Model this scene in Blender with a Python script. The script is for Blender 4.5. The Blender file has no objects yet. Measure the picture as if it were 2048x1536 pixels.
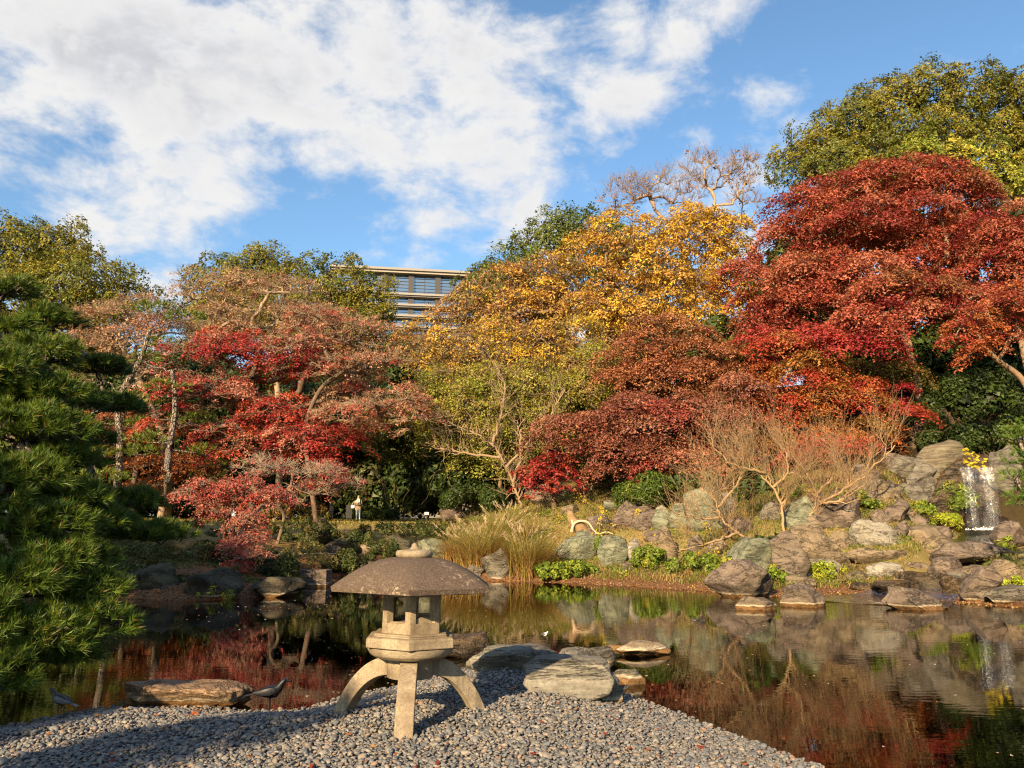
import bpy, math, random
import numpy as np
from mathutils import Vector, noise as mnoise

# ------------------------------------------------------------------ camera, sky, sun, exposure
S = bpy.context.scene
COL = S.collection
FPX = 1650.0                      # focal length in pixels of the 2048 px wide photograph
PITCH = math.atan(292.0 / FPX)    # camera tilted up about ten degrees
EYE = 1.8                         # metres above the water
SUN_EL = math.radians(23.0)
SUN_AZ = math.radians(25.0)       # sun stands behind the camera, this far to the left

cam_d = bpy.data.cameras.new('camera'); cam = bpy.data.objects.new('camera', cam_d); COL.objects.link(cam)
cam.location = (0, 0, EYE); cam.rotation_euler = (math.pi / 2 + PITCH, 0, 0)
cam_d.sensor_fit = 'HORIZONTAL'; cam_d.sensor_width = 36.0; cam_d.lens = 36.0 * FPX / 2048.0
cam_d.clip_start = 0.05; cam_d.clip_end = 4000.0
S.camera = cam
S.render.resolution_x = 1024; S.render.resolution_y = 768
S.view_settings.view_transform = 'Standard'; S.view_settings.look = 'None'
S.view_settings.exposure = 1.15; S.view_settings.gamma = 1.0
S.render.engine = 'CYCLES'
S.cycles.max_bounces = 7; S.cycles.diffuse_bounces = 2; S.cycles.glossy_bounces = 3
S.cycles.transmission_bounces = 6; S.cycles.transparent_max_bounces = 12
S.cycles.caustics_reflective = False; S.cycles.caustics_refractive = False
S.cycles.use_denoising = True; S.cycles.filter_width = 1.15
S.cycles.denoising_prefilter = 'NONE'

sun_d = bpy.data.lights.new('sun', 'SUN'); sun = bpy.data.objects.new('sun', sun_d); COL.objects.link(sun)
sun_d.energy = 5.0; sun_d.angle = math.radians(0.5); sun_d.color = (1.0, 0.75, 0.43)
to_sun = Vector((-math.sin(SUN_AZ) * math.cos(SUN_EL), -math.cos(SUN_AZ) * math.cos(SUN_EL), math.sin(SUN_EL)))
sun.rotation_euler = to_sun.to_track_quat('Z', 'Y').to_euler()
sun.location = (-20, -40, 30)

def ray(px, py):
    u = (px - 1024) / FPX; v = (768 - py) / FPX
    c, s = math.cos(PITCH), math.sin(PITCH)
    return np.array([u, c - v * s, s + v * c])
def at(px, py, Y):
    d = ray(px, py); return np.array([0, 0, EYE]) + d * (Y / d[1])
def onz(px, py, z=0.0):
    d = ray(px, py); return np.array([0, 0, EYE]) + d * ((z - EYE) / d[2])
def azel(px, py):
    d = ray(px, py); d = d / np.linalg.norm(d); return math.atan2(d[0], d[1]), math.asin(d[2])

# --- node helpers
class NT:
    def __init__(s, tree): s.t = tree; s.t.nodes.clear()
    def n(s, typ, **kw):
        nd = s.t.nodes.new(typ)
        for k, v in kw.items():
            if k == 'ins':
                for kk, vv in v.items(): s.set(nd.inputs[kk], vv)
            else: setattr(nd, k, v)
        return nd
    def set(s, sock, v):
        if isinstance(v, bpy.types.NodeSocket): s.t.links.new(v, sock)
        else: sock.default_value = v
    def math(s, op, a, b=0.0, c=None, clamp=False):
        nd = s.t.nodes.new('ShaderNodeMath'); nd.operation = op; nd.use_clamp = clamp
        s.set(nd.inputs[0], a); s.set(nd.inputs[1], b)
        if c is not None: s.set(nd.inputs[2], c)
        return nd.outputs[0]
    def vmath(s, op, a, b=(0, 0, 0)):
        nd = s.t.nodes.new('ShaderNodeVectorMath'); nd.operation = op
        s.set(nd.inputs[0], a); s.set(nd.inputs[1], b); return nd.outputs[0]
    def mix(s, f, a, b, blend='MIX'):
        nd = s.t.nodes.new('ShaderNodeMix'); nd.data_type = 'RGBA'; nd.blend_type = blend
        s.set(nd.inputs[0], f); s.set(nd.inputs[6], a); s.set(nd.inputs[7], b); return nd.outputs[2]
    def noise(s, vec, scale, detail=4.0, rough=0.55, dist=0.0):
        nd = s.t.nodes.new('ShaderNodeTexNoise')
        if vec is not None: s.set(nd.inputs['Vector'], vec)
        s.set(nd.inputs['Scale'], scale); nd.inputs['Detail'].default_value = detail
        nd.inputs['Roughness'].default_value = rough; nd.inputs['Distortion'].default_value = dist
        return nd.outputs[0]
    def ramp(s, f, stops, interp='LINEAR'):
        nd = s.t.nodes.new('ShaderNodeValToRGB'); s.set(nd.inputs[0], f); cr = nd.color_ramp; cr.interpolation = interp
        while len(cr.elements) < len(stops): cr.elements.new(0.5)
        for e, (p, c) in zip(cr.elements, stops):
            e.position = p; e.color = (c[0], c[1], c[2], 1.0) if not isinstance(c, float) else (c, c, c, 1)
        return nd.outputs[0]
    def maprange(s, f, a, b, c, d, smooth=False):
        nd = s.t.nodes.new('ShaderNodeMapRange'); nd.clamp = True
        if smooth: nd.interpolation_type = 'SMOOTHSTEP'
        for i, v in enumerate((f, a, b, c, d)): s.set(nd.inputs[i], v)
        return nd.outputs[0]
    def bump(s, h, strength=0.5, dist=0.02, normal=None):
        nd = s.t.nodes.new('ShaderNodeBump'); s.set(nd.inputs['Height'], h)
        nd.inputs['Strength'].default_value = strength; nd.inputs['Distance'].default_value = dist
        if normal is not None: s.set(nd.inputs['Normal'], normal)
        return nd.outputs[0]

def make_world():
    w = bpy.data.worlds.new('World'); S.world = w; w.use_nodes = True
    t = NT(w.node_tree)
    sky = t.n('ShaderNodeTexSky', sky_type='NISHITA', sun_disc=False, sun_elevation=SUN_EL,
              sun_rotation=math.radians(180.0) + SUN_AZ, altitude=20.0, air_density=1.0, dust_density=0.6, ozone_density=1.6)
    g = t.n('ShaderNodeTexCoord').outputs['Generated']
    sep = t.n('ShaderNodeSeparateXYZ', ins={0: g}); x, y, z = sep.outputs
    az = t.math('ARCTAN2', x, y); el = t.math('ARCSINE', z)
    zz = t.math('ADD', t.math('MAXIMUM', z, 0.0), 0.16)
    p = t.n('ShaderNodeMapping', ins={0: g, 1: (2.3, 0.4, 1.7), 3: (1.55, 1.55, 2.5)}).outputs[0]
    # banks of cloud: broad soft mounds in azimuth and elevation, broken up by noise
    mounds = [(60, 90, 300, 170, 0.38), (430, 130, 330, 120, 0.42), (820, 150, 280, 110, 0.38), (1020, 60, 160, 80, 0.17), (290, 340, 150, 75, 0.29), (40, 360, 100, 110, 0.10),
              (740, 290, 150, 45, 0.19), (1040, 320, 130, 90, 0.23), (930, 505, 150, 45, 0.35), (1060, 410, 90, 70, 0.21), (1330, 210, 110, 70, 0.25), (1440, 60, 110, 110, 0.25), (1500, 345, 80, 40, 0.32),
              (1420, 600, 100, 60, 0.32), (480, 375, 110, 35, 0.15), (300, 600, 130, 55, 0.28), (1210, 180, 90, 50, 0.13), (1640, 265, 50, 16, 0.17), (480, 480, 50, 25, 0.13), (700, 470, 120, 30, 0.10), (200, 440, 110, 30, 0.12), (1120, 470, 60, 40, 0.17),
              (1850, 60, 330, 330, -0.34), (540, 262, 90, 26, -0.22), (560, 470, 260, 60, -0.11), (140, 290, 90, 40, -0.22), (1150, 120, 60, 120, -0.08), (840, 380, 160, 35, -0.09), (1240, 330, 100, 60, -0.15),
              (620, 330, 110, 50, -0.16), (900, 240, 120, 30, -0.14), (230, 265, 120, 30, -0.16), (1130, 220, 60, 60, -0.16), (60, 560, 120, 60, 0.16), (380, 440, 80, 30, 0.16), (860, 440, 80, 25, 0.16), (1260, 250, 60, 60, 0.14), (620, 400, 90, 25, 0.14)]
    acc = t.math('MULTIPLY', t.math('SUBTRACT', t.noise(p, 1.3, 2.0), 0.5), 0.5)
    for (px, py, rx, ry, a) in mounds:
        a0, e0 = azel(px, py); sx = rx / FPX; sy = ry / FPX
        dx = t.math('MULTIPLY', t.math('SUBTRACT', az, a0), 1.0 / sx); dy = t.math('MULTIPLY', t.math('SUBTRACT', el, e0), 1.0 / sy)
        r2 = t.math('ADD', t.math('MULTIPLY', dx, dx), t.math('MULTIPLY', dy, dy))
        acc = t.math('MULTIPLY_ADD', t.math('POWER', 2.718, t.math('MULTIPLY', r2, -1.0)), a, acc)
    n1 = t.noise(p, 5.4, 11.0, 0.60, 0.2)
    off = t.vmath('ADD', p, (-0.05, -0.03, 0.05))
    n2 = t.noise(off, 5.4, 5.0, 0.57, 0.2)
    dens = t.math('ADD', t.math('MULTIPLY', t.math('SUBTRACT', n1, 0.5), 2.25), acc)
    cov = t.maprange(dens, -0.03, 0.48, 0.0, 1.0, True)
    thick = t.maprange(dens, 0.40, 0.85, 0.0, 1.0, True)
    lit = t.maprange(t.math('SUBTRACT', n1, n2), -0.10, 0.12, 0.0, 1.0, True)
    cl = t.mix(thick, (7.4, 7.35, 7.4, 1), (5.0, 5.05, 5.4, 1))
    cl = t.mix(t.math('MULTIPLY', lit, 0.75), cl, (7.9, 7.8, 7.6, 1))
    sk = t.mix(1.0, sky.outputs[0], (1.36, 1.66, 1.78, 1), 'MULTIPLY')
    col = t.mix(t.math('MULTIPLY', cov, 0.97), sk, cl)
    bg = t.n('ShaderNodeBackground', ins={0: col, 1: 0.053})
    w.cycles.sampling_method = 'MANUAL'; w.cycles.sample_map_resolution = 512
    out = t.n('ShaderNodeOutputWorld', ins={0: bg.outputs[0]})
make_world()

# ------------------------------------------------------------------ mesh helpers
def rng_(seed): return np.random.default_rng(seed)
def unit(v, ax=-1):
    return v / np.maximum(np.linalg.norm(v, axis=ax, keepdims=True), 1e-9)

class MB:
    """collects vertices and faces and makes one mesh object of them"""
    def __init__(s): s.V = []; s.F = []; s.C = []; s.M = []; s.n = 0
    def add(s, V, F, col=None, mat=0):
        V = np.asarray(V, float).reshape(-1, 3); F = np.asarray(F, int)
        s.V.append(V); s.F.append(F + s.n); s.M.append(np.full(len(F), mat, int)); s.n += len(V)
        if col is None: col = (1, 1, 1)
        col = np.asarray(col, float)
        s.C.append(np.broadcast_to(col, (len(V), 3)) if col.ndim == 1 else col)
        return s
    def mesh(s, name, mats, smooth=True):
        me = bpy.data.meshes.new(name)
        V = np.concatenate(s.V) if s.V else np.zeros((0, 3))
        me.vertices.add(len(V)); me.vertices.foreach_set('co', V.astype(np.float32).ravel())
        loops = np.concatenate([f.ravel() for f in s.F]); tot = np.concatenate([np.full(len(f), f.shape[1], int) for f in s.F])
        me.loops.add(len(loops)); me.loops.foreach_set('vertex_index', loops.astype(np.int32))
        me.polygons.add(len(tot)); st = np.concatenate([[0], np.cumsum(tot)[:-1]])
        me.polygons.foreach_set('loop_start', st.astype(np.int32))
        me.polygons.foreach_set('material_index', np.concatenate(s.M).astype(np.int32))
        me.polygons.foreach_set('use_smooth', np.full(len(tot), smooth))
        me.update(calc_edges=True)
        C = np.concatenate(s.C); A = np.ones((len(C), 4), np.float32); A[:, :3] = np.clip(C, 0, 4)
        at_ = me.attributes.new('col', 'FLOAT_COLOR', 'POINT'); at_.data.foreach_set('color', A.ravel())
        for m in (mats if isinstance(mats, (list, tuple)) else [mats]): me.materials.append(m)
        return me
    def build(s, name, mats, parent=None, smooth=True, loc=None):
        o = bpy.data.objects.new(name, s.mesh(name, mats, smooth)); COL.objects.link(o)
        if parent is not None: o.parent = parent
        if loc is not None: o.location = loc
        return o

def tag(o, label=None, cat=None, group=None, kind=None):
    if label: o['label'] = label
    if cat: o['category'] = cat
    if group: o['group'] = group
    if kind: o['kind'] = kind
    return o
def thing(name, label, cat, loc, group=None, rz=0.0):
    o = bpy.data.objects.new(name, None); COL.objects.link(o); o.location = tuple(loc); o.rotation_euler = (0, 0, rz)
    o.empty_display_size = 0.2
    return tag(o, label, cat, group)

def tubes(P, R, k=3):
    """batch of tubes: P (T,N,3) centre lines, R (T,N) radii -> verts, quads"""
    P = np.asarray(P, float); R = np.asarray(R, float); T, N, _ = P.shape
    tan = np.gradient(P, axis=1); tan = unit(tan)
    mean = unit(P[:, -1] - P[:, 0])
    ref = np.where(np.abs(mean[:, 2:3]) > 0.75, np.array([[1.0, 0.15, 0.1]]), np.array([[0.1, 0.05, 1.0]]))[:, None, :]
    a = unit(np.cross(tan, ref)); b = np.cross(tan, a)
    th = np.arange(k) * 2 * math.pi / k
    ring = a[:, :, None, :] * np.cos(th)[None, None, :, None] + b[:, :, None, :] * np.sin(th)[None, None, :, None]
    V = P[:, :, None, :] + ring * R[:, :, None, None]
    V = V.reshape(-1, 3)
    i = np.arange(T)[:, None, None] * N * k; j = np.arange(N - 1)[None, :, None] * k; q = np.arange(k)[None, None, :]
    q2 = (q + 1) % k
    F = np.stack([i + j + q, i + j + q2, i + j + k + q2, i + j + k + q], -1).reshape(-1, 4)
    return V, F
def tube(mb, path, rad, k=6, col=None, cap=True, mat=0):
    P = np.asarray(path, float)[None]; R = np.broadcast_to(np.asarray(rad, float), (len(path),))[None]
    V, F = tubes(P, R, k); n = len(V)
    mb.add(V, F, col, mat)
    if cap:
        mb.add(V[:k], np.arange(k)[::-1][None], col, mat); mb.add(V[-k:], np.arange(k)[None], col, mat)
def smooth_path(pts, n=12):
    """Catmull-Rom through the points"""
    P = np.asarray(pts, float); P = np.vstack([2 * P[0] - P[1], P, 2 * P[-1] - P[-2]])
    out = []; m = len(P) - 3
    for i in range(m):
        p0, p1, p2, p3 = P[i:i + 4]; k = max(2, n // m)
        for tt in np.linspace(0, 1, k, endpoint=False):
            out.append(0.5 * ((2 * p1) + (-p0 + p2) * tt + (2 * p0 - 5 * p1 + 4 * p2 - p3) * tt ** 2 + (-p0 + 3 * p1 - 3 * p2 + p3) * tt ** 3))
    out.append(P[-2]); return np.array(out)
def box(mb, c, s, rz=0.0, col=None, mat=0, bev=0.0):
    x, y, z = np.array(s) / 2.0
    if bev <= 0:
        V = np.array([[-x, -y, -z], [x, -y, -z], [x, y, -z], [-x, y, -z], [-x, -y, z], [x, -y, z], [x, y, z], [-x, y, z]])
        F = [[0, 3, 2, 1], [4, 5, 6, 7], [0, 1, 5, 4], [1, 2, 6, 5], [2, 3, 7, 6], [3, 0, 4, 7]]
    else:
        b = bev; ring = lambda X, Y, Z: [[-X, -Y, Z], [X, -Y, Z], [X, Y, Z], [-X, Y, Z]]
        V = np.array(ring(x - b, y - b, -z) + ring(x, y, -z + b) + ring(x, y, z - b) + ring(x - b, y - b, z))
        F = [[0, 3, 2, 1], [12, 13, 14, 15]] + [[r * 4 + q, r * 4 + (q + 1) % 4, r * 4 + 4 + (q + 1) % 4, r * 4 + 4 + q] for r in range(3) for q in range(4)]
    cz, sz = math.cos(rz), math.sin(rz); Rm = np.array([[cz, -sz, 0], [sz, cz, 0], [0, 0, 1]])
    mb.add(V @ Rm.T + np.array(c), F, col, mat)
def lathe(mb, prof, k=6, ph=0.0, c=(0, 0, 0), col=None, mat=0, cap=True):
    prof = np.asarray(prof, float); th = np.arange(k) * 2 * math.pi / k + ph; n = len(prof)
    V = np.stack([prof[:, None, 0] * np.cos(th), prof[:, None, 0] * np.sin(th), np.broadcast_to(prof[:, None, 1], (n, k))], -1).reshape(-1, 3) + np.array(c)
    F = [[r * k + q, r * k + (q + 1) % k, (r + 1) * k + (q + 1) % k, (r + 1) * k + q] for r in range(n - 1) for q in range(k)]
    mb.add(V, F, col, mat)
    if cap:
        mb.add(V[:k], [list(range(k))[::-1]], col, mat); mb.add(V[-k:], [list(range(k))], col, mat)
def loft(mb, secs, k=10, col=None, mat=0):
    """secs: list of (centre, half width, half height) along x-ish spine; rings lie across the spine"""
    C = np.array([s[0] for s in secs], float); tan = unit(np.gradient(C, axis=0)); side = unit(np.cross(np.array([0, 0, 1.0]), tan)); up = np.cross(tan, side)
    th = np.arange(k) * 2 * math.pi / k; V = []
    for i, s in enumerate(secs): V.append(C[i] + side[i] * (s[1] * np.cos(th))[:, None] + up[i] * (s[2] * np.sin(th))[:, None])
    V = np.concatenate(V); n = len(secs)
    F = [[r * k + q, r * k + (q + 1) % k, (r + 1) * k + (q + 1) % k, (r + 1) * k + q] for r in range(n - 1) for q in range(k)]
    mb.add(V, F, col, mat); mb.add(V[:k], [list(range(k))[::-1]], col, mat); mb.add(V[-k:], [list(range(k))], col, mat)

# ------------------------------------------------------------------ materials
def mat(name): 
    m = bpy.data.materials.new(name); m.use_nodes = True; return m, NT(m.node_tree)
def finish(t, sh): t.n('ShaderNodeOutputMaterial', ins={0: sh})
def attr(t, nm='col'): return t.n('ShaderNodeAttribute', attribute_name=nm).outputs['Color']
def obco(t): return t.n('ShaderNodeTexCoord').outputs['Object']

def leaf_material(name, rough=0.55, trans=0.30, spec=0.3):
    m, t = mat(name); c = attr(t)
    pr = t.n('ShaderNodeBsdfPrincipled', ins={'Base Color': c, 'Roughness': rough, 'Specular IOR Level': spec})
    tr = t.n('ShaderNodeBsdfTranslucent', ins={0: t.mix(1.0, c, (1.25, 1.1, 0.7, 1), 'MULTIPLY')})
    finish(t, t.n('ShaderNodeMixShader', ins={0: trans, 1: pr.outputs[0], 2: tr.outputs[0]}).outputs[0]); return m
def plain_material(name, rough=0.8, spec=0.2, bump=0.0, scale=20.0, var=0.25):
    m, t = mat(name); o = obco(t); n = t.noise(o, scale, 5.0)
    c = t.mix(1.0, attr(t), t.ramp(n, [(0.25, 1.0 - var), (0.75, 1.0 + var)]), 'MULTIPLY')
    pr = t.n('ShaderNodeBsdfPrincipled', ins={'Base Color': c, 'Roughness': rough, 'Specular IOR Level': spec})
    if bump: t.set(pr.inputs['Normal'], t.bump(n, 0.7, bump))
    finish(t, pr.outputs[0]); return m
def bark_material(name, scale=(9, 9, 2.5), bump=0.03, var=0.5, patches=0.35):
    m, t = mat(name); o = t.n('ShaderNodeMapping', ins={0: obco(t), 3: scale}).outputs[0]
    n = t.noise(o, 1.6, 6.0, 0.65, 0.6); n2 = t.noise(obco(t), 1.1, 3.0)
    c = t.mix(1.0, attr(t), t.ramp(n, [(0.3, 1.0 - var), (0.7, 1.0 + var * 0.6)]), 'MULTIPLY')
    c = t.mix(t.maprange(n2, 0.5, 0.72, 0.0, patches), c, (0.20, 0.19, 0.13, 1))
    pr = t.n('ShaderNodeBsdfPrincipled', ins={'Base Color': c, 'Roughness': 0.9, 'Specular IOR Level': 0.12, 'Normal': t.bump(n, 0.9, bump)})
    finish(t, pr.outputs[0]); return m
def pine_bark_material():
    m, t = mat('pine_bark'); o = t.n('ShaderNodeMapping', ins={0: obco(t), 3: (7, 7, 3.2)}).outputs[0]
    v = t.n('ShaderNodeTexVoronoi', feature='DISTANCE_TO_EDGE', ins={'Vector': t.mix(0.12, o, t.n('ShaderNodeTexNoise', ins={'Vector': o, 'Scale': 2.0}).outputs[1]), 'Scale': 1.5}).outputs[0]
    n = t.noise(o, 4.0, 5.0)
    c = t.mix(t.maprange(v, 0.02, 0.13, 0, 1), (0.035, 0.025, 0.02, 1), t.ramp(n, [(0.3, (0.20, 0.155, 0.125)), (0.7, (0.36, 0.30, 0.25))]))
    pr = t.n('ShaderNodeBsdfPrincipled', ins={'Base Color': c, 'Roughness': 0.9, 'Specular IOR Level': 0.1, 'Normal': t.bump(t.maprange(v, 0, 0.2, 0, 1), 1.0, 0.05)})
    finish(t, pr.outputs[0]); return m

def rock_material(name, a, b, c3, streak=(0.7, 0.7, 1.8), lichen=0.25, bump=0.11, tide=True, rough=0.85):
    """weathered stone: two tones, paler scars, cracks, pale waterline and ochre stain just above the pond"""
    m, t = mat(name); o0 = t.n('ShaderNodeNewGeometry').outputs['Position']
    rnd = t.n('ShaderNodeObjectInfo').outputs['Random']
    o = t.vmath('ADD', o0, t.n('ShaderNodeCombineXYZ', ins={0: t.math('MULTIPLY', rnd, 37.0), 1: t.math('MULTIPLY', rnd, 91.0), 2: t.math('MULTIPLY', rnd, 13.0)}).outputs[0])
    tilt = t.n('ShaderNodeMapping', ins={0: o, 2: (0.5, 0.35, 0.2), 3: streak}).outputs[0]
    n1 = t.noise(tilt, 2.1, 8.0, 0.62, 0.5); n2 = t.noise(o, 7.5, 6.0, 0.6); n3 = t.noise(o, 0.9, 3.0, 0.5); n4 = t.noise(o, 38.0, 3.0, 0.6)
    base = t.mix(t.maprange(n1, 0.38, 0.62, 0, 1), a, b)
    base = t.mix(t.maprange(n2, 0.55, 0.75, 0, 0.55), base, c3)
    base = t.mix(t.maprange(n3, 0.5, 0.75, 0, lichen), base, (0.17, 0.16, 0.075, 1))
    cr = t.noise(tilt, 1.1, 7.0, 0.75, 0.5); crack = t.maprange(t.math('ABSOLUTE', t.math('SUBTRACT', cr, 0.5)), 0.0, 0.016, 0.5, 1.0)
    base = t.mix(1.0, base, crack, 'MULTIPLY')
    base = t.mix(1.0, base, t.ramp(n4, [(0.25, 0.72), (0.75, 1.25)]), 'MULTIPLY')
    if tide:
        z = t.n('ShaderNodeSeparateXYZ', ins={0: o0}).outputs[2]; zn = t.math('MULTIPLY_ADD', t.math('SUBTRACT', n2, 0.5), 0.07, z)
        band = t.math('MULTIPLY', t.maprange(zn, 0.075, 0.09, 0, 1), t.maprange(zn, 0.10, 0.13, 1, 0))
        stain = t.maprange(zn, 0.075, 0.085, 1, 0)
        base = t.mix(t.math('MULTIPLY', stain, 0.8), base, (0.20, 0.10, 0.03, 1)); base = t.mix(t.math('MULTIPLY', band, 0.75), base, (0.55, 0.45, 0.32, 1))
    h = t.math('ADD', t.math('ADD', t.math('MULTIPLY', n1, 1.0), t.math('MULTIPLY', n2, 0.5)), t.math('ADD', t.math('MULTIPLY', n4, 0.15), t.math('MULTIPLY', crack, 0.5)))
    pr = t.n('ShaderNodeBsdfPrincipled', ins={'Base Color': base, 'Roughness': rough, 'Specular IOR Level': 0.25, 'Normal': t.bump(h, 0.8, bump)})
    finish(t, pr.outputs[0]); return m

M = {}
M['leaf'] = leaf_material('leaf'); M['leaf_gloss'] = leaf_material('evergreen_leaf', 0.5, 0.28, 0.3)
M['needle'] = leaf_material('pine_needle', 0.45, 0.2, 0.35)
M['blade'] = leaf_material('grass_blade', 0.6, 0.35, 0.25)
M['bark'] = bark_material('bark'); M['bark_pale'] = bark_material('pale_bark', (14, 14, 5), 0.012, 0.3, 0.12); M['pine_bark'] = pine_bark_material()
M['paint'] = plain_material('painted_surface', 0.7, 0.2, 0.0, 30.0, 0.08)
M['cloth'] = plain_material('cloth', 0.9, 0.1, 0.004, 40.0, 0.15)
M['feather'] = plain_material('feather', 0.45, 0.35, 0.003, 60.0, 0.25)
M['wood'] = bark_material('weathered_wood', (4, 4, 14), 0.02, 0.4, 0.1)
M['rk_green'] = rock_material('green_schist', (0.120, 0.129, 0.088, 1), (0.249, 0.253, 0.176, 1), (0.344, 0.324, 0.248, 1), lichen=0.2)
M['rk_grey'] = rock_material('grey_stone', (0.086, 0.075, 0.062, 1), (0.202, 0.178, 0.144, 1), (0.292, 0.266, 0.224, 1))
M['rk_brown'] = rock_material('purple_brown_stone', (0.099, 0.071, 0.056, 1), (0.202, 0.154, 0.120, 1), (0.284, 0.232, 0.192, 1), lichen=0.2)
M['rk_tan'] = rock_material('tan_stone', (0.146, 0.108, 0.070, 1), (0.258, 0.195, 0.128, 1), (0.335, 0.274, 0.200, 1), lichen=0.2)
M['rk_rust'] = rock_material('rusty_flat_stone', (0.14, 0.085, 0.055, 1), (0.33, 0.215, 0.13, 1), (0.42, 0.31, 0.21, 1), streak=(0.4, 0.4, 3.5), lichen=0.1)
M['rk_dark'] = rock_material('shade_toned_mossy_stone', (0.035, 0.03, 0.022, 1), (0.085, 0.07, 0.05, 1), (0.13, 0.11, 0.085, 1), lichen=0.4)  # dark copy of the stone; shade of the left bank sits in its colour
M['rk_slabd'] = rock_material('layered_grey_stone', (0.10, 0.092, 0.078, 1), (0.25, 0.225, 0.185, 1), (0.33, 0.31, 0.27, 1), streak=(0.45, 0.45, 3.0), lichen=0.25, bump=0.05)
M['rk_white'] = rock_material('pale_stone', (0.172, 0.149, 0.120, 1), (0.344, 0.307, 0.248, 1), (0.447, 0.407, 0.344, 1), lichen=0.1)
M['rk_wet'] = rock_material('wet_and_shade_stone', (0.035, 0.028, 0.02, 1), (0.10, 0.065, 0.035, 1), (0.14, 0.10, 0.06, 1), lichen=0.1, tide=False, rough=0.25)  # wet stone; its dark tone also stands in for shade in the hollow
M['rk_slab'] = rock_material('banded_slab_stone', (0.103, 0.087, 0.060, 1), (0.215, 0.178, 0.124, 1), (0.292, 0.257, 0.192, 1), streak=(0.35, 0.35, 4.2), lichen=0.15, bump=0.06)
# ------------------------------------------------------------------ the lie of the land
def sstep(a, b, x): t = np.clip((x - a) / (b - a), 0, 1); return t * t * (3 - 2 * t)
_far = [(-60, 1204), (120, 1198), (220, 1196), (300, 1198), (390, 1201), (470, 1196), (560, 1190), (580, 1176), (655, 1172), (670, 1166), (720, 1161), (800, 1158), (900, 1159),
        (980, 1162), (1060, 1163), (1150, 1166), (1250, 1170), (1330, 1176), (1440, 1184), (1540, 1192), (1620, 1190), (1700, 1187), (1760, 1190),
        (1850, 1199), (1930, 1207), (2048, 1215), (2200, 1222)]
_near = [(1650, 1536), (1600, 1520), (1500, 1482), (1400, 1444), (1300, 1405), (1230, 1380), (1150, 1335), (1060, 1318), (980, 1318), (930, 1328), (870, 1350), (800, 1372),
         (690, 1392), (600, 1420), (490, 1422), (400, 1412), (230, 1412), (130, 1428), (0, 1456)]
POND = np.array([onz(*p)[:2] for p in _far] + [(17, 15), (21, 8), (21, -8), (4.2, -8), (3.8, 0), (3.4, 3), (2.9, 4.8)] + [onz(*p)[:2] for p in _near]
                + [(-6, 8.3), (-9, 9.2), (-13, 12), (-15, 17), (-14, 21)])
def pond_sd(x, y):
    """distance to the shoreline, positive inside the pond"""
    x = np.asarray(x, float).ravel(); y = np.asarray(y, float).ravel()
    d = np.full(x.shape, 1e9); ins = np.zeros(x.shape, bool)
    A = POND; B = np.roll(POND, -1, 0)
    for (ax, ay), (bx, by) in zip(A, B):
        ex, ey = bx - ax, by - ay; t = np.clip(((x - ax) * ex + (y - ay) * ey) / (ex * ex + ey * ey), 0, 1)
        d = np.minimum(d, np.hypot(x - ax - t * ex, y - ay - t * ey))
        c = ((ay > y) != (by > y)); xi = ax + (y - ay) / np.where(by == ay, 1e-9, by - ay) * ex
        ins ^= c & (x < xi)
    return np.where(ins, d, -d)
STREAM = np.array([(1965, 1062, 35.0), (1935, 1095, 30.5), (1890, 1125, 26.5), (1840, 1155, 24.0), (1770, 1182, 22.5), (1700, 1200, 21.0)])
STR_XY = np.array([[(p[0] - 1024) / FPX * p[2] * 1.0, p[2]] for p in STREAM])
def stream_d(x, y):
    d = np.full(np.shape(x), 1e9)
    for (ax, ay), (bx, by) in zip(STR_XY[:-1], STR_XY[1:]):
        ex, ey = bx - ax, by - ay; t = np.clip(((x - ax) * ex + (y - ay) * ey) / (ex * ex + ey * ey), 0, 1)
        d = np.minimum(d, np.hypot(x - ax - t * ex, y - ay - t * ey))
    return d
def wob(x, y, f, s=0.0):
    return (np.sin(x * f + 1.3 + s) * np.cos(y * f * 1.13 - 0.4 + s) + 0.5 * np.sin(x * f * 2.3 - y * f * 1.7 + s) + 0.3 * np.sin(x * f * 4.1 + y * f * 3.7 + 2 * s)) / 1.8
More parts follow.
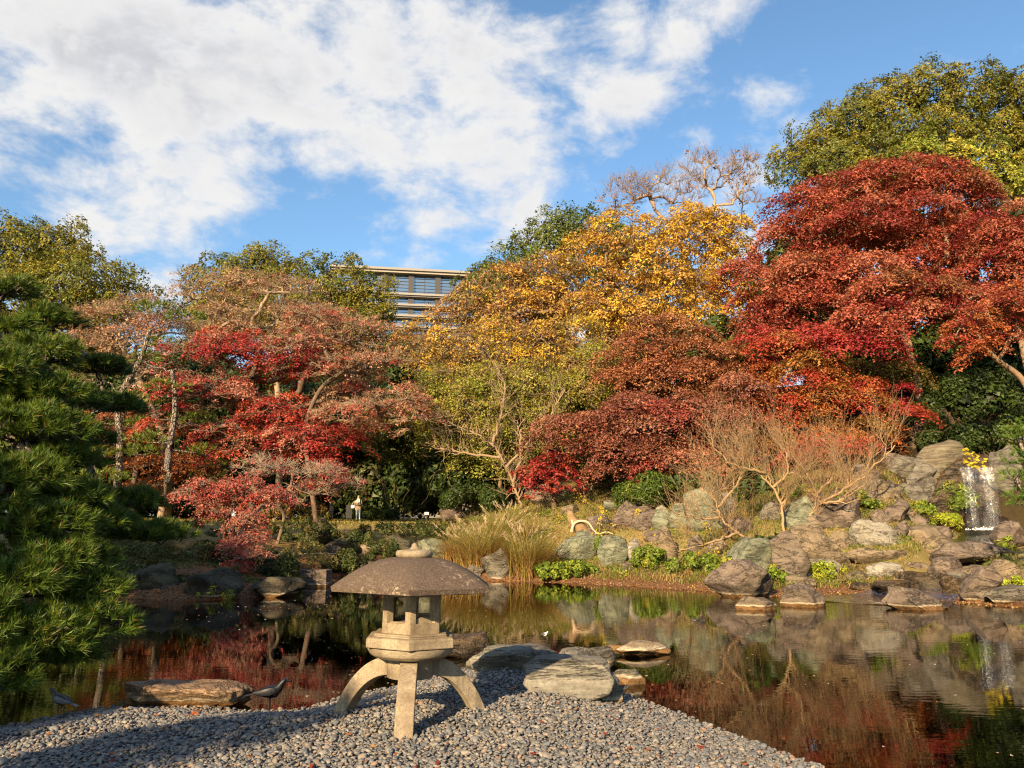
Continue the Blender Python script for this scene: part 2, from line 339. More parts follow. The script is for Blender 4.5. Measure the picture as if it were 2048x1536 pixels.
def ground_z(x, y):
    x = np.atleast_1d(np.asarray(x, float)); y = np.atleast_1d(np.asarray(y, float)); sh = x.shape; x = x.ravel(); y = y.ravel()
    sd = pond_sd(x, y); di = np.maximum(-sd, 0); de = np.maximum(sd, 0)
    near = y < 14 + 0.15 * np.abs(x)
    zn = 0.21 * sstep(0, 1.5, di) + 0.02 * wob(x, y, 1.7) * sstep(0.2, 1.0, di) + 0.25 * sstep(2.5, 7, di) * sstep(-3, -9, x)
    u = x / np.maximum(y, 5.0)
    left = np.interp(di, [0, 0.35, 1.2, 3.0, 6, 9, 14, 40, 60, 200], [0, 0.30, 0.48, 0.95, 1.65, 2.05, 2.2, 2.7, 3.2, 3.2])
    right = np.interp(di, [0, 0.5, 1.6, 3.0, 6, 9, 13, 16, 40, 60, 200], [0, 0.12, 0.30, 0.75, 2.1, 3.2, 4.2, 5.2, 13, 15, 15])
    fall = np.interp(di, [0, 1, 3, 6, 10, 14.0, 14.8, 17, 24, 45, 200], [0, 0.10, 0.5, 0.95, 1.45, 1.75, 4.2, 4.6, 7.0, 15, 15])
    w1 = sstep(-0.085, 0.10, u); w2 = sstep(0.45, 0.515, u) 
    zf = left * (1 - w1) + right * w1 * (1 - w2) + fall * w1 * w2 + 0.05 * wob(x, y, 0.9) * sstep(0.3, 2, di)
    sdm = stream_d(x, y); zf = zf - 0.16 * sstep(1.3, 0.3, sdm) * sstep(0.2, 1.5, di)
    farf = sstep(90, 200, np.hypot(x, y)); zf = zf * (1 - farf) + 3.0 * farf
    z = np.where(near, zn, zf)
    bed = -np.minimum(0.025 + 0.10 * de + 0.035 * de * de, 1.3) + 0.02 * wob(x, y, 2.3)
    return np.where(sd > 0, bed, z).reshape(sh)
def gz(x, y): return float(ground_z(x, y)[0])
_Ys = np.arange(4.5, 120, 0.06)
def hit(px, py):
    """where the line of sight through a photo pixel first meets the land (or the water)"""
    d = ray(px, py); P = np.array([0, 0, EYE]) + d[None] * (_Ys / d[1])[:, None]
    g = np.maximum(ground_z(P[:, 0], P[:, 1]), 0.0); i = np.argmax(P[:, 2] <= g)
    if P[i, 2] > g[i]: i = len(_Ys) - 1
    return P[i]
def at_ground(px, Y):
    """a point of the land below pixel column px, Y metres away"""
    x = (px - 1024) / FPX * Y * 1.0; return np.array([x, Y, gz(x, Y)])

def make_ground():
    ax = np.concatenate([-np.geomspace(600, 30, 16), np.arange(-29, -7, 0.5), np.arange(-7, 5, 0.16), np.arange(5, 32, 0.35), np.geomspace(32.5, 600, 16)])
    ay = np.concatenate([-np.geomspace(400, 12, 12), np.arange(-11, 4, 0.5), np.arange(4, 12, 0.16), np.arange(12, 48, 0.35), np.arange(48, 80, 1.0), np.geomspace(81, 1500, 16)])
    X, Y = np.meshgrid(ax, ay); Z = ground_z(X, Y); nx, ny = len(ax), len(ay)
    V = np.stack([X.ravel(), Y.ravel(), Z.ravel()], 1)
    i = np.arange(ny - 1)[:, None] * nx + np.arange(nx - 1)[None]; i = i.ravel()
    F = np.stack([i, i + 1, i + nx + 1, i + nx], 1)
    sd = pond_sd(V[:, 0], V[:, 1]); di = -sd; near = V[:, 1] < 14 + 0.15 * np.abs(V[:, 0]); u = V[:, 0] / np.maximum(V[:, 1], 5)
    grav = (near & (di > -0.15)) * (1 - sstep(2.5, 6, di) * sstep(-4, -8, V[:, 0]))
    litter = np.where(near, 0.2, sstep(-3, -0.2, di) * sstep(3.2, 0.9, di) + 0.75 * sstep(-0.02, -0.09, u) * sstep(6.5, 2, di))
    wood_soil = (~near) * sstep(11.5, 14.5, di) * sstep(-0.05, 0.02, u)  # weight of bare dark soil under the trees
    C = np.stack([grav, np.clip(litter, 0, 1), wood_soil], 1)
    m, t = mat('ground'); o = t.n('ShaderNodeNewGeometry').outputs['Position']; a = t.n('ShaderNodeSeparateColor', ins={0: attr(t)}).outputs
    n1 = t.noise(o, 0.8, 5.0); n2 = t.noise(o, 6.0, 5.0, 0.65); n3 = t.noise(o, 32.0, 3.0, 0.7); n4 = t.noise(o, 14.0, 4.0, 0.7)
    grass = t.mix(t.maprange(n2, 0.35, 0.65, 0, 1), (0.31, 0.22, 0.085, 1), (0.20, 0.19, 0.045, 1)); grass = t.mix(t.maprange(n1, 0.35, 0.7, 0, 0.8), grass, (0.36, 0.26, 0.115, 1))
    lit = t.mix(t.maprange(n4, 0.4, 0.62, 0, 1), (0.10, 0.05, 0.025, 1), (0.30, 0.155, 0.075, 1)); lit = t.mix(t.maprange(n3, 0.6, 0.7, 0, 0.8), lit, (0.42, 0.24, 0.12, 1))
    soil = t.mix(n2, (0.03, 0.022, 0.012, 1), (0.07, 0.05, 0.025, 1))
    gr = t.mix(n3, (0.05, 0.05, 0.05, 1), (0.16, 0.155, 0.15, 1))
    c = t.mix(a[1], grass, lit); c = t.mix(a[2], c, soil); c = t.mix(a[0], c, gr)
    z = t.n('ShaderNodeSeparateXYZ', ins={0: o}).outputs[2]
    bed = t.mix(t.maprange(n4, 0.4, 0.65, 0, 1), (0.16, 0.085, 0.03, 1), (0.30, 0.17, 0.065, 1)); bed = t.mix(t.maprange(n3, 0.63, 0.7, 0, 0.7), bed, (0.40, 0.13, 0.04, 1))
    c = t.mix(t.maprange(z, -0.02, 0.03, 1, 0), c, bed)
    c = t.mix(1.0, c, t.ramp(n3, [(0.25, 0.6), (0.75, 1.3)]), 'MULTIPLY')
    h = t.math('ADD', n3, t.math('MULTIPLY', n2, 2.0))
    pr = t.n('ShaderNodeBsdfPrincipled', ins={'Base Color': c, 'Roughness': 0.95, 'Specular IOR Level': 0.1, 'Normal': t.bump(h, 0.8, 0.05)}); finish(t, pr.outputs[0])
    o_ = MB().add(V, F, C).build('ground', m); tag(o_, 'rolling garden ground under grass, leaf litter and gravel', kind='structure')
make_ground()

def make_water():
    m, t = mat('pond_water'); o = t.n('ShaderNodeNewGeometry').outputs['Position']
    st = t.n('ShaderNodeMapping', ins={0: o, 3: (0.8, 3.2, 1.0)}).outputs[0]
    a = t.noise(st, 2.2, 3.0, 0.5); b = t.noise(o, 0.35, 2.0, 0.5)
    sx = t.n('ShaderNodeSeparateXYZ', ins={0: o}).outputs
    # livelier ripples where the stream runs in
    dx = t.math('MULTIPLY', t.math('SUBTRACT', sx[0], float(STR_XY[-1][0])), 0.22); dy = t.math('MULTIPLY', t.math('SUBTRACT', sx[1], float(STR_XY[-1][1] + 0.5)), 0.28)
    rr = t.math('SQRT', t.math('ADD', t.math('MULTIPLY', dx, dx), t.math('MULTIPLY', dy, dy)))
    amp = t.math('ADD', t.maprange(rr, 0.1, 1.5, 1.0, 0.0, True), t.maprange(b, 0.45, 0.7, 0.04, 0.16))
    h = t.math('MULTIPLY', a, amp)
    nrm = t.bump(h, 0.30, 0.035)
    fr = t.n('ShaderNodeFresnel', ins={0: 1.33, 1: nrm}).outputs[0]
    gl = t.n('ShaderNodeBsdfGlossy', ins={'Color': (1, 1, 1, 1), 'Roughness': 0.012, 'Normal': nrm})
    tr = t.n('ShaderNodeBsdfTransparent', ins={0: (0.92, 0.84, 0.66, 1)})
    sh = t.n('ShaderNodeMixShader', ins={0: fr, 1: tr.outputs[0], 2: gl.outputs[0]})
    ab = t.n('ShaderNodeVolumeAbsorption', ins={0: (0.55, 0.30, 0.09, 1), 1: 2.3})
    t.n('ShaderNodeOutputMaterial', ins={0: sh.outputs[0], 1: ab.outputs[0]})
    mb = MB(); box(mb, (2.0, 10.0, -1.0), (46, 46, 2.0)); ob = mb.build('water', m, smooth=False)
    tag(ob, 'still dark pond water mirroring the autumn trees', kind='structure')
make_water()

# ------------------------------------------------------------------ gravel: pebbles nobody could count
def ico(sub):
    import bmesh
    bm = bmesh.new(); bmesh.ops.create_icosphere(bm, subdivisions=sub, radius=1.0); bm.verts.ensure_lookup_table()
    V = np.array([v.co[:] for v in bm.verts]); F = np.array([[v.index for v in f.verts] for f in bm.faces]); bm.free(); return V, F
ICO2, ICOS, ICO3, ICO4 = ico(2), ico(3), ico(4), ico(5)
def make_gravel():
    g = rng_(5)
    m, t = mat('pebble'); r = t.n('ShaderNodeObjectInfo').outputs['Random']; o = obco(t)
    c = t.ramp(r, [(0.0, (0.071, 0.076, 0.084)), (0.25, (0.160, 0.164, 0.172)), (0.45, (0.118, 0.109, 0.101)), (0.62, (0.218, 0.210, 0.202)), (0.78, (0.185, 0.143, 0.109)), (0.9, (0.286, 0.260, 0.227)), (1.0, (0.252, 0.160, 0.109))])
    n = t.noise(o, 2.5, 4.0); c = t.mix(1.0, c, t.ramp(n, [(0.3, 0.75), (0.7, 1.2)]), 'MULTIPLY')
    pr = t.n('ShaderNodeBsdfPrincipled', ins={'Base Color': c, 'Roughness': 0.62, 'Specular IOR Level': 0.3}); finish(t, pr.outputs[0])
    coll = bpy.data.collections.new('pebble_shapes')
    for k in range(7):
        V, F = ICO2; V = V.copy(); q = g.normal(size=(5, 3)); q = unit(q)
        for n_ in q: V -= np.maximum(V @ n_ - g.uniform(0.55, 0.85), 0)[:, None] * n_ * 0.8
        V *= np.array([1.0, g.uniform(0.65, 0.95), g.uniform(0.4, 0.62)])
        ob = bpy.data.objects.new('pebble_shape', MB().add(V, F).mesh('pebble', m)); coll.objects.link(ob)
    # spots: jittered rows, denser close to the viewer
    P = []
    for (y0, y1, st) in ((3.6, 6.6, 0.027), (6.6, 8.2, 0.030), (8.2, 11.2, 0.036)):
        xs = np.arange(-6.4, 3.6, st); ys = np.arange(y0, y1, st); X, Y = np.meshgrid(xs, ys)
        P.append(np.stack([X.ravel(), Y.ravel()], 1) + g.normal(0, st * 0.33, (X.size, 2)))
    P = np.concatenate(P); sd = pond_sd(P[:, 0], P[:, 1]); u = np.abs(P[:, 0] / np.maximum(P[:, 1], 1))
    sc = g.random(len(P)); P_keep = (sd < 0.04) | ((sd < 0.55) & (sc < 0.06 * np.exp(-sd * 4)))
    P_keep &= (u < 0.80) & (P[:, 1] > 4.2)
    P = P[P_keep]; Z = np.maximum(ground_z(P[:, 0], P[:, 1]), -0.3) + g.uniform(-0.004, 0.02, len(P))
    n = len(P); co = np.column_stack([P, Z]); rot = np.column_stack([g.normal(0, 0.35, n), g.normal(0, 0.35, n), g.uniform(0, 6.28, n)])
    scale = np.clip(g.lognormal(math.log(0.0170), 0.36, n), 0.008, 0.05)
    me = bpy.data.meshes.new('gravel'); me.vertices.add(n); me.vertices.foreach_set('co', co.astype(np.float32).ravel())
    a = me.attributes.new('rot', 'FLOAT_VECTOR', 'POINT'); a.data.foreach_set('vector', rot.astype(np.float32).ravel())
    a = me.attributes.new('scl', 'FLOAT', 'POINT'); a.data.foreach_set('value', scale.astype(np.float32))
    me.update(); ob = bpy.data.objects.new('gravel', me); COL.objects.link(ob)
    tag(ob, 'grey river pebbles covering the near spit around the lantern', kind='stuff')
    ng = bpy.data.node_groups.new('pebble_spread', 'GeometryNodeTree')
    ng.interface.new_socket('Geometry', in_out='INPUT', socket_type='NodeSocketGeometry'); ng.interface.new_socket('Geometry', in_out='OUTPUT', socket_type='NodeSocketGeometry')
    N = ng.nodes; L = ng.links
    gi = N.new('NodeGroupInput'); go = N.new('NodeGroupOutput'); iop = N.new('GeometryNodeInstanceOnPoints'); ci = N.new('GeometryNodeCollectionInfo')
    ci.inputs['Collection'].default_value = coll; ci.inputs['Separate Children'].default_value = True; ci.inputs['Reset Children'].default_value = True
    iop.inputs['Pick Instance'].default_value = True
    ar = N.new('GeometryNodeInputNamedAttribute'); ar.data_type = 'FLOAT_VECTOR'; ar.inputs[0].default_value = 'rot'
    as_ = N.new('GeometryNodeInputNamedAttribute'); as_.data_type = 'FLOAT'; as_.inputs[0].default_value = 'scl'
    e2r = N.new('FunctionNodeEulerToRotation')
    m2p = N.new('GeometryNodeMeshToPoints')
    L.new(gi.outputs[0], m2p.inputs['Mesh']); L.new(m2p.outputs[0], iop.inputs['Points']); L.new(ci.outputs[0], iop.inputs['Instance'])
    L.new(ar.outputs[0], e2r.inputs[0]); L.new(e2r.outputs[0], iop.inputs['Rotation']); L.new(as_.outputs[0], iop.inputs['Scale']); L.new(iop.outputs[0], go.inputs[0])
    md = ob.modifiers.new('pebbles', 'NODES'); md.node_group = ng
make_gravel()

# ------------------------------------------------------------------ rocks
def rock_mesh(seed, rx, ry, rz, rough=0.16, flat=0.0, cuts=7, top=None, res=ICO3, lean=(0, 0)):
    g = rng_(seed); V, F = res; V = V.copy()
    q = unit(g.normal(size=(cuts, 3)) * np.array([1, 1, 0.8]))
    for n_ in q: V -= np.maximum(V @ n_ - g.uniform(0.46, 0.80), 0)[:, None] * n_ * 0.98
    if flat > 0:
        nt = unit(np.array([g.normal(0, 0.12), g.normal(0, 0.12), 1.0])); V -= np.maximum(V @ nt - flat, 0)[:, None] * nt * 0.93
    o = g.uniform(0, 100, 3)
    rel = np.array([rx, ry, rz]) / max(rx, ry, rz)
    d1 = np.array([mnoise.fractal(Vector(v * rel * 1.5 + o), 0.9, 2.1, 5) for v in V]); d2 = np.array([mnoise.ridged_multi_fractal(Vector(v * rel * 1.1 + o * 1.7), 1.0, 2.0, 3, 1.0, 2.0) for v in V])
    V = V * (1 + rough * d1 - 0.085 * (d2 - 1.0))[:, None]
    # a few bedding ledges
    V[:, :2] *= (1 + 0.03 * np.sin(V[:, 2:3] * g.uniform(7, 12) + V[:, 0:1] * 2 + g.uniform(0, 6)))
    if top is not None: V[:, :2] *= (1 - top * np.clip(V[:, 2:3], 0, 1))
    V = V * np.array([rx, ry, rz]); V[:, 0] += lean[0] * V[:, 2]; V[:, 1] += lean[1] * V[:, 2]
    return V, F
_rs = [100]
def rock(px, py, w, h, material, label, flat=0.0, top=None, depth=0.8, rough=0.16, cuts=11, Y=None, sink=0.25, seed=None, name='rock', group=None, res=ICO3, lean=(0, 0), rz=0.0):
    """a boulder whose foot shows at (px,py); w,h its size in photo pixels"""
    b = hit(px, py) if Y is None else at(px, py, Y); s = b[1] / FPX
    rx = w * s / 2; hh = h * s; full = hh * (1 + sink) ; ry = rx * depth
    res = ICOS if w < 48 else (ICO4 if w > 150 else ICO3)
    _rs[0] += 1; sd = seed or _rs[0]
    V, F = rock_mesh(sd, 1, depth, full / 2 / rx, rough, flat, cuts, top, res, lean)
    V = V * rx; V[:, 0] *= rx / max(1e-6, (V[:, 0].max() - V[:, 0].min()) / 2); V[:, 0] -= (V[:, 0].max() + V[:, 0].min()) / 2
    zr = V[:, 2].max() - V[:, 2].min(); V[:, 2] = (V[:, 2] - V[:, 2].min()) * (full / zr) - full * sink / (1 + sink)
    o = MB().add(V, F).build(name, M[material]); o.location = (b[0], b[1] + ry * 0.75, b[2]); o.rotation_euler = (0, 0, rz)
    tag(o, label, 'rock', group); return o

# ------------------------------------------------------------------ stone lantern
def make_lantern():
    m, t = mat('lantern_granite'); o = obco(t)
    n1 = t.noise(o, 60.0, 4.0, 0.7); n2 = t.noise(o, 3.5, 5.0, 0.6); n3 = t.noise(o, 130.0, 2.0, 0.7); n4 = t.noise(o, 9.0, 4.0, 0.65)
    c = t.ramp(n1, [(0.25, (0.20, 0.165, 0.12)), (0.5, (0.35, 0.285, 0.20)), (0.8, (0.50, 0.42, 0.31))])
    c = t.mix(t.maprange(n2, 0.42, 0.66, 0, 0.75), c, (0.15, 0.105, 0.07, 1)); c = t.mix(t.maprange(n4, 0.55, 0.72, 0, 0.55), c, (0.20, 0.18, 0.13, 1)); st = t.noise(t.n('ShaderNodeMapping', ins={0: o, 3: (14, 14, 1.2)}).outputs[0], 1.0, 4.0); c = t.mix(t.maprange(st, 0.52, 0.7, 0, 0.5), c, (0.11, 0.085, 0.06, 1)); c = t.mix(t.maprange(n3, 0.62, 0.7, 0, 0.7), c, (0.07, 0.06, 0.05, 1))
    pr = t.n('ShaderNodeBsdfPrincipled', ins={'Base Color': c, 'Roughness': 0.9, 'Specular IOR Level': 0.15, 'Normal': t.bump(t.math('ADD', n1, n3), 0.6, 0.006)}); finish(t, pr.outputs[0])
    m2, t = mat('lantern_roof_granite'); o = obco(t)
    rad = t.n('ShaderNodeSeparateXYZ', ins={0: o}).outputs
    n1 = t.noise(o, 70.0, 4.0, 0.7); n2 = t.noise(o, 4.0, 6.0, 0.65, 0.8); n3 = t.noise(o, 22.0, 5.0, 0.75); n4 = t.noise(o, 1.7, 3.0)
    c = t.ramp(n1, [(0.3, (0.055, 0.04, 0.03)), (0.5, (0.11, 0.08, 0.062)), (0.72, (0.185, 0.14, 0.105))])
    c = t.mix(t.maprange(n2, 0.5, 0.8, 0, 0.6), c, (0.10, 0.07, 0.055, 1))
    c = t.mix(t.math('MULTIPLY', t.maprange(n3, 0.54, 0.66, 0, 1), t.maprange(n4, 0.48, 0.63, 0.06, 0.8)), c, (0.50, 0.40, 0.29, 1))
    pr = t.n('ShaderNodeBsdfPrincipled', ins={'Base Color': c, 'Roughness': 0.92, 'Specular IOR Level': 0.12, 'Normal': t.bump(t.math('ADD', n1, n3), 0.6, 0.006)}); finish(t, pr.outputs[0])
    cx, cy = -0.89, 7.45; z0 = gz(cx, cy)
    L = thing('stone_lantern', 'hexagonal granite snow-viewing lantern on three splayed legs on the gravel', 'lantern', (cx, cy, 0.0))
    L.rotation_euler = (0.0, math.radians(0.9), math.radians(4.0))
    ph = -math.pi / 2
    def hexp(prof, name, mm, k=6, ph=ph, bevel=0.006, parent=L, edge=0):
        mb = MB(); lathe(mb, prof, k, ph); ob = mb.build(name, mm, parent, smooth=(k > 8))
        if bevel:
            b = ob.modifiers.new('bevel', 'BEVEL'); b.width = bevel; b.segments = 2; b.limit_method = 'ANGLE'; b.angle_limit = math.radians(25)
        return ob
    # roof: six curved panels meeting at rounded hips
    mb = MB(); nr, k = 14, 48
    th = np.arange(k) * 2 * math.pi / k + ph
    def hexr(a, p): 
        q = (a - ph + math.pi / 6) % (math.pi / 3) - math.pi / 6
        h = math.cos(math.pi / 6) / np.cos(np.abs(q) - math.pi / 6) if False else 1.0 / (np.cos(q) + np.tan(math.pi / 6) * np.abs(np.sin(q)))
        return h * p + 1.0 * 0.93 * (1 - p)
    rows = []
    for i in range(nr + 1):
        f = i / nr; r = 0.13 + (0.765 - 0.13) * f; z = 1.565 - 0.225 * f ** 2.0 - 0.012 * f
        hip = hexr(th, 0.25 + 0.75 * f); rows.append(np.stack([np.cos(th) * r * hip, np.sin(th) * r * hip, np.full(k, z) + 0.010 * f * f * (hip - 0.9)], 1))
    for (r, z) in ((0.755, 1.288), (0.60, 1.272), (0.30, 1.30)):
        hip = hexr(th, 1.0); rows.append(np.stack([np.cos(th) * r * hip, np.sin(th) * r * hip, np.full(k, z)], 1))
    V = np.concatenate(rows); n = len(rows)
    F = [[r * k + q, (r + 1) * k + q, (r + 1) * k + (q + 1) % k, r * k + (q + 1) % k] for r in range(n - 1) for q in range(k)]
    mb.add(V, F); mb.add(V[:k], [list(range(k))]); mb.add(V[-k:], [list(range(k))[::-1]])
    ro = mb.build('roof', m2, L); tag(ro, 'brown mushroom-shaped hexagonal stone roof')
    e = ro.modifiers.new('edge', 'EDGE_SPLIT'); e.split_angle = math.radians(38)
    # finial: round disc with a pointed bud
    fi = hexp([(0.10, 1.553), (0.148, 1.560), (0.163, 1.580), (0.163, 1.605), (0.150, 1.622), (0.10, 1.627), (0.055, 1.632), (0.032, 1.648), (0.022, 1.668), (0.012, 1.684), (0.002, 1.69)], 'finial', m, 32, bevel=0)
    # light chamber: base block, six posts, lintel, frames in the openings
    R = 0.282
    cb = hexp([(R, 0.925), (R, 1.02)], 'chamber_base', m)
    hexp([(R, 1.235), (R, 1.32)], 'chamber_lintel', m)
    for q in range(6):
        a = ph + q * math.pi / 3; r = R - 0.036; mb = MB(); 
        tri = []
        for da, rr in ((0.0, R - 0.002), (0.17, 0.262), (0.20, 0.205), (-0.20, 0.205), (-0.17, 0.262)): tri.append((math.cos(a + da) * rr, math.sin(a + da) * rr))
        Vp = np.array([(x, y, 1.019) for x, y in tri] + [(x, y, 1.236) for x, y in tri]); n5 = 5
        mb.add(Vp, [[i, (i + 1) % n5, n5 + (i + 1) % n5, n5 + i] for i in range(n5)]); mb.add(Vp[:5], [[4, 3, 2, 1, 0]]); mb.add(Vp[5:], [[0, 1, 2, 3, 4]])
        mb.build('post', m, L, smooth=False)
        # sill panel set back in the opening, with an arched top edge
        am = a + math.pi / 6; ap = R * math.cos(math.pi / 6); mb = MB(); pts = []
        for s_ in np.linspace(-0.098, 0.098, 13): pts.append((s_, 1.018 + 0.052 * math.sqrt(max(0.0, 1 - (s_ / 0.104) ** 2)) * (1 if q % 2 == 0 else 0.25)))
        pts = [(-0.098, 1.012)] + pts + [(0.098, 1.012)]
        ex = np.array([-math.sin(am), math.cos(am)]); en = np.array([math.cos(am), math.sin(am)])
        Va = np.array([[*(en * (ap - 0.022) + ex * s_), z] for s_, z in pts] + [[*(en * (ap - 0.052) + ex * s_), z] for s_, z in pts]); k5 = len(pts)
        mb.add(Va, [list(range(k5))]); mb.add(Va, [list(range(k5, 2 * k5))[::-1]]); mb.add(Va, [[i + 1, i, k5 + i, k5 + i + 1] for i in range(k5 - 1)])
        mb.build('sill', m, cb, smooth=False)
    # platform: stepped hexagonal tray on a rounded bowl
    pl = hexp([(0.36, 0.921), (0.345, 0.934)], 'platform_step', m, bevel=0.004)
    hexp([(0.375, 0.812), (0.425, 0.822), (0.425, 0.893), (0.408, 0.905), (0.355, 0.9095), (0.35, 0.930)], 'platform', m)
    hexp([(0.24, 0.716), (0.30, 0.722), (0.35, 0.752), (0.372, 0.79), (0.376, 0.813)], 'bowl', m, 36)
    dr = hexp([(0.193, 0.553), (0.198, 0.558), (0.198, 0.717)], 'drum', m, 32, bevel=0)
    # three curved legs
    for q, a in enumerate((ph + 0.0, ph + 2 * math.pi / 3, ph - 2 * math.pi / 3)):
        mb = MB(); d = np.array([math.cos(a), math.sin(a)]); e = np.array([-d[1], d[0]])
        outer, inner = [], []
        for f in np.linspace(0, 1, 15):
            an = f * math.radians(50)
            outer.append((0.17 + 0.61 * math.sin(an) / math.sin(math.radians(50)), 0.712 - 0.58 * (1 - math.cos(an)) / (1 - math.cos(math.radians(50)))))
            inner.append((0.17 + 0.485 * math.sin(an) / math.sin(math.radians(50)), 0.560 - 0.43 * (1 - math.cos(an)) / (1 - math.cos(math.radians(50)))))
        Vl = []
        for (o_, i_) in zip(outer, inner):
            for (r, z), s_ in ((o_, -1), (o_, 1), (i_, 1), (i_, -1)):
                wd = 0.076 if q else 0.074; p = d * r + e * s_ * wd; Vl.append((p[0], p[1], z))
        Vl = np.array(Vl); n = len(outer)
        mb.add(Vl, [[r * 4 + j, (r + 1) * 4 + j, (r + 1) * 4 + (j + 1) % 4, r * 4 + (j + 1) % 4] for r in range(n - 1) for j in range(4)]); mb.add(Vl[:4], [[0, 1, 2, 3]]); mb.add(Vl[-4:], [[3, 2, 1, 0]])
        lo = mb.build('leg', m, L, smooth=False); b = lo.modifiers.new('bevel', 'BEVEL'); b.width = 0.008; b.segments = 2; b.limit_method = 'ANGLE'; b.angle_limit = math.radians(40)
make_lantern()
# ------------------------------------------------------------------ plants: leaves, twigs, trees
def leaf_quads(P, Nn, size, g, asp=0.62, roll=None, tri=False):
    """kite shaped leaves at P with normals Nn"""
    n = len(P); Nn = unit(Nn); r = unit(g.normal(size=(n, 3))) if roll is None else roll
    a = unit(np.cross(Nn, r)); b = np.cross(Nn, a); s = np.broadcast_to(size, (n,))[:, None]
    fold = Nn * s * 0.12
    if tri:
        V = np.stack([P - b * s * 0.5 - a * s * asp * 0.5, P - b * s * 0.5 + a * s * asp * 0.5, P + b * s * 0.55], 1).reshape(-1, 3); return V, np.arange(3 * n).reshape(n, 3)
    V = np.stack([P - b * s * 0.5, P + a * s * asp * 0.5 - fold, P + b * s * 0.55, P - a * s * asp * 0.5 - fold], 1).reshape(-1, 3)
    F = np.arange(4 * n).reshape(n, 4); return V, F
def pick_cols(g, pal, n):
    C = np.array([p[0] for p in pal], float); w = np.array([p[1] for p in pal], float); i = g.choice(len(C), n, p=w / w.sum()); return C[i]
def spread_lobes(g, lobes, Y, pr, dens, back=0.45, low=-0.35, inner=0.18, sep=0.8):
    """pads (small foliage clumps) spread over the surface of the crown's lobes"""
    pos, out, lob = [], [], []
    cs = []
    for L in lobes:
        if isinstance(L[0], str): cs.append((np.array(L[1], float), np.array(L[2], float))); continue
        px, py, rx, ry = L[:4]; dY = L[4] if len(L) > 4 else 0.0; c = at(px, py, Y + dY); s = (Y + dY) / FPX
        cs.append((c, np.array([rx * s, rx * s * 0.8, ry * s])))
    for li, (c, r) in enumerate(cs):
        area = 4 * math.pi * (((r[0] * r[1]) ** 1.6 + (r[0] * r[2]) ** 1.6 + (r[1] * r[2]) ** 1.6) / 3) ** (1 / 1.6)
        n = max(5, int(area / (math.pi * pr * pr) * dens)); got = []
        for _ in range(n * 4):
            if len(got) >= n: break
            d = unit(g.normal(size=3))
            if d[2] < low and g.random() < 0.8: continue
            if d[1] > 0.35 and g.random() > back: continue
            rad = g.uniform(0.78, 1.0) if g.random() > inner else g.uniform(0.3, 0.8)
            p = c + d * r * rad
            if any(np.linalg.norm(p - q) < pr * sep for q in got): continue
            # hidden deep inside a neighbouring lobe: skip
            if any(k != li and (((p - c2) / r2) ** 2).sum() < 0.45 for k, (c2, r2) in enumerate(cs)) and g.random() < 0.8: continue
            got.append(p); pos.append(p); out.append(unit(d * np.array([1, 1, 0.8]))); lob.append(li)
    return np.array(pos), np.array(out), np.array(lob), cs

def grow(g, trunk, targets, rtip, rmax, wob=0.12, sag=0.1, nseg=5, bias=0.55):
    """limbs: every target is joined to the nearest fitting point of the tree so far; returns list of (path, radii)"""
    nodes = [np.asarray(p, float) for p in trunk]; par = [-1] + list(range(len(trunk) - 1)); start = len(trunk)
    base = nodes[0]; order = np.argsort([np.linalg.norm(t - nodes[-1]) for t in targets]); br = []
    A = np.array(nodes)
    for ti in order:
        t = targets[ti]; d = np.linalg.norm(A - t, axis=1); rise = (A[:, 2] - t[2])
        cost = d + bias * np.maximum(rise, 0) * 1.3 + 0.10 * np.arange(len(A)) * 0 + 0.15 * np.linalg.norm(A[:, :2] - t[:2], axis=1)
        cost[:max(1, start // 3)] += 3.0
        j = int(np.argmin(cost)); L = d[j]; a = nodes[j]
        m = max(2, min(nseg, int(L / 0.35))); pts = []
        mid = (a + t) / 2 + np.array([0, 0, sag * L]) + g.normal(0, wob * L * 0.6, 3)
        for q in range(1, m + 1):
            f = q / m; p = (1 - f) ** 2 * a + 2 * f * (1 - f) * mid + f * f * t + (g.normal(0, wob * L / m, 3) if q < m else 0); pts.append(p)
        idx = [j]; prev = j
        for p in pts: nodes.append(p); par.append(prev); prev = len(nodes) - 1; idx.append(prev)
        br.append(idx); A = np.array(nodes)
    cnt = np.zeros(len(nodes)); 
    for idx in br: cnt[idx[-1]] += 1
    for i in range(len(nodes) - 1, 0, -1): cnt[par[i]] += cnt[i]
    rad = np.minimum(rtip * np.maximum(cnt, 1) ** 0.5, rmax)
    rad[:start] = np.maximum(rad[:start] * np.linspace(1, 0.75, start), np.linspace(rmax, rmax * 0.5, start) * 0.7)
    return nodes, rad, br, start
def flare(r): r = np.array(r); r[0] *= 1.35; return r

def twig_batch(mb, g, roots, tips, r0, bend=0.18, col=None, k=3, n=4):
    T = len(roots)
    if T == 0: return
    f = np.linspace(0, 1, n)[None, :, None]; d = np.linalg.norm(tips - roots, axis=1)[:, None, None]
    off = g.normal(0, 1, (T, n, 3)) * d * bend * (np.sin(f * math.pi) ** 0.8); off[:, 0] = 0; off[:, -1] = 0
    P = roots[:, None] * (1 - f) + tips[:, None] * f + off
    R = np.broadcast_to(np.linspace(1, 0.35, n)[None] * (r0 if np.isscalar(r0) else np.asarray(r0)[:, None]), (T, n))
    V, F = tubes(P, R, k); mb.add(V, F, col)

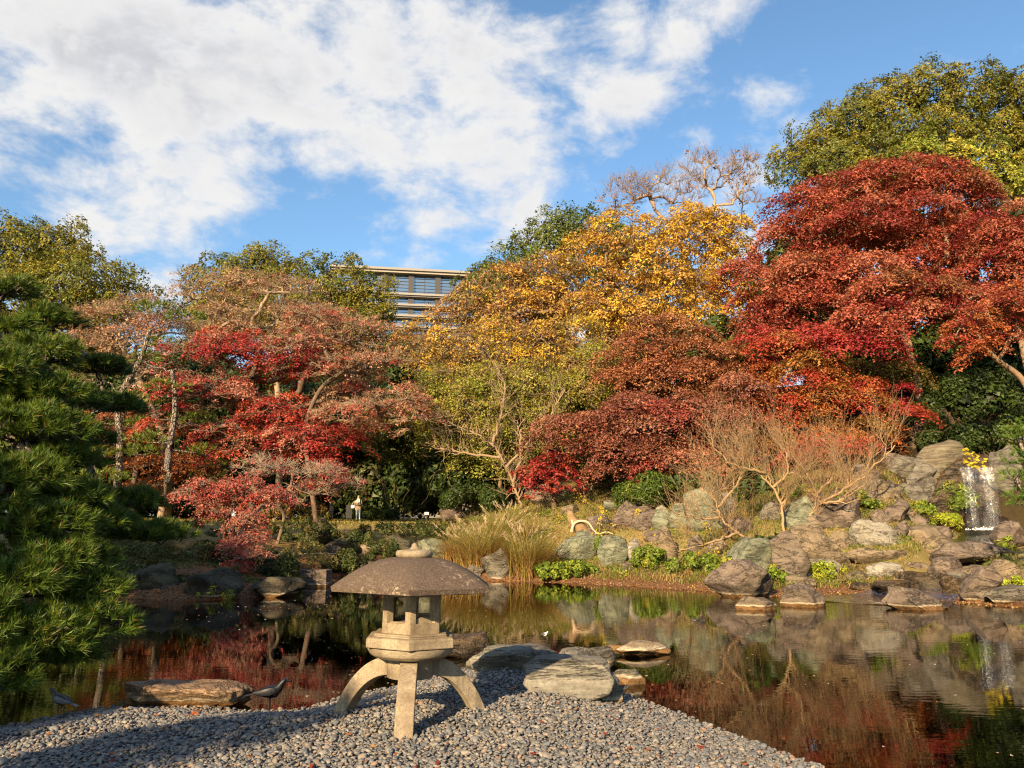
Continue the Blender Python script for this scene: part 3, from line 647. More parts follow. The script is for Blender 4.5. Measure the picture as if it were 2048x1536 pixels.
def tree(name, label, cat, base, trunk, lobes, Y, pal, seed, pr=1.0, dens=1.5, thick=0.35, leaf=0.13, layers=2.0, rtip=0.03, rmax=0.25, up=0.9, back=0.45,
         barkc=(0.22, 0.17, 0.125), bare=0.0, twigs=6, twig_r=0.011, low=-0.35, leafmat='leaf', spread=0.5, group=None, droop=0.25, lobe_pal=None, barkmat='bark',
         sag=0.1, bias=0.55, hue_noise=0.16, inner=0.18, wobble=0.12, spray=0.30, gaps=0.0, twigc=None, vary=0.22, lobe_bare=None, sep=0.8, bare_leaf=0.12):
    """base: point on the land; trunk: extra points [(px,py,Y)]; lobes in photo pixels; pal: [(colour, weight)]"""
    g = rng_(seed); root = thing(name, label, cat, base, group); b = np.asarray(base, float)
    pts = [b - np.array([0, 0, 0.3])] + [(at(*p) if p[1] > 40 else np.array(p)) for p in trunk]
    if len(pts) > 1: tr = smooth_path(pts, 4 * len(pts))
    else: tr = np.array([b, b + np.array([0, 0, 0.8])])
    pos, out, lob, cs = spread_lobes(g, lobes, Y, pr, dens, back, low, inner, sep)
    nodes, rad, br, st = grow(g, tr, list(pos - out * pr * 0.25), rtip, rmax, wobble, sag, bias=bias)
    N = np.array(nodes) - b
    mt = MB(); tube(mt, N[:st], flare(rad[:st]), 9, barkc); mt.build('trunk', M[barkmat], root)
    mb = MB()
    for idx in br:
        P = N[idx]; r = rad[idx].copy(); r[0] = min(r[0], r[1] * 1.25)
        tube(mb, P, r, 5 if r[0] > 0.05 else 4, barkc, cap=False)
    # twigs reach from limb ends into each pad
    n = len(pos); tw = twigc or barkc
    pads_r = pr * g.uniform(0.7, 1.3, n); nor = unit(out * (1 - up) * 1.4 + np.array([0, 0, up]))
    ta = unit(np.cross(nor, g.normal(size=(n, 3)))); tb = np.cross(nor, ta)
    nt = int(twigs); bb = np.full(n, bare)
    for li, v in (lobe_bare or {}).items(): bb[lob == li] = v
    if nt:
        idx = np.repeat(np.arange(n), nt); th = g.uniform(0, 6.28, len(idx)); rr = np.sqrt(g.random(len(idx))) * pads_r[idx] * 1.05
        tips = pos[idx] + ta[idx] * (np.cos(th) * rr)[:, None] + tb[idx] * (np.sin(th) * rr)[:, None] + nor[idx] * (g.uniform(-0.1, 0.5, len(idx)) * thick * pr)[:, None] + np.array([0, 0, 1.0]) * (rr * np.where(bb[idx] > 1.0, 0.75, 0.12))[:, None]
        roots = (pos - out * pr * 0.25)[idx] + g.normal(0, 0.03, (len(idx), 3))
        twig_batch(mb, g, roots - b, tips - b, twig_r * 1.5, 0.12, tw, 3, 3)
        if bare > 0:   # finer twigs fanning from the first ones
            m2 = 2 + int(3 * bare); id2 = np.repeat(np.arange(len(tips)), m2); f = g.uniform(0.35, 1.0, len(id2))[:, None]
            r2 = roots[id2] * (1 - f) + tips[id2] * f; dirs = unit(unit(tips - roots)[id2] + g.normal(0, 0.55, (len(id2), 3)) + np.array([0, 0, 0.25]))
            t2 = r2 + dirs * (g.uniform(0.25, 0.7, len(id2)) * pr * 0.75)[:, None]
            twig_batch(mb, g, r2 - b, t2 - b, twig_r * 0.8, 0.1, tw, 3, 3)
    mb.build('branches', M[barkmat], root)
    # leaves: sprays over each pad's dome
    keep = g.random(n) > bb * 0.85
    nl = np.maximum(4, (math.pi * pads_r ** 2 * layers / (leaf * leaf * 0.36) * np.where(keep, 1.0, np.where(bb > 1.0, 0.02, bare_leaf) if bare > 0 else 1.0))).astype(int)
    nsp = np.where(bb > 1.0, (g.random(n) < 0.5).astype(int), np.maximum(3, nl // 14))
    sid = np.repeat(np.arange(n), nsp); th = g.uniform(0, 6.28, len(sid)); rho = np.sqrt(g.random(len(sid))) * (1 + 0.18 * g.normal(size=len(sid)))
    dome = thick * (1 - rho ** 2) - droop * rho ** 2 * 0.6 - 0.55 * thick * (g.random(len(sid)) ** 1.5)
    SP = pos[sid] + (ta[sid] * (np.cos(th) * rho)[:, None] + tb[sid] * (np.sin(th) * rho)[:, None] + nor[sid] * dome[:, None]) * pads_r[sid][:, None]
    SN = unit(nor[sid] + 0.7 * (ta[sid] * (np.cos(th) * rho)[:, None] + tb[sid] * (np.sin(th) * rho)[:, None]))
    if gaps > 0: kk = g.random(len(SP)) > gaps; SP, SN, sid = SP[kk], SN[kk], sid[kk]
    per = 14; lid = np.repeat(np.arange(len(SP)), per); sg = spray * pads_r[sid][lid]
    off = g.normal(0, 1, (len(lid), 3)); off -= SN[lid] * (off * SN[lid]).sum(1, keepdims=True) * 0.6
    LP = SP[lid] + off * sg[:, None] * 0.62; LN = unit(SN[lid] + g.normal(0, spread, (len(lid), 3)) + np.array([0, 0, 0.15]))
    pc = np.zeros((n, 3))
    for li in range(len(lobes)):
        sel = lob == li; p_ = lobe_pal.get(li, pal) if lobe_pal else pal
        if sel.any(): pc[sel] = pick_cols(g, p_, sel.sum())
    mixc = pick_cols(g, pal, len(SP)) if not lobe_pal else pc[sid]
    sc = pc[sid] * 0.68 + mixc * 0.32; sc = sc * (1 + vary * g.normal(size=(len(SP), 1)) * 0.6)
    lc = sc[lid] * (1 + vary * g.normal(size=(len(lid), 1))) * (1 + hue_noise * 0.5 * g.normal(size=(len(lid), 3))); lc = np.clip(lc, 0.004, 0.9)
    V, F = leaf_quads(LP - b, LN, leaf * g.uniform(0.5, 1.4, len(LP)), g, tri=Y > 30 or Y == 0)
    cr = MB(); cr.add(V, F, np.repeat(lc, F.shape[1], 0)); cr.build('crown', M[leafmat], root, smooth=False)
    tree.count += len(F); return root
tree.count = 0

def bush(name, label, cat, px, py, rx, ry, Y, pal, seed, leaf=0.07, layers=2.6, group=None, boxy=0.0, leafmat='leaf_gloss', depth=0.8, vary=0.25, base=None, spread=0.6, lumps=26, stem=True, asp=0.62, into=None):
    """a shrub: lumps of leaves on an ellipsoid (or clipped box), with a few stems"""
    g = rng_(seed); c = at(px, py, Y); s = Y / FPX; r = np.array([rx * s, rx * s * depth, ry * s]); b = np.array([c[0], c[1], gz(c[0], c[1])]) if base is None else base
    root = thing(name, label, cat, b, group) if into is None else None
    if into is not None: b = np.zeros(3)
    n = lumps; D = unit(g.normal(size=(n * 3, 3))); D = D[(D[:, 2] > -0.55)][:n]; n = len(D)
    if boxy > 0: D = D / (np.abs(D).max(1, keepdims=True) ** boxy)
    lc = c + D * r * g.uniform(0.62, 0.98, (n, 1)); lr = 0.42 * r.min() * g.uniform(0.7, 1.3, n) + 0.10 * r.max()
    if boxy > 0: lr *= 0.6
    area = 4 * math.pi * lr ** 2; k = np.maximum(12, (area * layers / (leaf * leaf * 0.36) * 0.5)).astype(int)
    lid = np.repeat(np.arange(n), k); d = unit(g.normal(size=(len(lid), 3)) + D[lid] * 0.55); P = lc[lid] + d * (lr[lid] * g.uniform(0.72, 1.06, len(lid)))[:, None]
    P[:, 2] = np.maximum(P[:, 2], ground_z(P[:, 0], P[:, 1]) + 0.01)
    Nn = unit(d + g.normal(0, spread, (len(lid), 3)) + np.array([0, 0, 0.2]))
    cc = pick_cols(g, pal, n)[lid] * 0.55 + pick_cols(g, pal, len(lid)) * 0.45; cc = cc * (1 + vary * g.normal(size=(len(lid), 1)))
    V, F = leaf_quads(P - b, Nn, leaf * g.uniform(0.7, 1.3, len(P)), g, asp, tri=Y > 24)
    if into is not None: into.add(V, F, np.repeat(np.clip(cc, 0.003, 0.9), F.shape[1], 0)); return None
    MB().add(V, F, np.repeat(np.clip(cc, 0.003, 0.9), F.shape[1], 0)).build('foliage', M[leafmat], root, smooth=False); tree.count += len(F)
    if stem:
        mb = MB(); tips = lc[: min(n, 10)] - b; roots = np.zeros_like(tips); roots[:, :2] = tips[:, :2] * 0.15; roots[:, 2] = -0.1
        twig_batch(mb, g, roots, tips, 0.018, 0.08, (0.16, 0.12, 0.08), 4, 4); mb.build('stems', M['bark'], root)
    return root

def bare_shrub(name, label, cat, base, arms, seed, whips=60, wl=(0.6, 1.4), r0=0.05, col=(0.42, 0.26, 0.12), group=None, up=0.7, levels=2, gn=0.16, wr=0.008, barkmat='bark_pale', spreadw=0.5, tmat=None, trunk_from=None):
    """gnarled arms (lists of photo points with depth) carrying thin whips"""
    g = rng_(seed); b = np.asarray(base, float); root = thing(name, label, cat, b, group); mt = MB(); mb = MB(); ends = []; segs = []
    for ai, arm in enumerate(arms):
        P = np.array([b if p is None else (at(*p) if len(p) == 3 else p) for p in arm], float); S_ = smooth_path(P, 6 * (len(P) - 1)); L = np.linalg.norm(P[-1] - P[0])
        S_[1:-1] += g.normal(0, gn * L / len(S_), (len(S_) - 2, 3)); R = np.linspace(r0, r0 * 0.35, len(S_))
        tube(mt, S_ - b, flare(R) if arm[0] is None else R, 7, col, cap=True); segs.append((S_, R))
    subs = []
    for (S_, R) in segs:      # side branches, crooked
        for q in range(3, len(S_), 1 if levels > 1 else 2):
            for _ in range(2 if levels > 1 else 1):
                a = S_[q]; d = unit(unit(S_[q] - S_[q - 2]) * 0.8 + g.normal(0, spreadw, 3) + np.array([0, 0, up * 0.6])); L = g.uniform(0.35, 0.9) * (wl[0] + wl[1]) / 2 * 0.6
                pts = [a]
                for s_ in range(5): d = unit(d + g.normal(0, 0.38, 3) + np.array([0, 0, 0.08])); pts.append(pts[-1] + d * L / 5)
                subs.append(np.array(pts))
    if subs:
        P = np.array(subs); R = np.broadcast_to(np.linspace(0.42, 0.16, 6) * r0, (len(P), 6)); V, F = tubes(P - b, R, 5); mb.add(V, F, col)
        k = g.integers(0, len(P), whips); j = g.integers(2, 6, whips); roots = P[k, j]
        d = unit(unit(P[k, j] - P[k, j - 1]) * 0.6 + g.normal(0, spreadw * 0.75, (whips, 3)) + np.array([0, 0, up])); L = g.uniform(wl[0], wl[1], whips)
        tips = roots + d * L[:, None]; twig_batch(mb, g, roots - b, tips - b, wr, 0.035, np.array(col) * 1.05, 3, 6)
        m3 = whips * 2; k3 = g.integers(0, whips, m3); f = g.uniform(0.2, 0.8, m3)[:, None]; r3 = roots[k3] * (1 - f) + tips[k3] * f
        d3 = unit(d[k3] + g.normal(0, 0.45, (m3, 3))); twig_batch(mb, g, r3 - b, r3 + d3 * (L[k3] * g.uniform(0.2, 0.5, m3))[:, None] - b, wr * 0.7, 0.05, np.array(col) * 0.95, 3, 4)
    mt.build('trunk', M[barkmat], root); mb.build('branches', M[barkmat], root); return root

def needle_batch(g, S, D, L, n, w=0.0035, cone=0.75, cola=(0.05, 0.12, 0.02), colb=(0.12, 0.2, 0.03), along=0.07):
    """pine shoots at S pointing along D, each with n needles of length L"""
    k = len(S); sid = np.repeat(np.arange(k), n); Dn = unit(D)[sid]; r = g.normal(size=(k * n, 3)); r -= Dn * (r * Dn).sum(1, keepdims=True); r = unit(r)
    c = np.abs(g.normal(cone, 0.28, k * n))[:, None]; d = unit(Dn + r * c); b0 = S[sid] + Dn * (g.uniform(-along, along * 0.3, k * n))[:, None]
    Ls = (np.broadcast_to(L, (k,))[sid] * g.uniform(0.75, 1.15, k * n))[:, None]; tip = b0 + d * Ls + np.array([0, 0, -0.10]) * Ls * c
    sd = unit(np.cross(d, r + g.normal(0, 0.4, (k * n, 3)))) * w
    V = np.stack([b0 - sd, b0 + sd, tip], 1).reshape(-1, 3); F = np.arange(3 * k * n).reshape(-1, 3)
    t = np.clip(g.beta(2, 2, k)[sid] + g.normal(0, 0.15, k * n), 0, 1)[:, None]; C = np.array(cola) * (1 - t) + np.array(colb) * t
    old = g.random(k * n) < 0.03; C[old] = (0.22, 0.12, 0.03)
    return V, F, np.repeat(C, 3, 0)
def pine(name, label, base, trunk, pads, seed, needle=0.11, nn=34, shoot=0.10, w=0.0035, r=0.16, group=None, cola=(0.035, 0.10, 0.012), colb=(0.13, 0.22, 0.025), tip_bark=(0.15, 0.11, 0.085), under=0.35, grow_pads=1.0, flat_pads=1.0):
    """pads: (px, py, rx, ry, Y) cloud-pruned clumps of needles; limbs run to them"""
    g = rng_(seed); b = np.asarray(base, float); root = thing(name, label, 'pine tree', b, group)
    pts = [b - np.array([0, 0, 0.3])] + [(at(*p) if p[1] > 40 else np.array(p)) for p in trunk]; tr = smooth_path(pts, 5 * len(pts))
    PC = [at(p[0], p[1], p[4]) for p in pads]; PR = [np.array([p[2], p[2] * 0.85, p[3]]) * p[4] / FPX * grow_pads * np.array([1, 1, flat_pads]) for p in pads]
    nodes, rad, br, st = grow(g, tr, [c - np.array([0, 0, q[2] * 0.35]) for c, q in zip(PC, PR)], 0.028, r, 0.16, -0.03, nseg=7, bias=0.2)
    N = np.array(nodes) - b; mt = MB(); tube(mt, N[:st], flare(rad[:st]), 12, tip_bark); mt.build('trunk', M['pine_bark'], root)
    mb = MB()
    for idx in br: q = rad[idx].copy(); q[0] = min(q[0], q[1] * 1.3); tube(mb, N[idx], q, 6, tip_bark, cap=False)
    Sx, Dx = [], []
    for c, q in zip(PC, PR):
        n = int(math.pi * q[0] * q[1] / (shoot * shoot) * 1.25)
        th = g.uniform(0, 6.28, n); rho = np.sqrt(g.random(n)); lump = 1 + 0.22 * np.sin(3 * th + g.uniform(0, 6)) + 0.12 * np.sin(7 * th + g.uniform(0, 6))
        x = np.cos(th) * rho * lump; y = np.sin(th) * rho * lump; top = np.sqrt(np.maximum(0, 1 - np.minimum(rho, 1) ** 2.4))
        z = top * (1 + 0.18 * np.sin(x * 5 + y * 4 + seed)) - g.random(n) ** 2 * 0.5
        isb = g.random(n) < under; z = np.where(isb, -0.30 * top * g.random(n), z)
        P = c + np.stack([x, y, z], 1) * q; d = unit(np.stack([x * 0.9, y * 0.9, 0.55 + 0.5 * top], 1) + g.normal(0, 0.22, (n, 3))); d[isb, 2] *= 0.25
        Sx.append(P); Dx.append(unit(d))
        k = max(6, n // 9); i = g.integers(0, n, k); hub = c - np.array([0, 0, q[2] * 0.35]); mid = np.repeat(hub[None], k, 0) + (P[i] - hub) * np.array([0.25, 0.25, 0.0])
        twig_batch(mb, g, mid - b, P[i] - d[i] * 0.05 - b, 0.012, 0.12, tip_bark, 4, 4)
    mb.build('branches', M['pine_bark'], root)
    Sx = np.concatenate(Sx); Dx = np.concatenate(Dx); V, F, C = needle_batch(g, Sx - b, Dx, needle, nn, w, 0.75, cola, colb, needle * 0.55)
    MB().add(V, F, C).build('needles', M['needle'], root, smooth=False); tree.count += len(F) // 2
    return root

def blades(g, P, H, lean, w, col, jit=0.35, n=5, dirn=None, curl=1.0):
    """curved grass blades at P: quads strips, tips drooping"""
    k = len(P); a = g.uniform(0, 6.28, k) if dirn is None else dirn; d = np.stack([np.cos(a), np.sin(a), np.zeros(k)], 1); f = np.linspace(0, 1, n)[None, :, None]
    H = np.broadcast_to(H, (k,)) * g.uniform(1 - jit, 1 + jit, k); ln = np.broadcast_to(lean, (k,)) * g.uniform(0.4, 1.5, k)
    C = P[:, None] + d[:, None] * (f ** 1.7) * (ln * H)[:, None, None] + np.array([0, 0, 1.0]) * ((f - curl * 0.35 * (ln / 1.0)[:, None, None] * f ** 2.6) * H[:, None, None])
    side = np.stack([-np.sin(a), np.cos(a), np.zeros(k)], 1)[:, None] * (w * (1 - 0.85 * f))
    V = np.stack([C - side, C + side], 2).reshape(-1, 3)
    i = np.arange(k)[:, None] * 2 * n + np.arange(n - 1)[None] * 2; i = i.ravel(); F = np.stack([i, i + 1, i + 3, i + 2], 1)
    return V, F, np.repeat(col, 2 * n, 0), C[:, -1]
# ------------------------------------------------------------------ building beyond the trees
def make_building():
    A = at(715, 536, 118.0); B = at(960, 552, 121.0)
    ang = math.atan2(B[1] - A[1], B[0] - A[0]); L = math.hypot(B[0] - A[0], B[1] - A[1]); top = A[2]; z0 = 3.0
    root = thing('office_building', 'beige office block with dark-framed ribbon windows behind the trees', 'building', (A[0], A[1], z0), rz=ang)
    H = top - z0
    m, t = mat('facade_glass'); pr = t.n('ShaderNodeBsdfPrincipled', ins={'Base Color': (0.30, 0.36, 0.39, 1), 'Roughness': 0.05, 'Metallic': 0.85, 'Specular IOR Level': 0.8}); finish(t, pr.outputs[0])
    cc, dk = (0.28, 0.255, 0.235), (0.075, 0.07, 0.07)
    mb = MB(); box(mb, (L / 2, 8.0, H / 2 - 0.4), (L + 6, 15.4, H - 1.0), col=(0.2, 0.18, 0.16)); mb.build('wall', M['paint'], root, smooth=False)
    def band(z, h, d=0.5):
        mb = MB(); box(mb, (L / 2, 0.1 - d / 2, z), (L + 7, 0.8 + d, h), col=cc); return mb.build('ledge', M['paint'], root, smooth=False)
    mb = MB(); box(mb, (L / 2, 7.5, H - 0.17), (L + 8, 17.5, 0.34), col=cc); box(mb, (L / 2, 7.5, H - 0.52), (L + 7.4, 16.9, 0.32), col=(0.36, 0.31, 0.26)); mb.build('parapet', M['paint'], root, smooth=False)
    zt = H - 0.7; heights = [3.0, 1.1, 1.1, 1.1, 1.1, 1.1, 1.1, 1.1]; ledge = 0.55; bay = L / 4.6
    for fl, h in enumerate(heights):
        zb = zt - h
        if zb < 0: break
        for q in range(-1, 6):
            x0 = q * bay; mb = MB(); box(mb, (x0, 0.05, zb + h / 2), (0.8, 0.7, h), col=dk); mb.build('pier', M['paint'], root, smooth=False)
            xw = x0 + bay / 2; wd = bay - 0.8; mb = MB(); box(mb, (xw, 0.22, zb + h / 2), (wd, 0.1, h - 0.02), col=(1, 1, 1)); wi = mb.build('window', m, root, smooth=False)
            mb = MB(); box(mb, (xw, 0.13, zb + h / 2), (0.07, 0.12, h), col=dk); rows = 6 if fl == 0 else 2
            for r in range(1, rows): box(mb, (xw, 0.125, zb + h * r / rows), (wd, 0.10, 0.06), col=dk)
            mb.build('mullion', M['paint'], wi, smooth=False)
        band(zb - ledge / 2, ledge); band(zb - ledge / 2 - 0.02, 0.14, 0.75); zt = zb - ledge
make_building()

# ------------------------------------------------------------------ trees
RED = [((0.29, 0.040, 0.032), 4), ((0.22, 0.018, 0.022), 2.5), ((0.34, 0.065, 0.035), 2), ((0.36, 0.11, 0.06), 1)]
DRED = [((0.245, 0.050, 0.030), 4), ((0.17, 0.022, 0.018), 3), ((0.31, 0.085, 0.048), 3), ((0.17, 0.065, 0.025), 1.2), ((0.35, 0.125, 0.07), 2.2)]
RUST = [((0.27, 0.105, 0.046), 4), ((0.22, 0.078, 0.04), 3), ((0.31, 0.14, 0.06), 2.5), ((0.18, 0.08, 0.04), 2)]
WINE = [((0.215, 0.080, 0.048), 4), ((0.165, 0.056, 0.038), 3), ((0.28, 0.12, 0.07), 2.5), ((0.27, 0.05, 0.04), 0.8)]
ORED = [((0.33, 0.095, 0.03), 4), ((0.30, 0.115, 0.035), 3), ((0.28, 0.04, 0.02), 2), ((0.22, 0.11, 0.025), 1.3)]
PINK = [((0.34, 0.085, 0.065), 4), ((0.36, 0.15, 0.105), 2.5), ((0.28, 0.035, 0.03), 2)]
ORANGE = [((0.44, 0.25, 0.05), 4), ((0.48, 0.31, 0.05), 3), ((0.36, 0.20, 0.075), 2.5), ((0.30, 0.17, 0.075), 1.5)]
YELL = [((0.52, 0.36, 0.035), 4), ((0.48, 0.29, 0.04), 3), ((0.42, 0.26, 0.06), 2)]
BROWN = [((0.34, 0.18, 0.085), 4), ((0.42, 0.24, 0.10), 2), ((0.28, 0.15, 0.08), 2), ((0.5, 0.3, 0.05), 1)]
EVER = [((0.15, 0.14, 0.02), 4), ((0.19, 0.165, 0.022), 3), ((0.09, 0.11, 0.02), 2.5), ((0.21, 0.19, 0.03), 1)]
EVERD = [((0.10, 0.125, 0.025), 4), ((0.135, 0.15, 0.03), 3), ((0.07, 0.095, 0.02), 3)]
LIME = [((0.20, 0.22, 0.03), 4), ((0.26, 0.26, 0.035), 3), ((0.15, 0.18, 0.03), 2), ((0.32, 0.27, 0.04), 1)]
OLIVE = [((0.16, 0.13, 0.03), 4), ((0.20, 0.10, 0.03), 2), ((0.12, 0.13, 0.03), 3)]
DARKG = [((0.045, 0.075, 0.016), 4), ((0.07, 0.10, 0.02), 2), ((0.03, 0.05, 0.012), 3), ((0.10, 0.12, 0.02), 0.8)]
BEIGE = (0.36, 0.25, 0.16)
for _p in (EVER, EVERD, LIME, ORANGE, YELL):
    for _i, (_c, _w) in enumerate(_p): _p[_i] = (tuple(v * k for v, k in zip(_c, (1.16, 1.14, 1.0))), _w)
for _p in (RED, DRED, RUST, WINE, ORED, PINK):
    for _i, (_c, _w) in enumerate(_p): _p[_i] = (tuple(v * 1.28 for v in _c), _w)
DUST = [((0.38, 0.21, 0.13), 4), ((0.34, 0.15, 0.095), 2), ((0.42, 0.27, 0.15), 2)]

E = dict(pr=1.45, thick=0.85, up=0.4, leaf=0.22, layers=1.3, dens=1.75, sep=1.0, inner=0.08, leafmat='leaf_gloss', rmax=0.35, rtip=0.05, twigs=4, spray=0.26, droop=0.9, spread=0.55, barkc=(0.09, 0.07, 0.05), low=-0.6)
tree('evergreen_tree', 'tall olive-green evergreen at the far left behind the pines', 'tree', at_ground(70, 68), [(75, 900, 68), (85, 700, 68)],
     [(30, 500, 95, 70), (130, 500, 60, 50), (160, 575, 110, 60, -2), (60, 600, 120, 60, -1), (250, 590, 55, 42, -2), (-80, 520, 110, 90), (190, 640, 90, 45, -2)], 68, EVER, 11, **E)
tree('evergreen_tree', 'broad evergreen with rounded tops left of the office block', 'tree', at_ground(540, 72), [(540, 900, 72), (535, 760, 72)],
     [(455, 575, 78, 65), (440, 640, 80, 60, -2), (545, 555, 70, 66), (610, 590, 62, 70, -1), (520, 640, 90, 50, -3), (585, 650, 80, 50, -3), (500, 540, 50, 45)], 72, EVER, 12, **E)
tree('evergreen_tree', 'evergreen with pointed crown touching the left edge of the office block', 'tree', at_ground(705, 70), [(705, 900, 70), (700, 760, 70)],
     [(690, 555, 42, 50), (735, 600, 50, 55), (665, 620, 60, 60), (755, 640, 38, 40), (715, 660, 70, 45, -1)], 70, EVER, 13, **E)
tree('evergreen_tree', 'dark evergreen rising behind the orange trees right of the office block', 'tree', at_ground(1130, 64), [(1130, 760, 64), (1125, 660, 64)],
     [(1185, 490, 80, 76), (1090, 520, 80, 62), (1000, 570, 75, 52), (1255, 520, 70, 72), (1110, 470, 60, 40), (955, 590, 38, 35), (1340, 570, 55, 50)], 64, EVERD, 14, **E)
E2 = dict(E); E2.update(pr=1.3, dens=1.6, leaf=0.185, spray=0.20, thick=1.0, layers=1.5)
tree('evergreen_tree', 'tall evergreen oak with billowing crown above the big red maple', 'tree', at_ground(1790, 58), [(1790, 640, 58), (1795, 480, 58), (1800, 400, 58)],
     [(1590, 330, 50, 38), (1650, 290, 60, 45), (1720, 235, 60, 48), (1790, 205, 65, 50), (1870, 190, 70, 50), (1940, 175, 60, 45), (1700, 320, 80, 45, -2), (1800, 290, 80, 50, -1), (1900, 270, 80, 50), (1620, 360, 60, 30, -2), (1760, 350, 80, 35, -3)], 58, EVER, 15, **E2)
tree('evergreen_tree', 'evergreen oak at the top right corner of the wood', 'tree', at_ground(2060, 58), [(2050, 600, 58), (2040, 430, 58), (2035, 330, 58)],
     [(2010, 205, 60, 50), (2080, 210, 80, 70), (2000, 280, 50, 40), (2120, 300, 110, 90), (2040, 300, 50, 50, 1)], 57, EVER, 16, **E2)
tree('evergreen_tree', 'bright lime-green tree wedged between the red maple and the oaks', 'tree', at_ground(1950, 52), [(1950, 700, 52), (1945, 520, 52)],
     [(1880, 330, 75, 40), (1950, 320, 60, 45), (1990, 360, 60, 40), (2040, 370, 50, 45), (1840, 310, 40, 28), (2060, 420, 60, 50)], 51, LIME, 17, **{**E2, 'leaf': 0.17, 'pr': 0.95})

# orange and yellow trees on the rise
D_ = dict(pr=0.95, thick=0.5, up=0.7, leaf=0.17, layers=0.75, dens=1.6, rtip=0.024, rmax=0.24, twigs=5, twig_r=0.012, spread=0.7, spray=0.36, barkc=(0.22, 0.15, 0.095), low=-0.7, gaps=0.12)
tree('deciduous_tree', 'orange and brown half-bare tree right beside the office block', 'tree', at_ground(1010, 54), [(1020, 800, 54), (1030, 700, 54)],
     [(1000, 575, 70, 45), (1090, 560, 80, 50), (940, 610, 55, 40), (1060, 620, 90, 45), (890, 655, 60, 42), (980, 650, 80, 42), (1130, 610, 60, 50), (830, 690, 50, 40), (900, 720, 70, 40), (1000, 710, 80, 40)], 54, ORANGE + BROWN + [((0.2, 0.18, 0.04), 3)], 21, bare=0.55, **D_)
tree('deciduous_tree', 'golden orange tree with crooked dark limbs in the middle of the wood', 'tree', at_ground(1215, 51), [(1215, 720, 51), (1205, 650, 51), (1190, 600, 51)],
     [(1240, 470, 75, 55), (1300, 520, 80, 60), (1350, 580, 70, 60), (1260, 580, 80, 50), (1180, 520, 70, 55), (1320, 470, 60, 45), (1370, 640, 50, 40), (1290, 640, 70, 45), (1200, 620, 70, 45), (1230, 690, 70, 40)], 51, ORANGE + YELL, 22, bare=0.45, **{**D_, 'layers': 0.95, 'gaps': 0.25})
tree('deciduous_tree', 'tall pale-trunked yellow tree with bare top twigs against the sky', 'tree', at_ground(1425, 49.5), [(1425, 660, 53), (1428, 560, 53), (1420, 470, 53), (1430, 400, 53)],
     [(1415, 480, 55, 60), (1450, 560, 48, 60), (1405, 590, 48, 55), (1440, 640, 48, 45), (1465, 480, 50, 50), (1380, 450, 45, 45), (1430, 350, 60, 40), (1490, 400, 45, 50), (1400, 340, 45, 40), (1480, 340, 50, 35)], 53, YELL, 23, bare=0.25,
     lobe_pal={6: [((0.4, 0.2, 0.1), 1)], 7: BROWN, 8: [((0.4, 0.2, 0.1), 1)], 9: BROWN}, lobe_bare={6: 1.2, 7: 1.1, 8: 1.2, 9: 1.2}, twigc=(0.30, 0.21, 0.17), **{**D_, 'twigs': 9, 'twig_r': 0.010, 'barkc': (0.36, 0.26, 0.18), 'rtip': 0.02, 'rmax': 0.16, 'pr': 0.8, 'layers': 1.0})
tree('deciduous_tree', 'bare grey-brown twig crown leaning left of the tall yellow tree', 'tree', at_ground(1350, 54), [(1390, 600, 54), (1350, 470, 54), (1310, 420, 54)],
     [(1270, 385, 60, 30), (1330, 370, 45, 35), (1240, 400, 45, 30), (1370, 400, 40, 30)], 54, BROWN, 24, bare=1.1, **{**D_, 'layers': 0.25, 'twigs': 9, 'barkc': (0.30, 0.21, 0.16), 'twig_r': 0.010})
tree('deciduous_tree', 'low brown and yellow thinning tree below the orange trees', 'tree', at_ground(1020, 46), [(1015, 860, 46), (1010, 780, 46)],
     [(900, 700, 80, 45), (990, 690, 90, 50), (1090, 690, 80, 45), (1160, 680, 60, 50), (940, 740, 80, 40), (1050, 740, 90, 40), (1150, 740, 60, 45), (860, 730, 50, 40)], 46, BROWN + YELL + [((0.2, 0.19, 0.04), 4)], 25, bare=0.6, **{**D_, 'leaf': 0.14, 'pr': 0.8, 'layers': 0.7})
tree('deciduous_tree', 'fresh yellow-green tree in the centre behind thin bare trunks', 'tree', at_ground(1000, 43), [(1000, 960, 43), (995, 880, 43)],
     [(880, 790, 65, 50), (970, 790, 85, 60), (1070, 780, 85, 60), (920, 870, 75, 50), (1020, 860, 80, 50), (1150, 790, 65, 60), (1180, 720, 45, 50), (1110, 860, 70, 45), (980, 920, 70, 40), (840, 840, 50, 45)], 43, LIME + [((0.36, 0.30, 0.06), 3), ((0.3, 0.2, 0.08), 2)], 26, bare=0.2, **{**D_, 'leaf': 0.11, 'pr': 0.8, 'layers': 0.9, 'gaps': 0.15, 'rmax': 0.12})

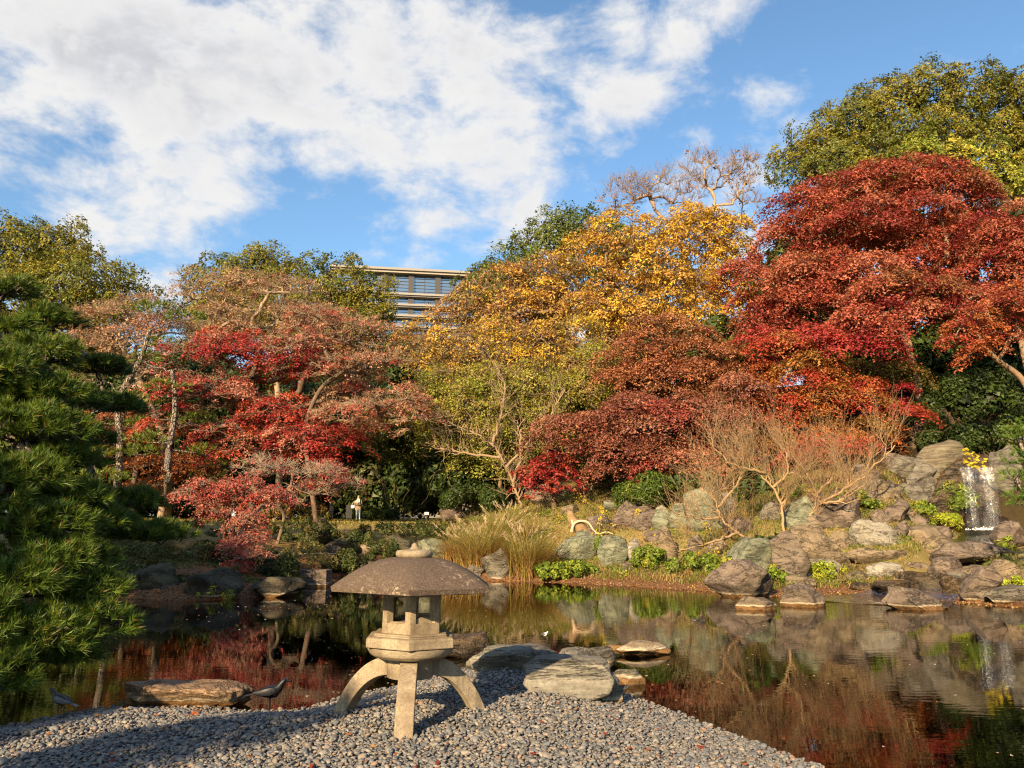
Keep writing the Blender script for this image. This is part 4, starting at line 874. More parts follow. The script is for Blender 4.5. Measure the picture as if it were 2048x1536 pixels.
# half-bare beige maples, left
B_ = dict(pr=0.95, thick=0.35, up=0.8, leaf=0.12, layers=0.55, dens=1.5, rtip=0.026, rmax=0.22, twigs=9, twig_r=0.012, barkc=(0.34, 0.24, 0.16), low=-0.3, spread=0.7, twigc=BEIGE)
tree('maple_tree', 'half-bare beige maple leaning left between the pines', 'tree', at_ground(330, 48), [(330, 960, 48), (320, 860, 48), (285, 780, 48), (270, 730, 48)],
     [(215, 640, 65, 40), (290, 630, 75, 42), (180, 690, 45, 40), (260, 690, 80, 40), (350, 670, 60, 40), (220, 740, 60, 35)], 48, DUST, 31, bare=0.8, **B_)
tree('maple_tree', 'half-bare beige maple with pale limbs before the broad evergreen', 'tree', at_ground(560, 50), [(560, 900, 50), (555, 780, 50), (540, 700, 50)],
     [(400, 600, 70, 38), (480, 575, 65, 40), (560, 590, 75, 42), (440, 650, 80, 35), (540, 640, 90, 35), (640, 650, 70, 35), (390, 560, 40, 25)], 50, DUST, 32, bare=0.85, **B_)
# the red maple left of centre
R_ = dict(pr=0.8, thick=0.36, up=0.82, leaf=0.125, layers=1.0, dens=1.5, rtip=0.03, rmax=0.2, twigs=6, twig_r=0.012, barkc=(0.13, 0.09, 0.065), low=-0.4, spread=0.6)
tree('maple_tree', 'crimson maple with dark forking limbs left of centre', 'tree', at_ground(505, 42), [(508, 980, 42), (525, 900, 42), (560, 840, 41.5), (600, 780, 41.5)],
     [(385, 720, 70, 45), (470, 700, 80, 45), (560, 750, 70, 40), (640, 720, 80, 50), (330, 770, 70, 40), (420, 790, 90, 40), (600, 880, 90, 38), (470, 880, 90, 40), (680, 890, 60, 38), (350, 850, 70, 40), (700, 800, 70, 45), (560, 830, 80, 40)], 42, RED, 33,
     lobe_pal={0: PINK, 1: RED + PINK, 3: RED + PINK, 4: PINK + DUST, 5: PINK, 7: RED + PINK, 10: PINK + DUST, 6: RED + PINK, 8: [((0.34, 0.03, 0.025), 1)], 9: RED + [((0.2, 0.09, 0.03), 3)]}, bare=0.3, lobe_bare={0: 0.7, 1: 0.45, 3: 0.5, 4: 1.0, 5: 0.75, 10: 0.8, 2: 0.45, 9: 0.6}, **{**R_, 'twigs': 8, 'twigc': (0.30, 0.20, 0.14)})
tree('maple_tree', 'thinning pinkish maple with fine pale twigs above the crimson one', 'tree', at_ground(640, 41), [(620, 950, 41), (610, 860, 41), (640, 780, 40.5), (690, 740, 40)],
     [(640, 645, 80, 32), (720, 670, 75, 36), (600, 690, 70, 30), (760, 730, 60, 35), (700, 740, 80, 28), (790, 810, 70, 35), (720, 830, 90, 30), (840, 840, 60, 30)], 40, PINK + DUST, 34, bare=0.75,
     **{**B_, 'barkc': (0.17, 0.115, 0.08), 'twigs': 9, 'pr': 0.75, 'layers': 0.6, 'leaf': 0.11, 'rmax': 0.13})
tree('maple_tree', 'small rusty maple in the shade between the two pine trunks', 'tree', at_ground(270, 47), [(270, 960, 47), (275, 900, 47)],
     [(265, 890, 55, 40), (300, 950, 60, 40), (240, 830, 50, 40), (390, 930, 60, 40)], 47, [((0.30, 0.10, 0.03), 1), ((0.22, 0.07, 0.03), 1)], 35, **{**R_, 'layers': 0.6})
# low pink bough over the water, left
tree('maple_tree', 'low pink-red maple hanging over the left bank from a forked trunk', 'tree', hit(455, 1085), [(452, 1050, 28.5), (470, 1000, 28)],
     [(410, 985, 45, 22), (480, 980, 50, 22), (540, 1000, 45, 22), (440, 1020, 40, 18), (500, 1050, 35, 26, -2.0), (490, 1090, 36, 24, -2.6), (500, 1125, 38, 24, -3.0), (385, 1000, 40, 22)], 28, PINK, 36, bare=0.25,
     **{**R_, 'pr': 0.42, 'leaf': 0.075, 'twigs': 9, 'twig_r': 0.007, 'rtip': 0.014, 'layers': 0.8, 'barkc': (0.20, 0.13, 0.09), 'twigc': (0.40, 0.30, 0.22), 'rmax': 0.16, 'bias': 0.1, 'spray': 0.36})
tree('maple_tree', 'leafless pale maple spreading low twigs above the walking couple', 'tree', at_ground(560, 33), [(568, 1035, 33), (556, 1005, 32.6), (582, 970, 32)],
     [(560, 945, 55, 22), (640, 950, 60, 22), (690, 970, 45, 20), (620, 990, 50, 20), (520, 935, 50, 20)], 32, PINK, 37, bare=0.9,
     **{**B_, 'pr': 0.6, 'twigs': 12, 'twig_r': 0.009, 'barkc': (0.20, 0.14, 0.10), 'twigc': (0.40, 0.30, 0.22), 'rtip': 0.014, 'rmax': 0.075, 'leaf': 0.08})

# right-hand maples
G_ = dict(gaps=0.08, pr=0.9, thick=0.30, up=0.82, leaf=0.115, layers=1.4, droop=0.4, dens=1.7, sep=0.92, back=0.3, rtip=0.022, rmax=0.2, twigs=3, barkc=(0.14, 0.09, 0.06), low=-0.5, spread=0.55, vary=0.22)
tree('maple_tree', 'rounded rust-brown maple mound in the middle right', 'tree', at_ground(1340, 39.5), [(1345, 900, 39.5), (1345, 830, 39.5)],
     [(1335, 675, 85, 50), (1400, 720, 90, 60), (1270, 730, 65, 55), (1330, 770, 100, 55), (1440, 790, 70, 55)], 39.5, RUST, 41, **G_)
tree('maple_tree', 'wine-red layered maple spreading low above the rock garden', 'tree', at_ground(1290, 37), [(1295, 960, 37), (1300, 910, 37)],
     [(1290, 840, 90, 50), (1390, 840, 90, 55), (1460, 860, 70, 50), (1190, 870, 80, 45), (1240, 910, 90, 45), (1340, 920, 100, 45), (1430, 930, 80, 40), (1120, 870, 60, 35), (1330, 975, 60, 28), (1480, 790, 50, 45)], 37, WINE, 42, **G_)
tree('maple_tree', 'small scarlet maple on the grass slope by the dark boulder', 'tree', at_ground(1110, 38), [(1105, 985, 38), (1100, 960, 38)],
     [(1075, 950, 45, 28), (1110, 930, 45, 25), (1060, 980, 30, 22), (1130, 960, 30, 20)], 37.5, RED, 43, **{**G_, 'layers': 0.9, 'pr': 0.5})
tree('maple_tree', 'orange-red maple right of the wine-red one', 'tree', at_ground(1620, 39), [(1610, 930, 39), (1600, 860, 39)],
     [(1540, 700, 70, 45), (1600, 740, 85, 55), (1550, 790, 70, 50), (1650, 810, 80, 50), (1600, 860, 85, 45), (1700, 800, 70, 45), (1760, 790, 65, 32), (1780, 830, 55, 28), (1700, 870, 70, 35), (1530, 860, 60, 40)], 38.5, ORED, 44, lobe_pal={6: RED, 7: ORED + RED, 0: ORED + RED}, **G_)
tree('maple_tree', 'olive-green maple bough above the dark hollow', 'tree', at_ground(1770, 41), [(1770, 900, 41), (1775, 800, 41)],
     [(1760, 745, 65, 26), (1810, 760, 45, 22), (1700, 745, 45, 22), (1480, 700, 30, 24)], 41, OLIVE, 45, **{**G_, 'layers': 1.0})
tree('maple_tree', 'small red bough of leaves low behind the bare shrubs', 'tree', at_ground(1690, 33), [(1690, 920, 33), (1692, 900, 33)],
     [(1720, 893, 45, 18), (1650, 900, 50, 20), (1590, 915, 40, 22)], 33, RED + [((0.38, 0.06, 0.03), 4)], 46, **{**G_, 'pr': 0.45, 'leaf': 0.09})
I_ = dict(G_); I_.update(gaps=0.10, pr=1.2, leaf=0.135, thick=0.30, layers=1.45, dens=1.75, sep=0.95, rmax=0.32, up=0.80, droop=0.45, twigs=3, barkc=(0.30, 0.19, 0.12))
tree('maple_tree', 'huge dark-red maple filling the upper right', 'tree', at_ground(1840, 45), [(1840, 800, 45), (1820, 700, 45), (1790, 620, 45), (1770, 540, 45)],
     [(1700, 390, 95, 50), (1790, 360, 100, 45), (1880, 370, 80, 45), (1620, 430, 80, 50), (1720, 450, 110, 45, -2), (1560, 500, 70, 50), (1840, 440, 100, 45, -1.5), (1930, 410, 60, 45),
      (1620, 540, 90, 45, -2), (1520, 580, 55, 50), (1740, 540, 100, 38, -3), (1560, 620, 70, 45, -1), (1650, 600, 80, 38, -2.5), (1500, 660, 40, 35), (1480, 540, 35, 40), (1940, 480, 80, 45, -2), (1860, 520, 90, 38, -3)], 45, DRED, 47, **I_)
tree('maple_tree', 'second red maple with layered pads at the right edge', 'tree', at_ground(2075, 40), [(2075, 800, 40), (2050, 720, 40), (2035, 640, 40)],
     [(2030, 450, 80, 45), (2000, 530, 80, 38), (2060, 500, 80, 40), (1900, 590, 90, 32, -1), (1800, 580, 80, 32, -1), (2000, 610, 70, 30), (2060, 590, 70, 35), (1760, 640, 80, 30, -2), (1850, 640, 80, 28, -1.5), (1700, 690, 60, 28, -2), (1650, 680, 50, 28, -2)], 40, DRED, 48, lobe_pal={9: RED + ORED, 10: RED + ORED}, **I_)
tree('maple_tree', 'near red maple bough with thick pale limbs above the waterfall', 'tree', at_ground(2080, 34), [(2075, 830, 34), (2045, 760, 34), (1995, 720, 33.5), (1965, 690, 33)],
     [(1950, 645, 55, 28), (2010, 620, 60, 32), (1920, 670, 40, 26), (1960, 700, 38, 24), (2050, 600, 60, 40), (2060, 660, 40, 30)], 33, DRED + ORED, 49, **{**I_, 'pr': 0.6, 'leaf': 0.1, 'rmax': 0.24, 'barkc': (0.34, 0.22, 0.14)})
# dark evergreen undergrowth of the wood
U_ = dict(leaf=0.34, layers=1.3, lumps=26, vary=0.35)
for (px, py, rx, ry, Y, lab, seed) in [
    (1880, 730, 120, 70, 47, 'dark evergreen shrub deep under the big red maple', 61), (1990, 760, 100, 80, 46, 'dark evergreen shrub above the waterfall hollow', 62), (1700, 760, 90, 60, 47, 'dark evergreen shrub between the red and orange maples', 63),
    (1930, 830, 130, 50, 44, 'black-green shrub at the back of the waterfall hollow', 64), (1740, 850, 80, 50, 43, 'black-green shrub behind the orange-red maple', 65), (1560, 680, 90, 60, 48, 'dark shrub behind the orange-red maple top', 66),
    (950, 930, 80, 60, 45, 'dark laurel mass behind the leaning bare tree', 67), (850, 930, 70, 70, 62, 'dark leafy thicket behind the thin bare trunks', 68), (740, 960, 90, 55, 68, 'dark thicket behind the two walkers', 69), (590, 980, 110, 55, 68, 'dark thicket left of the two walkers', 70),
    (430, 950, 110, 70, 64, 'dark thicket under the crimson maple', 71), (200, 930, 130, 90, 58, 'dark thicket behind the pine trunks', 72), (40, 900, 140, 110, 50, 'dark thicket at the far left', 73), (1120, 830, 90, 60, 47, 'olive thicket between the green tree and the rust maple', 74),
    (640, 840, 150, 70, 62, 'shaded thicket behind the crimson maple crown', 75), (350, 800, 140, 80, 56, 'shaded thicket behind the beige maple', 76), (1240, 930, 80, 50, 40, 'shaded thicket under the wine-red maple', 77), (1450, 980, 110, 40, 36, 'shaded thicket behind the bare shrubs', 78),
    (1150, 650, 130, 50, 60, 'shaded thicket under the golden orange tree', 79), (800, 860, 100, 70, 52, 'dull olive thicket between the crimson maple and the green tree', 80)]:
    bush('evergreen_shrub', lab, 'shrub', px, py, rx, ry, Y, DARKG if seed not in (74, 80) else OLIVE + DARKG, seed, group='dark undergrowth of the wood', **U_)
for (px, py, rx, ry, Y, lab, seed) in [(1900, 885, 60, 32, 38.5, 'added dark fern-covered shrub above the olive boulder', 82), (1985, 880, 60, 34, 38, 'added dark shrub right above the waterfall lip', 83), (1830, 850, 60, 40, 40, 'added dark shrub right of the orange-red maple', 84), (1950, 800, 90, 50, 43, 'added dark shrub below the thick pale limbs', 85)]:
    bush('evergreen_shrub', lab, 'shrub', px, py, rx, ry, Y, [(c, w) for c, w in DARKG], seed, leaf=0.16, layers=1.4, lumps=18, group='dark undergrowth of the wood')  # added shrubs; their dark colour stands in for the hollow's shade
bush('evergreen_shrub', 'glossy bright-green laurel clump below the wine-red maple', 'shrub', 1290, 985, 55, 32, 35.0, [((0.08, 0.13, 0.02), 3), ((0.16, 0.2, 0.03), 2), ((0.04, 0.07, 0.012), 2)], 81, leaf=0.15, layers=1.8, lumps=20, asp=0.35)
# a continuous screen of far undergrowth closes the view between the trunks
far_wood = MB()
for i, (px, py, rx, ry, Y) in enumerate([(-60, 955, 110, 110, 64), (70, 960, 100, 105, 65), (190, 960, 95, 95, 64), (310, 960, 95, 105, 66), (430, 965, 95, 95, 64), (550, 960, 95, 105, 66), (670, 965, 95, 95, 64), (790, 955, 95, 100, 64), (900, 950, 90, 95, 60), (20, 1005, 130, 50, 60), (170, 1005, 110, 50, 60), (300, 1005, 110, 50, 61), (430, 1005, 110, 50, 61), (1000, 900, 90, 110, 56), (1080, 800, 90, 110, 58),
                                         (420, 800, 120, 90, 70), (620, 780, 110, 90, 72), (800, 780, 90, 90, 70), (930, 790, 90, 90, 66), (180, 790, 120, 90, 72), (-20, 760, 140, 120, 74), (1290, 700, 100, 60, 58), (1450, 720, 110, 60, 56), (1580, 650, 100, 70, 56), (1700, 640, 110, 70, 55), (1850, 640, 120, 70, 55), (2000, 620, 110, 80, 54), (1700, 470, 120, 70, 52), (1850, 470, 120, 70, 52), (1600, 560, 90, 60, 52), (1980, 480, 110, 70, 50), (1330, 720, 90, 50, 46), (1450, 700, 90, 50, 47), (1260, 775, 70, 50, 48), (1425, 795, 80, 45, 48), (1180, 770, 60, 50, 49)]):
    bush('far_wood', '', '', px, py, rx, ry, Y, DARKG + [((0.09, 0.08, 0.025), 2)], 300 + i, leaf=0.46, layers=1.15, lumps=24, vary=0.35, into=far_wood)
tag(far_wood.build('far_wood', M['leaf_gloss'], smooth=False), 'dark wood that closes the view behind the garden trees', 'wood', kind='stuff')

# ------------------------------------------------------------------ pines
pine('pine_tree', 'cloud-pruned pine with long needles at the left edge over the water', (-6.9, 9.4, gz(-6.9, 9.4)), [(-6.7, 9.5, 1.2), (-6.9, 9.8, 2.6), (-6.6, 10.2, 3.9), (-6.9, 10.4, 4.5)],
     [(15, 580, 50, 20, 10.5), (95, 640, 48, 24, 10.8), (20, 660, 50, 22, 10.2), (85, 710, 62, 30, 10.0), (0, 740, 70, 40, 9.4), (195, 735, 55, 18, 11.8), (55, 790, 80, 35, 9.6), (225, 812, 50, 20, 12.0), (150, 800, 50, 22, 10.5),
      (40, 860, 90, 45, 9.2), (165, 880, 42, 24, 10.6), (110, 920, 70, 34, 9.6), (20, 960, 80, 45, 8.8), (130, 1000, 75, 34, 9.4), (255, 1005, 55, 24, 10.6), (60, 1050, 90, 38, 8.8), (190, 1050, 70, 28, 9.8), (290, 1070, 62, 22, 10.4),
      (100, 1120, 95, 36, 8.8), (20, 1170, 80, 40, 8.2), (160, 1180, 75, 34, 8.8), (150, 1255, 85, 42, 8.5), (50, 1280, 85, 50, 8.0), (0, 1360, 60, 45, 7.6), (120, 1310, 60, 24, 8.3), (-60, 1000, 90, 60, 8.6), (-70, 760, 90, 60, 9.4), (-60, 1250, 90, 60, 7.8)],
     401, needle=0.12, nn=28, shoot=0.054, w=0.0050, r=0.17, cola=(0.030, 0.072, 0.010), colb=(0.155, 0.215, 0.024), under=0.3, grow_pads=1.24, flat_pads=0.92)
LG = dict(needle=0.26, nn=16, shoot=0.30, w=0.018, cola=(0.07, 0.12, 0.015), colb=(0.20, 0.24, 0.03), under=0.25)
pine('pine_tree', 'pine with scaly grey trunk behind the left bank, nearer the left edge', at_ground(236, 44), [(236, 960, 44), (240, 890, 44), (238, 800, 44), (280, 720, 44), (300, 660, 44)],
     [(170, 905, 55, 16, 43), (285, 905, 45, 15, 44), (200, 955, 60, 16, 42), (160, 850, 45, 14, 44), (270, 850, 45, 14, 45), (180, 745, 50, 16, 44), (330, 690, 45, 15, 44), (230, 990, 45, 12, 43), (310, 620, 50, 15, 46), (375, 635, 40, 12, 46)], 402, r=0.33, **LG)
pine('pine_tree', 'thicker pine trunk standing on the sunny lawn edge beside the forked maple', hit(338, 1036), [(336, 980, 40), (338, 900, 40), (350, 820, 40), (345, 740, 40)],
     [(300, 880, 45, 15, 40), (400, 905, 40, 14, 41), (455, 925, 35, 12, 42), (270, 800, 50, 16, 41), (390, 840, 45, 14, 41), (290, 720, 35, 14, 41), (330, 775, 45, 14, 39)], 403, r=0.30, **LG)
pine('pine_tree', 'bright green pine at the right edge beside the waterfall', (14.6, 20.5, gz(14.6, 20.5)), [(14.4, 20.5, 1.5), (14.2, 20.6, 3.4), (14.0, 20.8, 4.8)],
     [(2035, 870, 34, 18, 20.5), (2060, 920, 50, 22, 20.5), (2030, 955, 30, 18, 20.5), (2060, 990, 40, 22, 20.5), (2085, 850, 50, 30, 20.5), (2040, 1005, 22, 12, 20.5)], 404, needle=0.14, nn=22, shoot=0.12, w=0.007, r=0.14, cola=(0.05, 0.12, 0.015), colb=(0.16, 0.24, 0.03))
# trees outside the picture on the viewer's side; they stand where the long shadows come from
tree('evergreen_tree', 'evergreen on the near bank behind the viewer', 'tree', (-8.2, -2.0, gz(-8.2, -2.0)), [(-8.0, -2.0, 1.5), (-7.8, -2.0, 3.0)],
     [('w', (-8.75, -1.1, 3.6), (1.35, 1.3, 0.95)), ('w', (-9.9, -0.5, 5.6), (0.95, 0.9, 1.25)), ('w', (-6.78, -2.3, 3.2), (0.42, 0.5, 0.6)), ('w', (-6.78, -2.25, 4.1), (0.42, 0.55, 0.6)), ('w', (-6.7, -2.35, 4.9), (0.36, 0.5, 0.5)), ('w', (-10.2, -1.0, 3.6), (1.5, 1.4, 1.0))], 0, EVERD, 405, pr=0.34, leaf=0.12, layers=1.5, dens=2.2, thick=0.6, up=0.5, back=1.0, leafmat='leaf_gloss', rmax=0.2, twigs=3, gaps=0.05)
tree('evergreen_tree', 'tall evergreen on the left shore beyond the picture edge', 'tree', (-19.5, 9.0, gz(-19.5, 9.0)), [(-19.5, 9.0, 2.5), (-19.3, 9.0, 5.0)],
     [('w', (-19.6, 8.6, 6.2), (2.4, 2.2, 2.0)), ('w', (-18.8, 9.0, 8.2), (2.2, 2.2, 1.8)), ('w', (-20.5, 10.5, 4.6), (2.2, 2.0, 1.4))], 0, EVERD, 406, pr=1.0, leaf=0.26, layers=1.1, dens=1.7, thick=0.6, up=0.5, back=1.0, leafmat='leaf_gloss', rmax=0.3, twigs=4)

# unseen trees added round the viewer to hold back sky light
OFF = dict(pr=1.8, leaf=0.6, layers=1.2, dens=1.6, thick=0.6, up=0.5, back=1.0, leafmat='leaf_gloss', rmax=0.35, twigs=2, barkc=(0.09, 0.07, 0.05))
for i, (x, y, h, r, lab) in enumerate([(-20, 2, 11, 3.6, 'added unseen evergreen left of the viewer beside the pond'), (-23, 15, 13, 4.0, 'added unseen evergreen beyond the left end of the pond'), (-16, -7, 10, 3.2, 'added unseen evergreen behind the viewer to the left'), (25, 2, 12, 4.0, 'added unseen evergreen across the pond to the right of the viewer'),
                                      (27, 13, 13, 4.2, 'added unseen evergreen on the right bank beyond the picture'), (20, -14, 12, 4.0, 'added unseen evergreen behind the viewer far to the right'), (9, -20, 11, 3.8, 'added unseen evergreen behind the viewer to the right')]):
    z = gz(x, y); tree('evergreen_tree', lab, 'tree', (x, y, z), [(x, y, z + h * 0.25), (x + 0.3, y, z + h * 0.5)], [('w', (x, y, z + h * 0.75), (r, r, h * 0.28)), ('w', (x + r * 0.7, y + 0.5, z + h * 0.5), (r * 0.75, r * 0.75, h * 0.24)), ('w', (x - r * 0.7, y - 0.4, z + h * 0.48), (r * 0.75, r * 0.75, h * 0.24)), ('w', (x, y + r * 0.5, z + h * 0.3), (r * 0.9, r * 0.9, h * 0.2))], 0, EVERD, 430 + i, group='added trees round the viewer', **OFF)

# ------------------------------------------------------------------ rocks
def R(px, py, w, h, *a, **k):
    big = 1.14 if py < 1230 and px > 1050 else 1.0
    return rock(px, py, w * big, h * big, *a, **k)
# near spit
R(352, 1420, 255, 44, 'rk_rust', 'long flat reddish-brown stone at the left edge of the gravel', flat=0.6, depth=0.5, sink=0.35, rough=0.24, cuts=4, seed=931)
R(240, 1418, 44, 16, 'rk_tan', 'small tan stone at the left end of the long flat stone', sink=0.5)
R(925, 1316, 120, 46, 'rk_wet', 'dark wet rock just behind the lantern platform', depth=0.6, res=ICO4, sink=0.4, flat=0.6)
R(1028, 1342, 190, 46, 'rk_slabd', 'long grey banded rock right behind the lantern', depth=0.6, flat=0.7, sink=0.35, cuts=4, rough=0.24, seed=945)
R(1175, 1342, 120, 42, 'rk_grey', 'blue-grey flat rock behind the big slab', depth=0.6, flat=0.6, sink=0.4, cuts=4)
R(1145, 1398, 190, 72, 'rk_slabd', 'big smooth layered boulder at the tip of the gravel', depth=0.7, flat=0.72, sink=0.3, rough=0.17, cuts=3, seed=957)
R(1205, 1404, 118, 26, 'rk_grey', 'low dark ledge stone in front of the layered boulder', depth=0.5, flat=0.5, sink=0.6)
R(1262, 1372, 64, 30, 'rk_slabd', 'pale flat stone standing in the water beside the layered boulder', depth=0.6, flat=0.5, sink=0.5)
R(1290, 1312, 112, 26, 'rk_tan', 'low ochre-rimmed islet stone alone in the pond', depth=0.6, top=0.55, sink=0.35, res=ICO4)
R(1232, 1301, 36, 10, 'rk_tan', 'small ochre stone beside the islet stone', sink=0.6)
# far bank, centre
R(992, 1160, 58, 62, 'rk_grey', 'upright grey stone at the waterline before the pampas grass', top=0.35, cuts=9)
R(950, 1160, 34, 30, 'rk_grey', 'small grey stone left of the upright waterline stone')
R(1165, 1122, 92, 54, 'rk_green', 'broad yellowish-green rock under the driftwood', flat=0.7, cuts=9)
R(1230, 1134, 56, 54, 'rk_green', 'grey-green rock with a slanting flat top', flat=0.75, lean=(0.15, 0))
R(1270, 1124, 24, 40, 'rk_white', 'narrow pale pinkish slab standing in the grass', cuts=9)
R(1336, 1126, 42, 64, 'rk_tan', 'upright reddish-brown rock among green ground cover', top=0.25, lean=(-0.2, 0))
R(1260, 1142, 26, 16, 'rk_brown', 'small purple-brown stone below the pale slab')
R(1368, 1142, 42, 20, 'rk_tan', 'low tan stone half buried by the far shore')
R(1180, 1080, 30, 26, 'rk_brown', 'brown stump-like stone beside the driftwood')
R(1232, 1026, 44, 24, 'rk_green', 'small green stone high on the slope below the laurel clump')
R(1258, 1056, 66, 48, 'rk_brown', 'long dark stone slanting across the slope', lean=(0.5, 0), depth=0.5)
R(1292, 1062, 62, 44, 'rk_brown', 'purple-grey rock in the middle of the slope row')
R(1330, 1060, 44, 44, 'rk_green', 'mottled green rock in the middle of the slope row')
R(1366, 1058, 54, 46, 'rk_green', 'smooth green rock left of the tall pale one')
R(1426, 1064, 90, 80, 'rk_green', 'tall pale green slab rock behind the bare shrub', flat=0.8, cuts=9)
R(1392, 1056, 40, 50, 'rk_grey', 'dim grey stone between the green rocks')
R(1100, 1004, 92, 32, 'rk_brown', 'long dark boulder lying on the grass slope', flat=0.6, depth=0.5)
R(905, 1044, 56, 28, 'rk_brown', 'blocky brown stone on the lawn behind the pampas grass', flat=0.6, cuts=9)
R(1612, 1064, 62, 62, 'rk_green', 'dark olive rock at the foot of the bare shrub')
R(1660, 1060, 78, 66, 'rk_brown', 'shadowed brown rock under the gnarled trunk')
R(1705, 1058, 58, 66, 'rk_brown', 'purple-grey furrowed rock right of the gnarled trunk', cuts=10)
R(1512, 1158, 104, 72, 'rk_green', 'big pale green rock with white veins at the far shore', flat=0.75, cuts=8, res=ICO4)
R(1592, 1166, 74, 88, 'rk_brown', 'tall rounded brown rock leaning against the arched rock', top=0.15, res=ICO4)
R(1665, 1154, 130, 104, 'rk_tan', 'large hollowed tan rock with an arched ridge', lean=(-0.25, 0), res=ICO4, rough=0.30, top=0.35, cuts=5)
R(1655, 1152, 60, 44, 'rk_white', 'pale rock tucked into the arched rock', res=ICO3, rough=0.25)
R(1605, 1176, 52, 20, 'rk_tan', 'small tan foot stone before the tall rounded rock', flat=0.5)
R(1606, 1160, 36, 14, 'rk_white', 'little pale stone perched on the tan foot stone', Y=None, sink=0.3)
R(1497, 1198, 122, 66, 'rk_brown', 'dark purple-brown rock standing in the pond', top=0.3, res=ICO4, cuts=8)
R(1522, 1222, 74, 24, 'rk_brown', 'low brown rock with an ochre rim in the pond', flat=0.55, sink=0.4)
R(1616, 1216, 84, 42, 'rk_brown', 'brown wedge rock in the pond below the arched rock', top=0.3, sink=0.4)
R(1852, 1222, 108, 40, 'rk_brown', 'broad low rock in the pond by the stream mouth', flat=0.6, top=0.3, sink=0.4, res=ICO4)
R(1975, 1206, 66, 62, 'rk_brown', 'big cracked brown rock right of the stream mouth', flat=0.7, cuts=9, res=ICO4)
R(2022, 1180, 56, 52, 'rk_tan', 'rough pale rock with moss at the right edge')
R(2040, 1212, 84, 34, 'rk_grey', 'flat grey rock at the right edge waterline', flat=0.5)
R(1905, 1158, 58, 38, 'rk_brown', 'angular brown rock in the middle of the stream', flat=0.7, cuts=9)
R(1840, 1138, 72, 12, 'rk_tan', 'flat tan stepping stone in the stream', flat=0.4, sink=0.8)
R(1958, 1146, 68, 13, 'rk_tan', 'flat pinkish stepping stone right of the angular rock', flat=0.4, sink=0.8)
R(1782, 1156, 62, 26, 'rk_white', 'pale grey ragged stone in the stream bed', flat=0.6)
R(1760, 1128, 120, 24, 'rk_tan', 'long tan slab along the stream', flat=0.4, depth=0.5, sink=0.5)
R(1965, 1130, 150, 40, 'rk_brown', 'wide sloping brown slab below the waterfall', flat=0.5, depth=0.7, top=0.2)
R(1862, 1108, 150, 50, 'rk_tan', 'wide tan slab left of the waterfall pool', flat=0.5, depth=0.7, top=0.2, res=ICO4)
R(1766, 1098, 84, 52, 'rk_white', 'mottled white rock left of the tan slab', res=ICO4)
R(1812, 968, 80, 52, 'rk_grey', 'furrowed grey boulder high on the right slope', lean=(0.3, 0), res=ICO4, cuts=8)
R(1852, 988, 62, 66, 'rk_grey', 'slanting grey boulder under the olive one', lean=(0.35, 0), res=ICO4)
R(1908, 958, 90, 72, 'rk_slab', 'large rounded olive-brown boulder beside the waterfall lip', res=ICO4, lean=(0.1, 0))
R(1775, 1004, 110, 44, 'rk_tan', 'reddish tan mound of rock on the right slope', flat=0.7)
R(1742, 982, 60, 44, 'rk_brown', 'brown-grey rock above the tan mound')
R(1866, 1040, 48, 76, 'rk_grey', 'tall narrow grey rock left of the ferns', cuts=9)
R(1795, 1046, 62, 42, 'rk_brown', 'weathered purple rock in the dry grass')
R(1830, 1010, 60, 40, 'rk_grey', 'dim grey rock below the slanting boulder')
R(2026, 985, 60, 84, 'rk_grey', 'grey rock wall right of the waterfall', Y=34.0)
R(2040, 1090, 64, 42, 'rk_brown', 'overhanging brown rock at the right edge', Y=28.0)
R(1955, 1064, 130, 140, 'rk_wet', 'wet dark rock face behind the falling water', Y=35.2, depth=0.5, cuts=9, res=ICO4)
R(2024, 1070, 110, 120, 'rk_wet', 'black wet rock right of the falling water', Y=34.6, depth=0.5)
R(1900, 1066, 70, 80, 'rk_wet', 'dark wet rock under the ferns', Y=35.0, depth=0.5)
R(1850, 905, 70, 66, 'rk_wet', 'shaded greenish rock above the right slope', Y=39)  # the hollow's shade is put into the dark stone colour
R(1960, 890, 170, 130, 'rk_wet', 'dark cliff rock in the hollow above the waterfall', Y=42, res=ICO4)  # stone kept dark in place of shade in the hollow
for i, (px, py, w, h, lab) in enumerate([(1800, 1186, 80, 20, 'low wet stone of the cascade left of the broad pond rock top'), (1870, 1182, 70, 24, 'low wet stone of the cascade behind the broad pond rock'), (1925, 1186, 60, 30, 'wet stone of the cascade nearest the cracked brown rock'), (1830, 1165, 70, 18, 'wet stone in the middle of the cascade'),
                                       (1745, 1182, 60, 14, 'flattest wet stone at the left end of the cascade'), (1885, 1168, 50, 18, 'wet stone just below the angular stream rock')]):
    R(px, py, w, h, 'rk_wet', lab, flat=0.5, sink=0.6, group='wet stones of the stream mouth')
